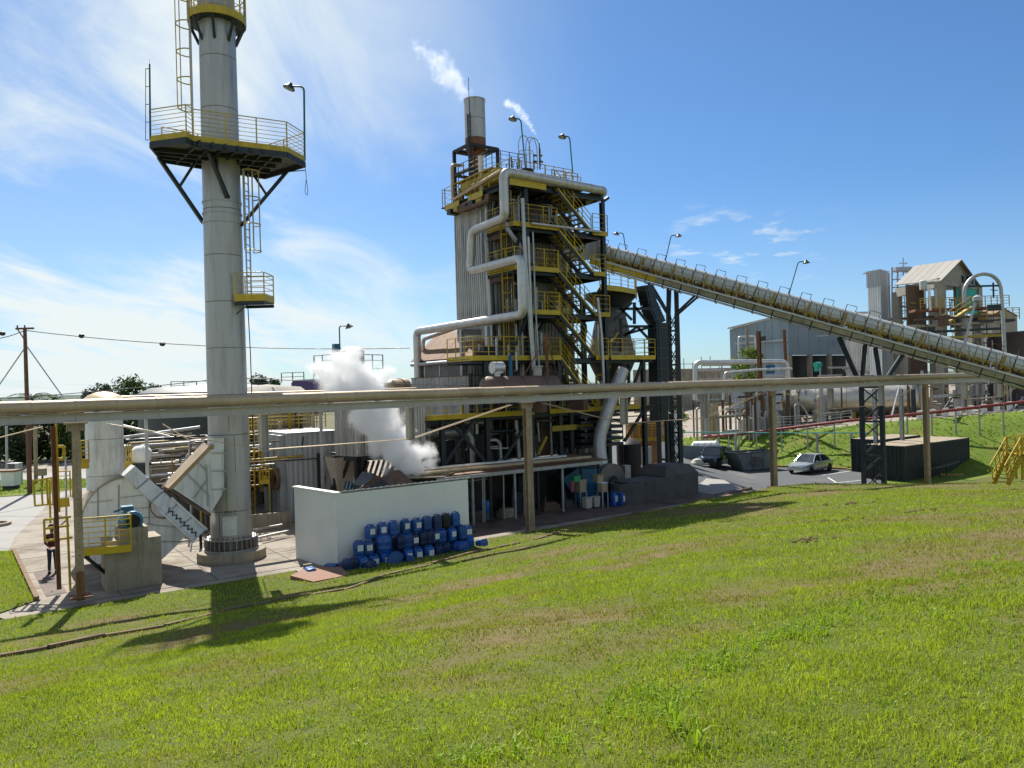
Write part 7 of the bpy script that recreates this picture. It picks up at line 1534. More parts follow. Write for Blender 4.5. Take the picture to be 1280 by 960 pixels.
mb = MB(); mb.lathe(o_+d*1.2+nrm*.8+ZZ*.5, [(1.2, 0), (1.0, .6), (.4, .9), (0, 1.0)], 9); q.part('rubbish_load', mb, m_concdk)
# white horizontal tank and low grey wall
q = T('white_bullet_tank', 'small white horizontal tank lying behind the dark car', 'tank', G(884, 568)); a, b = W(868, 558, 74), W(896, 557.5, 73)
mb = MB(); mb.cyl(a, b, .50, n=20); mb.lathe(b, [(.50, 0), (.3, .2), (0, .28)], 20, (b-a).normalized()); mb.lathe(a, [(.50, 0), (.3, .2), (0, .28)], 20, (a-b).normalized()); q.part('shell', mb, m_white)
mb = MB()
for t_ in (.2, .5, .8): mb.ring(a+(b-a)*t_, .51, .025, 18, (b-a).normalized())
for t_ in (.2, .8): p = a+(b-a)*t_; mb.bar(Vector((p.x, p.y, -1.2)), p, .3, .1)
q.part('saddle', mb, m_galv)
a, b = W(860, 570, 72), W(915, 571, 70); mb = MB(); mb.bar(Vector((a.x-.5, a.y, -.45)), Vector((b.x, b.y, -.55)), .2, 1.5); solo('low_grey_wall', 'low blue grey wall behind the dark car', 'wall', mb, m_skip, (a.x, a.y, 0))
p = G(872, 583, -.9); mb = MB(); mb.lathe(p+ZZ*0, [(.5, 0), (.55, .3), (.35, .6), (0, .7)], 9); solo('white_rubble_bag', 'crumpled white bag lying at the kerb left of the dark car', 'bag', mb, m_bin, p)
# containers
zc0 = .1
oc = W(1130, 558, 56.0); zt_ = oc.z; oc = Vector((oc.x, oc.y, -1.46))
def container(name, label, o_, du, lu, dv, lv, z0, zt, npx):
    o_ = Vector((o_.x, o_.y, 0))
    q = T(name, label, 'container', o_)
    clad(q, o_, o_+du*lu, z0, zt, m_container, .62, 2, .05, name='side_panel'); clad(q, o_+dv*lv, o_, z0, zt, m_container, .62, 2, .05, name='end_panel'); clad(q, o_+du*lu, o_+du*lu+dv*lv, z0, zt, m_container, .62, 2, .05, name='end_panel')
    mb = MB(); mb.prism([o_+ZZ*(zt), o_+du*lu+ZZ*zt, o_+du*lu+dv*lv+ZZ*zt, o_+dv*lv+ZZ*zt], ZZ*.03); q.part('roof_sheet', mb, m_conttop)
    for p in (o_, o_+du*lu, o_+dv*lv, o_+du*lu+dv*lv): mb = MB(); mb.box(p+ZZ*((z0+zt)/2), (.14, .14, zt-z0+.06), du, dv, ZZ); q.part('corner_post', mb, m_container)
    for a, b in ((o_, o_+du*lu), (o_, o_+dv*lv), (o_+du*lu, o_+du*lu+dv*lv)):
        for z in (z0+.06, zt-.04): mb = MB(); mb.bar(a+ZZ*z, b+ZZ*z, .1, .12); q.part('frame_rail', mb, m_container)
    return q
zt_ = 1.14
container('dark_container', 'dark navy shipping container with a dusty tan top behind the tan post', oc, U, 9.9, V, 2.9, -1.46, zt_, 0)
oc2 = oc+V*3.6+U*3.3; container('dark_container', 'second dark container just behind the first, only its tan top showing', oc2, U, 6, V, 2.4, -1.46, zt_+.1, 0)
q = T('steel_trailer_frame', 'low dark steel frame resting against the container side', 'frame', oc+U*2.2-V*1)
for k in range(3): a = oc+U*(1.6+.1*k)-V*(.5+.4*k); mb = MB(); mb.bar(a+ZZ*(.75+.1*k), a+U*3.6+ZZ*(.95+.1*k), .08, .12); q.part('frame_rail', mb, m_dark)
for k in range(4): a = oc+U*(1.8+1.05*k)-V*.6; mb = MB(); mb.bar(a, a+ZZ*.95, .07); q.part('leg', mb, m_dark)
# yellow stair at far right
q = T('yellow_access_stair', 'short yellow steel stair with railings at the right photo edge', 'stairs', G(1262, 605, 1.2)); Y = 36.5
def YW(x, y, d=0): return W(x+12, y, Y)+V*d*.7
for d_ in (0, .9):
    mb = MB(); mb.bar(YW(1248, 606, d_), YW(1266, 568, d_), .06, .2); q.part('stringer', mb, m_yellow)
    mb = MB(); mb.bar(YW(1244, 582, d_), YW(1264, 547, d_), .05)
    for t_ in (0, .25, .5, .75, 1): mb.bar(YW(1248+18*t_, 606-38*t_, d_), YW(1245+19*t_, 582-35*t_, d_), .04)
    for t_ in (.3, .6): mb.bar(YW(1247, 606-24*t_, d_), YW(1265, 568-21*t_, d_), .03)
    for y_ in (547, 558): mb.bar(YW(1264, y_, d_), YW(1292, y_-3, d_), .05)
    for x_ in (1266, 1277, 1288): mb.bar(YW(x_, 600, d_), YW(x_-1, 547, d_), .08)
    mb.bar(YW(1264, 570, d_), YW(1292, 568, d_), .06, .2); q.part('railing', mb, m_yellow)
for k in range(8): mb = MB(); mb.box(YW(1249+2.1*k, 603-4.6*k, .45), (.22, .85, .03), U, V, ZZ); q.part('tread', mb, m_yellowold)
mb = MB(); mb.prism([YW(1264, 569), YW(1292, 567), YW(1292, 567, .9), YW(1264, 569, .9)], ZZ*.04); q.part('landing', mb, m_yellowold)
W_near = W
def W(x, y, Y): return W_near(x, y, Y*1.22 if Y > 49 else Y)    # the terrace lies a fifth further back than first surveyed
# ================================================================== red and turquoise pipes, bank-top pipe racks
q = T('red_pipeline', 'long red and white pipe climbing along the top of the grass bank', 'pipe', W(1050, 527, 56))
P = [W(880, 546, 62), W(930, 542, 60), W(1060, 526, 56), W(1180, 514, 54), W(1300, 500, 52)]
for i in range(4):
    mb = MB(); mb.tube([P[i], P[i+1]], .13, 10); q.part('pipe_section', mb, m_red)
    n = 4
    for k in range(n): p = P[i]+(P[i+1]-P[i])*((k+.5)/n); mb = MB(); mb.ring(p, .135, .02, 12, (P[i+1]-P[i]).normalized()); mb.bar(p-ZZ*.1, Vector((p.x, p.y, -1.3)), .1); q.part('pipe_leg', mb, m_galv)
mb = MB(); mb.tube([W(900, 541.5, 61), W(935, 543, 60)], .1, 8); q.part('white_stub', mb, m_white)
q = T('turquoise_pipeline', 'thin turquoise pipe on grey posts running level in front of the grass bank', 'pipe', W(960, 541, 57))
mb = MB(); mb.tube([W(840, 540, 60), W(960, 541, 57), W(1086, 541, 54)], .055, 8); q.part('pipe_run', mb, m_tealpipe)
for x in (919, 1021, 1064): p = W(x, 541, 56.5 if x < 1000 else 55); mb = MB(); mb.bar(p-ZZ*.05, Vector((p.x, p.y, -1.5)), .16, .16); q.part('grey_post', mb, m_galv)
for x, yb, lab in ((1126, 547, 'grey post on the bank just left of the last tan pipe post'), (1093, 500, 'grey pipe post standing behind the dark lattice tower')):
    p = W(x, 486, 50); solo('grey_rack_post', lab, 'post', MB().ibeam((p.x, p.y, -1.5), (p.x, p.y, p.z), .26, .26, .03), m_galv, (p.x, p.y, 0))
# horizontal steel tank
q = T('horizontal_steel_tank', 'big shiny horizontal steel tank with a yellow saddle on the terrace', 'tank', W(1050, 520, 66)); a, b = W(985, 505.5, 68), W(1142, 496.5, 63); a.z = b.z = (a.z+b.z)/2; rt_ = 1.6
n = 4
for i in range(n): p, e = a+(b-a)*(i/n), a+(b-a)*((i+1)/n-.003); mb = MB(); mb.cyl(p, e, rt_, n=36, caps=False); q.part('shell_course', mb, m_tank)
for p, s in ((a, -1), (b, 1)): mb = MB(); mb.lathe(p, [(rt_, 0), (rt_*.93, .3), (rt_*.7, .55), (rt_*.35, .68), (0, .72)], 36, (b-a).normalized()*s); q.part('dished_end', mb, m_tank)
for t_ in (.08, .55, .95): p = a+(b-a)*t_; mb = MB(); mb.box(p-ZZ*.95, (.35, 2.3, 1.6), (b-a).normalized(), None or V, ZZ) if False else mb.bar(Vector((p.x, p.y, -.3)), p-ZZ*.5, 2.3, .4, up=(b-a).normalized()); q.part('saddle', mb, m_yellowold)
mb = MB(); mb.ring(a+(b-a)*.115, rt_+.03, .07, 36, (b-a).normalized()); q.part('rust_ring', mb, m_rust)
# pipe racks
rr6 = random.Random(12)
q = T('terrace_pipe_rack', 'dense rack of grey columns, pipes and valves on the terrace behind the cars', 'pipe rack', W(930, 530, 66))
for k in range(120):
    x = rr6.uniform(862, 1060); Y = rr6.uniform(62, 70); tz = terz(W(x, 500, Y).x, Y); y1 = rr6.uniform(488, 525); p = W(x, y1, Y); mb = MB(); ty = rr6.random(); mt = rr6.choice([m_galv, m_galv, m_alu, m_tan, m_dark, m_rustdk, m_conc, m_galv])
    if ty < .5: mb.bar(Vector((p.x, p.y, tz-.3)), p+ZZ*rr6.uniform(0, 1.2), rr6.choice([.12, .2, .3]))
    elif ty < .75: mb.cyl(p, p+U*rr6.uniform(1.5, 6), rr6.uniform(.05, .16), n=8)
    elif ty < .88: mb.tube(bend([Vector((p.x, p.y, tz)), p, p+U*rr6.uniform(.8, 2.2), p+U*2.3-ZZ*1.2], .3), rr6.uniform(.06, .14), 8)
    else: mb.ubox(0, rr6.uniform(.8, 2.2), 0, .8, tz-.2, tz+rr6.uniform(.6, 1.8), Vector((p.x, p.y, 0)))
    q.part(('rack_column', 'rack_pipe', 'bent_pipe', 'pump_set')[0 if ty < .5 else 1 if ty < .75 else 2 if ty < .88 else 3], mb, mt)
mb = MB(); p = W(950, 512, 66); mb.ubox(-1.0, 2.2, 0, 1, p.z-.6, p.z+.9, Vector((p.x, p.y, 0))); q.part('yellow_housing', mb, m_yellowold)
mb = MB(); rail(mb, [W(965, 536, 61), W(1010, 534, 60), W(1065, 528, 59)], 1.1, 1.0, 3, .03); q.part('railing', mb, m_galv)
q = T('right_pipe_rack', 'second rack of grey columns and thin pipes on the terrace under the conveyor at right', 'pipe rack', W(1210, 510, 62))
for k in range(100):
    x = rr6.uniform(1110, 1285); Y = rr6.uniform(57, 68); tz = terz(W(x, 500, Y).x, Y); y1 = rr6.uniform(466, 500); p = W(x, y1, Y); mb = MB(); ty = rr6.random(); mt = rr6.choice([m_galv, m_galv, m_alu, m_tan, m_dark, m_rustdk, m_conc, m_galv])
    if ty < .5: mb.bar(Vector((p.x, p.y, tz-.4)), p+ZZ*rr6.uniform(0, .6), rr6.choice([.1, .2, .3]))
    elif ty < .8: mb.cyl(p, p+U*rr6.uniform(1.5, 6), rr6.uniform(.04, .14), n=8)
    elif ty < .9: mb.bar(Vector((p.x, p.y, tz)), p+U*rr6.uniform(2, 3), .12)
    else: mb.ubox(0, rr6.uniform(.8, 1.6), 0, .8, tz-.4, tz+rr6.uniform(.4, 1.2), Vector((p.x, p.y, 0)))
    q.part(('rack_column', 'rack_pipe', 'diagonal_brace', 'pump_set')[0 if ty < .5 else 1 if ty < .8 else 2 if ty < .9 else 3], mb, mt)
mb = MB()
for z in (6.2, 5.5): mb = MB(); mb.cyl(W(1120, 480, 62)*1, W(1290, 478, 60), .12, n=10); q.part('rack_pipe', mb, m_alu)
q = T('low_terrace_wall', 'low white wall at the bank top under the right pipe rack', 'wall', W(1190, 522, 57.5)); 
for k in range(8): a = W(1150+16*k, 520-1.6*k, 58); mb = MB(); mb.box(Vector((a.x, a.y, a.z+.1)), (.92, .15, .8), U, V, ZZ); q.part('wall_panel', mb, m_white)
# portal pipes
def ppipe(lab, pts, Y, r, mt=m_meter, nm='portal_pipe'):
    P = [W(x, y, Y) for x, y in pts]; q = T(nm, lab, 'pipe', P[0]); mb = MB(); mb.tube(bend(P, r*2.5), r, 12); q.part('pipe_run', mb, mt)
    for a, b in zip(P[:-1], P[1:]):
        l = (b-a).length; k = int(l/1.5)
        for j in range(1, k): mb = MB(); p = a+(b-a)*(j/k); mb.ring(p, r+.005, .015, 12, (b-a).normalized()); q.part('jacket_joint', mb, mt)
ppipe('bright silver pipe bridge bending down at both ends above the overhead pipe', [(869, 500), (869, 453), (984, 452), (986, 500)], 66, .26)
ppipe('lower silver pipe with two bends left of the green shrub', [(904, 500), (906, 466), (948, 462), (990, 461)], 63, .13)
ppipe('thin pale pipe looping in front of the grey warehouse', [(924, 470), (923, 421), (944, 420), (946, 470)], 72, .10)
ppipe('tall tan flanged pipe in front of the grey warehouse', [(935, 470), (934, 408)], 71, .16, m_conttop, 'flanged_pipe')
solo('rusty_column', 'tall rusty brown column in front of the grey warehouse beside the shrub', 'column', MB().ibeam(W(951, 500, 64), W(948, 414, 64), 0.36, .3, .05), m_rust, W(951, 500, 64))
solo('rusty_column', 'slim red brown column on the corner of the grey warehouse', 'column', MB().ibeam(W(983, 470, 74), W(980, 412, 74), .26, .26, .04), m_rust, W(983, 470, 74))
for (x, y, w__, h__, Y, mt, lab) in ((963, 459, .9, .55, 66, m_bluemach, 'small blue motor above the pipe right of the green shrub'), (1022, 456, .9, .7, 78, m_teal, 'small turquoise machine in front of the warehouse opening')):
    p = W(x, y, Y); mb = MB(); mb.cyl(p-U*w__/2, p+U*w__/2, h__/2, n=14); mb.box(p-ZZ*h__*.8, (w__, .4, .5), U, V, ZZ); solo('small_motor', lab, 'motor', mb, mt, p)
mb = MB()
for k in range(30):
    x = rr6.uniform(860, 1120); Y = rr6.uniform(70, 80); p = W(x, rr6.uniform(455, 478), Y)
    if k % 2: mb.cyl(p, p+U*rr6.uniform(2, 6), .1, n=6)
    else: mb.bar(p, p-ZZ*2.5, .12)
o = solo('rear_pipework', 'jumble of thin distant pipes just above the overhead pipe before the warehouse', 'pipework', mb, m_galv, W(990, 475, 75), kind='stuff')
# ================================================================== warehouse
def poly(th, nm, pts, mt, thick=.15): mb = MB(); mb.prism(pts, thick if isinstance(thick, Vector) else V*thick); return th.part(nm, mb, mt)
q = T('grey_warehouse', 'large blue grey sheet clad warehouse with an open lower storey behind the conveyor', 'building', W(985, 500, 84))
A1 = W(912, 412, 92); A2_ = W(985, 398, 84); A3 = W(1092, 396, 92)
ze1, ze2 = A1.z, A2_.z+.5
zlow = W(985, 444, 84).z
def wq(a, b, z0, z1a, z1b, nm, mt): mb = MB(); d = Vector((b.x-a.x, b.y-a.y, 0)).normalized(); n_ = Vector((-d.y, d.x, 0)); mb.prism([Vector((a.x, a.y, z0)), Vector((b.x, b.y, z0)), Vector((b.x, b.y, z1b)), Vector((a.x, a.y, z1a))], n_*.15); return q.part(nm, mb, mt)
N1 = 8
for i in range(N1):
    t0, t1 = i/N1, (i+1)/N1-.004; a, b = A1+(A2_-A1)*t0, A1+(A2_-A1)*t1; za, zb = ze1+(ze2-ze1)*t0, ze1+(ze2-ze1)*t1; wq(a, b, .5, za, zb, 'wall_sheet', m_shedwall)
for i in range(9):
    t0, t1 = i/9, (i+1)/9-.003; a, b = A2_+(A3-A2_)*t0, A2_+(A3-A2_)*t1; wq(a, b, zlow, ze2, ze2, 'wall_sheet', m_shedwall)
    if i % 2 == 0: c = a; mb = MB(); mb.box(Vector((c.x, c.y, zlow/2)), (.6, .5, zlow), U, V, ZZ); q.part('lower_column', mb, m_conc)
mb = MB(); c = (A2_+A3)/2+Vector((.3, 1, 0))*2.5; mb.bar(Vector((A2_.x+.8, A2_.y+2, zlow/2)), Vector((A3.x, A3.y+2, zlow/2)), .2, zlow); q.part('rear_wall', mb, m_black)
back = Vector((-1.5, 14, 0)); rd = Vector((7, 14, 0))
mb = MB(); mb.prism([A1+ZZ*.1-U*.5, A2_+ZZ*.65-V*.4, A3+ZZ*.7+(ze2-A3.z)*ZZ-V*.4, A3+ZZ*1.6+(ze2-A3.z)*ZZ+rd*.8, A1+ZZ*1.0+rd], ZZ*.15); q.part('roof', mb, m_galv)
for x in (950, 962, 975): p = W(x, 423.5, 86.5); mb = MB(); mb.box(p-V*.5, (.9, .1, .6), (A2_-A1).normalized(), V, ZZ); q.part('window', mb, m_black)
mb = MB(); a, b = W(913, 430, 91), W(980, 425, 84); mb.bar(a-V*.8, b-V*.6, .15, .25); q.part('pipe_band', mb, m_galv)
p = W(1046, 427, 88); mb = MB(); mb.box(p-V*.6, (.9, .1, .6), (A3-A2_).normalized(), V, ZZ); q.part('window', mb, m_black)
# far low building along the horizon and small stacks there
q = T('long_low_building', 'long low grey wall on the horizon between the boiler and the warehouse', 'building', W(850, 478, 120)); mb = MB(); a, b = W(792, 470, 118), W(915, 468, 125); zt2 = W(850, 461, 120).z
for i in range(7): t0 = i/7; p, e = a+(b-a)*t0, a+(b-a)*((i+1)/7-.004); mb = MB(); mb.bar(Vector((p.x, p.y, zt2/2)), Vector((e.x, e.y, zt2/2)), .4, zt2); q.part('wall_bay', mb, m_conc)
mb = MB()
for i in range(10): p = W(800+11*i, 461, 120); mb.bar(p, p+ZZ*rr6.uniform(1, 2.6), .12)
mb.tube([W(798, 456, 120), W(912, 454, 120)], .07, 5); q.part('roof_railing', mb, m_galv)
# corrugated silo box behind second tower and its neighbours
q = T('pale_silo_block', 'pale corrugated block right of the warehouse behind the lattice tower', 'building', W(1110, 480, 78)); a, b, c = W(1058, 470, 80), W(1090, 470, 76), W(1150, 470, 80)
zt2 = W(1100, 415, 77).z; clad(q, a, b, .5, zt2, m_clad, 1.0, 3, .08); clad(q, b, c, .5, zt2, m_clad, 1.0, 3, .08); mb = MB(); mb.prism([Vector((p.x, p.y, zt2)) for p in (a, b, c, c+V*4, a+V*4)], ZZ*.1); q.part('roof', mb, m_galv)
# ================================================================== tall open building with hoist tower at upper right
q = T('grey_hopper_tower', 'tall grey sheet metal hopper tower left of the open roofed building', 'tower', W(1098, 440, 74))
a, b, c = W(1086, 410, 75), W(1102, 410, 73), W(1114, 410, 75); z0, z1 = 1.0, W(1100, 340, 74).z; zm = W(1095, 358, 74).z
clad(q, a, b, z0, zm, m_cladlt, .8, 2, .02); clad(q, b, c, z0, z1, m_cladlt, .8, 2, .02); a2 = W(1083, 350, 74.6); clad(q, a2, b-V*.05, zm-.1, z1+.1, m_cladlt, .8, 2, .02); mb = MB(); mb.prism([Vector((p.x, p.y, z1+.1)) for p in (a2, b, c, a2+U*1.2+V*1.2)], ZZ*.08); q.part('cap', mb, m_galv)
HB = T('open_hoist_building', 'open concrete framed building with a gabled roof and turquoise netting at upper right', 'building', W(1180, 440, 70))
BL, BM_, BR = W(1122, 400, 76), W(1176, 400, 68), W(1222, 400, 73); zg = W(1176, 352, 68).z; zR = W(1200, 326, 70.5).z; zE = W(1120, 344, 76).z
def xyz(p, z): return Vector((p.x, p.y, z))
zfl = W(1180, 388, 68).z
for p in (BL, BL*.5+BM_*.5, BM_, BM_*.5+BR*.5, BR, BL+(BR-BM_)*1.0): mb = MB(); mb.box(xyz(p, (zg+1)/2), (.85, .85, zg-1), U, V, ZZ); HB.part('concrete_column', mb, m_beigew)
mb = MB(); mb.bar(xyz(BL, zg-.1), xyz(BM_, zg-.1), .5, 1.0); mb.bar(xyz(BM_, zg-.1), xyz(BR, zg-.1), .5, .5); HB.part('ring_beam', mb, m_beigew)
g1, g2, g3 = xyz(BM_, zg+.2), xyz(BM_*.5+BR*.5, zR), xyz(BR, zg+.1); back_ = (BL-BM_)
mb = MB(); mb.prism([g1, g3, g2], V*.2); HB.part('gable_wall', mb, m_beigew)
m_roofg = M('grey_fibre_cement_roof', (.24, .22, .19), .8, 0, .15, 1, .4, (.12, .1, .08), .1)
ov = (BM_-BL).normalized()*.7
for i in range(6):
    t0, t1 = i/6, (i+1)/6-.006; a, b = g1+ov+(back_-ov)*t0, g1+ov+(back_-ov)*t1; c, d = g2+ov+(back_-ov)*t1, g2+ov+(back_-ov)*t0; mb = MB(); dr = (g1-g2).normalized()*.5; mb.prism([a+dr, b+dr, c, d], ZZ*.12); HB.part('roof_slab', mb, m_roofg)
mb = MB(); dr = (g3-g2).normalized()*.5; mb.prism([g2+ov, g3+ov+dr, g3+back_+dr, g2+back_], ZZ*.12); HB.part('roof_slab', mb, m_beigew)
mb = MB()
for t_ in (.0, .52): a = BM_*(1-t_)+BR*t_; b = BM_*(1-t_-.4)+BR*(t_+.4)
a, b = W(1196, 385, 70), W(1221, 385, 72.6); mb = MB(); mb.bar(Vector((a.x, a.y, a.z+.9)), Vector((b.x, b.y, a.z+.9)), .06, 2.9); HB.part('turquoise_net', mb, m_teal)
for i in range(4): p = W(1196+7*i, 350, 71); mb = MB(); mb.box(p, (.5, .1, 1.1), U, V, ZZ); HB.part('window', mb, m_glass)
mb = MB(); p, e = BL+back_*.2, BR+back_*.6; mb.bar(xyz(BL, zfl)+V*3, xyz(BR, zfl)+V*3, .3, .3); mb.ubox(0, 4, 3, 3.2, 3, zg, BM_-U*1); HB.part('inner_wall', mb, m_rustdk)
# galleries in front of it
zq = W(1180, 388, 66).z
for (x0, x1, y0, Y0, Y1, mt) in ((1140, 1250, 389, 68, 67, m_rust), (1222, 1262, 402, 64, 64, m_dark)):
    a, b = W(x0, y0, Y0), W(x1, y0-4, Y1); b.z = a.z; mb = MB(); mb.bar(a, b, 1.8, .25); HB.part('gallery_deck', mb, mt); mb = MB(); rail(mb, [a-V*.9+ZZ*.1, b-V*.9+ZZ*.1], 1.15, .6, 3, .035); HB.part('railing', mb, m_yellowold)
mb = MB(); a, b = W(1178, 408, 65), W(1214, 384, 65)
mb.bar(a, b, .8, .2); 
for k in range(7): p = a+(b-a)*(k/6); mb.bar(p, p+ZZ*1.1, .06)
mb.bar(a+ZZ*1.1, b+ZZ*1.1, .06); mb.bar(a+ZZ*.6, b+ZZ*.6, .05); HB.part('yellow_stair', mb, m_yellowold)
rr7 = random.Random(31)
for k in range(60):
    x = rr7.uniform(1124, 1256); Y = rr7.uniform(64, 72); p = W(x, rr7.uniform(356, 425) if x < 1190 else rr7.uniform(385, 430), Y); mb = MB(); ty = rr7.random(); mt = rr7.choice([m_dark, m_rustdk, m_galv, m_yellowold, m_alu, m_conc])
    if ty < .5: mb.bar(p, p-ZZ*rr7.uniform(.8, 3), .09)
    elif ty < .8: mb.cyl(p, p+U*rr7.uniform(.8, 3), rr7.uniform(.05, .14), n=6)
    else: mb.box(p, (rr7.uniform(.4, 1.4), .8, rr7.uniform(.4, 1.2)), U, V, ZZ)
    HB.part(('upright', 'cross_pipe', 'machine_box')[0 if ty < .5 else 1 if ty < .8 else 2], mb, mt)
for i in range(4): mb = MB(); a, b = W(1142, 400+8*i, 66), W(1256, 396+9*i, 63); b.z = a.z; mb.bar(a, b, .2, .25); HB.part('lower_beam', mb, (m_rustdk, m_conc, m_dark, m_yellowold)[i])
mb = MB(); p = W(1154, 355, 66.5); mb.lathe(p-ZZ*.6, [(.36, 0), (.36, .9), (.3, .95), (0, 1.0)], 14); HB.part('yellow_hose_drum', mb, m_yhood)
mb = MB(); mb.bar(W(1161, 358, 66), W(1163, 388, 66), .18); HB.part('white_strut', mb, m_white)
mb = MB(); mb.bar(W(1203, 440, 49), W(1219, 378, 49), .12); mb.lathe(W(1222, 374, 49), [(0, -.3), (.28, -.1), (.28, .15), (0, .3)], 10); HB.part('leaning_lamp_mast', mb, m_galv)
q = T('lattice_mast', 'pale lattice access tower behind the open building with a thin antenna', 'tower', W(1128, 440, 80))
for x in (1115, 1122, 1134): mb = MB(); mb.bar(W(x, 415, 80), W(x, 334, 80), .14); q.part('upright', mb, m_galv)
for k in range(8):
    mb = MB(); mb.bar(W(1115, 410-10*k, 80), W(1134, 408-10*k, 80), .1); mb.bar(W(1115, 410-10*k, 80), W(1134, 399-10*k, 80), .06); q.part('lattice_bar', mb, m_galv if k > 4 else m_dark)
mb = MB(); mb.bar(W(1129, 345, 80), W(1129, 322, 80), .08); mb.box(W(1129, 329, 80), (1.1, .1, .1)); mb.box(W(1128, 337, 80), (2.0, .8, .6)); q.part('antenna', mb, m_galv)
# hooped ladder arch
q = T('arched_pipe', 'tall bent grey pipe arch at the right photo edge in front of the open building', 'pipe arch', W(1254, 440, 58)); Y = 50
pts = [W(1206, 378, Y), W(1205, 362, Y), W(1210, 352, Y), W(1218, 345, Y), W(1229, 342, Y), W(1240, 344, Y), W(1248, 351, Y), W(1251, 360, Y), W(1254, 400, Y), W(1256, 445, Y)]
mb = MB(); mb.tube(bend(pts, .8, 4), .14, 12); q.part('pipe_run', mb, m_galv)
mb = MB(); mb.bar(W(1208, 358, Y), W(1251, 357, Y), .14); q.part('tie_bar', mb, m_dark)
mb = MB(); p = W(1242, 372, Y); mb.bar(p, p+ZZ*1.2, .1); mb.bar(p+ZZ*.6-U*.5, p+ZZ*.6+U*.7, .06); mb.bar(W(1234, 385, Y), W(1251, 384, Y), .1, .5); q.part('valve_stand', mb, m_dark)
# little brown gabled building and brown tank beyond
q = T('small_gabled_building', 'small brown gabled building at the far right edge', 'building', W(1262, 418, 90)); a, b = W(1240, 418, 90), W(1272, 417, 90); ze = W(1270, 396, 90).z; zr = W(1258, 387, 90).z
mb = MB(); mb.prism([xyz(a, 3), xyz(b, 3), xyz(b, ze), xyz((a+b)/2, zr), xyz(a, ze)], Vector((-1, 5, 0))); q.part('wall', mb, m_beigew)
mb = MB(); mb.prism([xyz(a, ze)-U*.3+ZZ*.05, xyz((a+b)/2, zr)+ZZ*.1, xyz((a+b)/2, zr)+ZZ*.25, xyz(a, ze)-U*.3+ZZ*.2], Vector((-1, 5, 0))); mb.prism([xyz(b, ze)+U*.3+ZZ*.05, xyz((a+b)/2, zr)+ZZ*.1, xyz((a+b)/2, zr)+ZZ*.25, xyz(b, ze)+U*.3+ZZ*.2], Vector((-1, 5, 0))); q.part('roof', mb, m_roof)
c = W(1282, 470, 66); c.z = 0; mb = MB(); zt2 = W(1270, 416, 66).z; mb.lathe(c, [(3.4, 0), (3.4, zt2-.5), (3.1, zt2), (0, zt2+.2)], 36); solo('brown_round_tank', 'large brown round tank cut by the right photo edge behind the conveyor', 'tank', mb, M('dark_brown_tank', (.07, .045, .035), .6, .1, .2, 1, .4), c)
# ================================================================== trees
def tree(name, label, base, h, r, mt=m_leafdk, n=2600, group=None, trunk=.16, low=.25, ls=.16, seed=1):
    rs = random.Random(seed); base = Vector(base); t = T(name, label, 'tree', base, group)
    mb = MB(); mb.tube([base, base+Vector((.1*r, 0, h*.35)), base+Vector((0, .1*r, h*.75))], [trunk, trunk*.7, trunk*.3], 8)
    for i in range(5): a = rs.random()*6.28; mb.tube([base+ZZ*h*.32, base+Vector((math.cos(a)*r*.4, math.sin(a)*r*.4, h*.55)), base+Vector((math.cos(a)*r*.7, math.sin(a)*r*.7, h*.75))], [trunk*.45, trunk*.28, trunk*.1], 5)
    t.part('trunk', mb, m_bark)
    cl = []
    for i in range(24): a = rs.random()*6.28; q = rs.random()**.5*r*.8; z = h*(low+(1-low)*rs.random()*.92); f = math.sin(math.pi*min(1, max(.12, (z/h-low)/(1-low)*.85+.12))); cl.append((base+Vector((math.cos(a)*q*f, math.sin(a)*q*f, z)), r*(.22+.22*rs.random())))
    mb = MB()
    for i in range(n):
        c, cr = cl[rs.randrange(len(cl))]; d = Vector((rs.gauss(0, 1), rs.gauss(0, 1), rs.gauss(0, .8))).normalized()*cr*(.55+.5*rs.random()); p = c+d
        if p.z < .15: continue
        nrm = (d.normalized()+Vector((rs.gauss(0, .5), rs.gauss(0, .5), rs.gauss(0, .5)+.3))).normalized(); a = nrm.orthogonal().normalized(); b = nrm.cross(a); an = rs.random()*6.28; a, b = a*math.cos(an)+b*math.sin(an), b*math.cos(an)-a*math.sin(an)
        s = ls*(.6+.8*rs.random()); o = len(mb.v); mb.v += [p-a*s, p-b*s*.5, p+a*s, p+b*s*.5]; mb.f.append((o, o+1, o+2, o+3)); mb.sm.append(False)
    t.part('crown', mb, mt, fix=False); return t
gp_ = 'dark trees at the far left edge of the plant'
descr = ['dense dark tree at the extreme left edge behind the white kiosk', 'dark tree between the kiosk and the tan pole', 'dark tree behind the beige sign box', 'dark tree behind the leftmost pipe post', 'dark tree just right of the leftmost pipe post', 'dark tree seen between the vertical duct and the white tank', 'dark tree behind the white rounded tank']
for i, (x, Y, h, r) in enumerate(((-20, 64, 6.2, 3.6), (22, 62, 5.8, 3.2), (58, 66, 6.2, 3.6), (98, 64, 5.9, 3.4), (128, 70, 6.2, 3.4), (165, 66, 5.4, 3.2), (205, 72, 5.0, 3.4))):
    p = W(x, 500, Y); tree('dark_tree', descr[i], (p.x, p.y, 0), h, r, m_leafdk if i % 3 else m_leafmd, 3600, gp_, ls=.20, low=.02, seed=i+3)
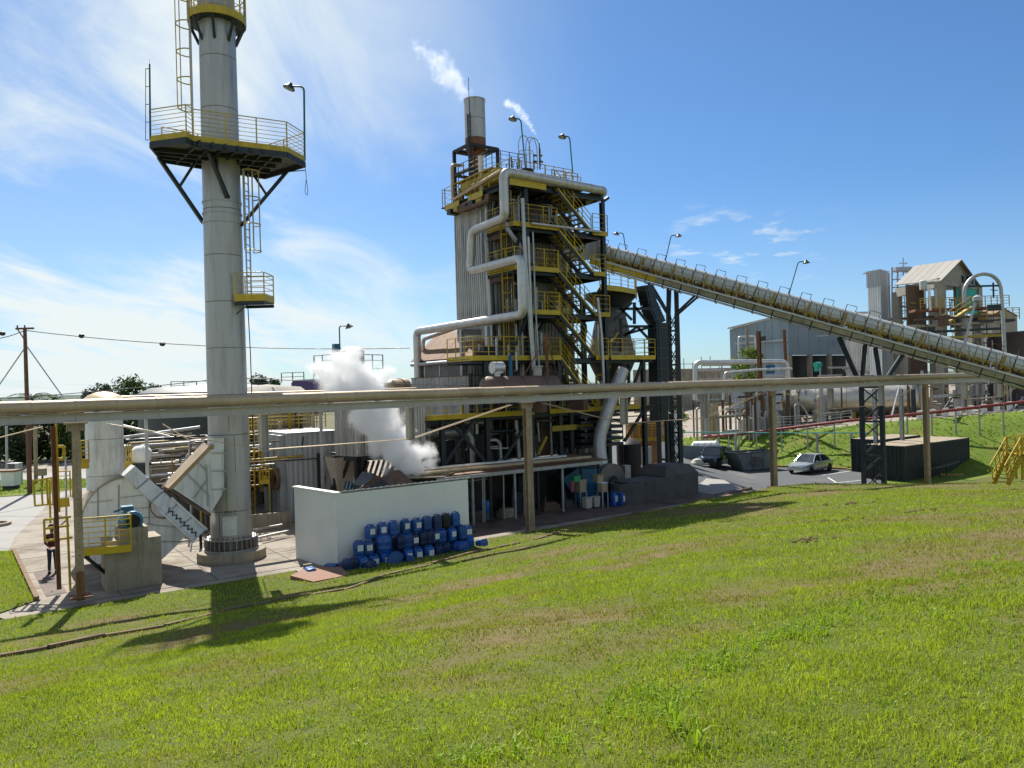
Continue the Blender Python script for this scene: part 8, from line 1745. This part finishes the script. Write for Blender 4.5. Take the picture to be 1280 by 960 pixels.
for i, (x, Y, h, r, lab) in enumerate(((128, 96, 8.0, 3.6, 'round crowned tree rising above the tan domed cap at left'), (160, 100, 9.1, 4.2, 'tallest tree crown above the overhead pipe left of the stack'), (196, 104, 7.6, 3.4, 'lower tree crown just left of the stack above the pipe'), (322, 90, 8.4, 3.2, 'tree crown just right of the stack above the pipe'), (344, 98, 8.0, 2.6, 'small tree crown beside the purple tarpaulin'), (112, 92, 7.0, 2.6, 'leftmost small crown above the pipe near the guy wire'))):
    p = W(x, 500, Y); tree('far_tree', lab, (p.x, p.y, 0), h, r, m_leafdk if i != 1 else m_leafmd, 2600, 'tree crowns above the overhead pipe', ls=.26, seed=20+i)
p = W(938, 500, 70); tree('bright_shrub', 'bright yellow green tree crown between pipes in front of the warehouse', (p.x, p.y, .8), 9.2, 2.3, m_leafbr, 2600, None, .12, .45, .16, seed=44)
p = W(846, 560, 66); tree('roadside_shrub', 'small bright shrub seen between the dark conveyor tower legs', (p.x, p.y, -.6), 5.4, 1.6, m_leafbr, 1200, None, .08, .2, .13, seed=45)
# palm
b = W(36, 560, 60); b.z = 0; q = T('palm_tree', 'small palm crown peeping over the pipe beside the utility pole', 'palm tree', b); tp_ = W(40, 498, 60)
mb = MB(); mb.cyl(b, tp_, .2, .14, 8); q.part('trunk', mb, m_bark)
rs = random.Random(6)
for i in range(15):
    a = i*2.4; el = rs.uniform(.15, 1.0); d = Vector((math.cos(a), math.sin(a), 0)); L__ = 2.1; pts = [tp_+d*(L__*s*math.cos(el*(1-s*.6)))+ZZ*(L__*s*math.sin(el)*(1.15-s*1.0)) for s in [k/7 for k in range(8)]]
    mb = MB(); mb.tube(pts, .02, 4, False, False); sd = Vector((-d.y, d.x, 0))
    for k in range(1, 8):
        for s in (-1, 1):
            for j in (0, .5):
                p = pts[k-1]*(1-j)+pts[k]*j; o = len(mb.v); mb.v += [p, p+d*.06, p+sd*s*.42+d*.22-ZZ*.16]; mb.f.append((o, o+1, o+2)); mb.sm.append(False)
    q.part('frond', mb, m_leafmd, fix=False)
# ================================================================== steam and smoke
def plume(name, label, blobs, dens, nscale=1.0, thr=.5, amp=1.0, col=(1, 1, 1), soft=.35, absorb=0.0, aniso=.3, vox=.12, tight=1.12, fade=None):
    bm = bmesh.new()
    for c, r in blobs: bmesh.ops.create_icosphere(bm, subdivisions=3, radius=r*tight, matrix=Matrix.Translation(c))
    me = bpy.data.meshes.new(name); bm.to_mesh(me); bm.free(); o = link(name, me)
    md = o.modifiers.new('r', 'REMESH'); md.mode = 'VOXEL'; md.voxel_size = vox
    dg = bpy.context.evaluated_depsgraph_get(); me2 = bpy.data.meshes.new_from_object(o.evaluated_get(dg)); o.modifiers.clear(); o.data = me2
    m = bpy.data.materials.new(name+'_vapour'); m.use_nodes = True; t = m.node_tree; n = t.nodes; l = t.links; n.clear()
    geo = n.new('ShaderNodeNewGeometry'); out = n.new('ShaderNodeOutputMaterial'); pv = n.new('ShaderNodeVolumePrincipled')
    def mt2(op, a, b=None):
        x = n.new('ShaderNodeMath'); x.operation = op
        for i, v in enumerate((a, b)):
            if v is None: continue
            if isinstance(v, (int, float)): x.inputs[i].default_value = v
            else: l.new(v, x.inputs[i])
        return x.outputs[0]
    wn = n.new('ShaderNodeTexNoise'); wn.inputs['Scale'].default_value = nscale; wn.inputs['Detail'].default_value = 7; wn.inputs['Roughness'].default_value = .66; l.new(geo.outputs['Position'], wn.inputs['Vector'])
    best = None
    for c, r in blobs:
        vm = n.new('ShaderNodeVectorMath'); vm.operation = 'DISTANCE'; l.new(geo.outputs['Position'], vm.inputs[0]); vm.inputs[1].default_value = c
        f = mt2('SUBTRACT', 1.0, mt2('DIVIDE', vm.outputs['Value'], r)); best = f if best is None else mt2('MAXIMUM', best, f)
    val = mt2('ADD', best, mt2('MULTIPLY', mt2('SUBTRACT', wn.outputs['Fac'], .5), amp))
    mr = n.new('ShaderNodeMapRange'); mr.interpolation_type = 'SMOOTHSTEP'; l.new(val, mr.inputs[0]); mr.inputs[1].default_value = thr; mr.inputs[2].default_value = thr+soft; mr.inputs[4].default_value = dens
    dn = mr.outputs[0]
    if fade:
        sx_ = n.new('ShaderNodeSeparateXYZ'); l.new(geo.outputs['Position'], sx_.inputs[0]); fr = n.new('ShaderNodeMapRange'); l.new(sx_.outputs[2], fr.inputs[0])
        fr.inputs[1].default_value = fade[0]; fr.inputs[2].default_value = fade[1]; fr.inputs[3].default_value = 1; fr.inputs[4].default_value = .45; dn = mt2('MULTIPLY', dn, fr.outputs[0])
    l.new(dn, pv.inputs['Density']); pv.inputs['Color'].default_value = col+(1,); pv.inputs['Anisotropy'].default_value = aniso
    l.new(pv.outputs[0], out.inputs['Volume']); m.cycles.volume_sampling = 'MULTIPLE_IMPORTANCE'; me2.materials.clear(); me2.materials.append(m)
    tag(o, label, 'steam' if 'steam' in name else 'smoke', None, 'stuff'); return o
YS = 34.3
bl = [((536, 580), 34.0, .40), ((522, 584), 34.1, .45), ((534, 566), 34.1, .42), ((508, 580), 34.2, .60), ((518, 564), 34.2, .60), ((497, 566), 34.3, .75), ((488, 550), 34.4, .80), ((503, 545), 34.4, .60), ((473, 552), 34.5, .70), ((470, 532), 34.7, .85), ((487, 526), 34.7, .75), ((455, 520), 34.9, .65), ((466, 508), 34.9, .80), ((452, 490), 35, 1.0), ((430, 482), 35.2, 1.0), ((462, 476), 35.2, .85), ((412, 470), 35.3, .75), ((437, 458), 35.3, .8), ((420, 446), 35.3, .45), ((398, 462), 35.4, .45), ((480, 470), 35.2, .5), ((484, 588), 34.2, .35)]
plume('steam_cloud', 'big white steam cloud billowing up in front of the corrugated silo', [(W(*c, Y), r*1.45) for c, Y, r in bl], 7.0, 1.25, .24, 2.3, soft=.70, aniso=0.0, vox=.1, tight=1.0, fade=(5.0, 9.0))
def dense(bl, n=3):
    o = []
    for (c0, y0, r0), (c1, y1, r1) in zip(bl[:-1], bl[1:]):
        for k in range(n): t = k/n; o.append(((c0[0]*(1-t)+c1[0]*t, c0[1]*(1-t)+c1[1]*t), y0*(1-t)+y1*t, r0*(1-t)+r1*t))
    return o+[bl[-1]]
bl = dense([((588, 122), 47, .45), ((576, 110), 47.2, .70), ((563, 98), 47.5, .95), ((550, 82), 48, .85), ((536, 68), 48.2, .7), ((518, 54), 48.7, .45)], 2)
plume('smoke_plume', 'thin white smoke drifting left from the boiler chimney', [(W(*c, Y), r*1.5) for c, Y, r in bl], 0.7, 1.2, .40, 3.0, soft=.8, vox=.14, tight=1.0)
bl = dense([((674, 177), 43.2, .07), ((666, 163), 43.2, .14), ((658, 149), 43.3, .22), ((647, 137), 43.4, .26), ((635, 129), 43.6, .24)], 3)
plume('steam_wisp', 'narrow white steam wisp leaving the thin vent on the boiler tower roof', [(W(*c, Y), r*1.9) for c, Y, r in bl], 1.8, 3.2, .38, 1.5, soft=.6, vox=.05, tight=1.0)
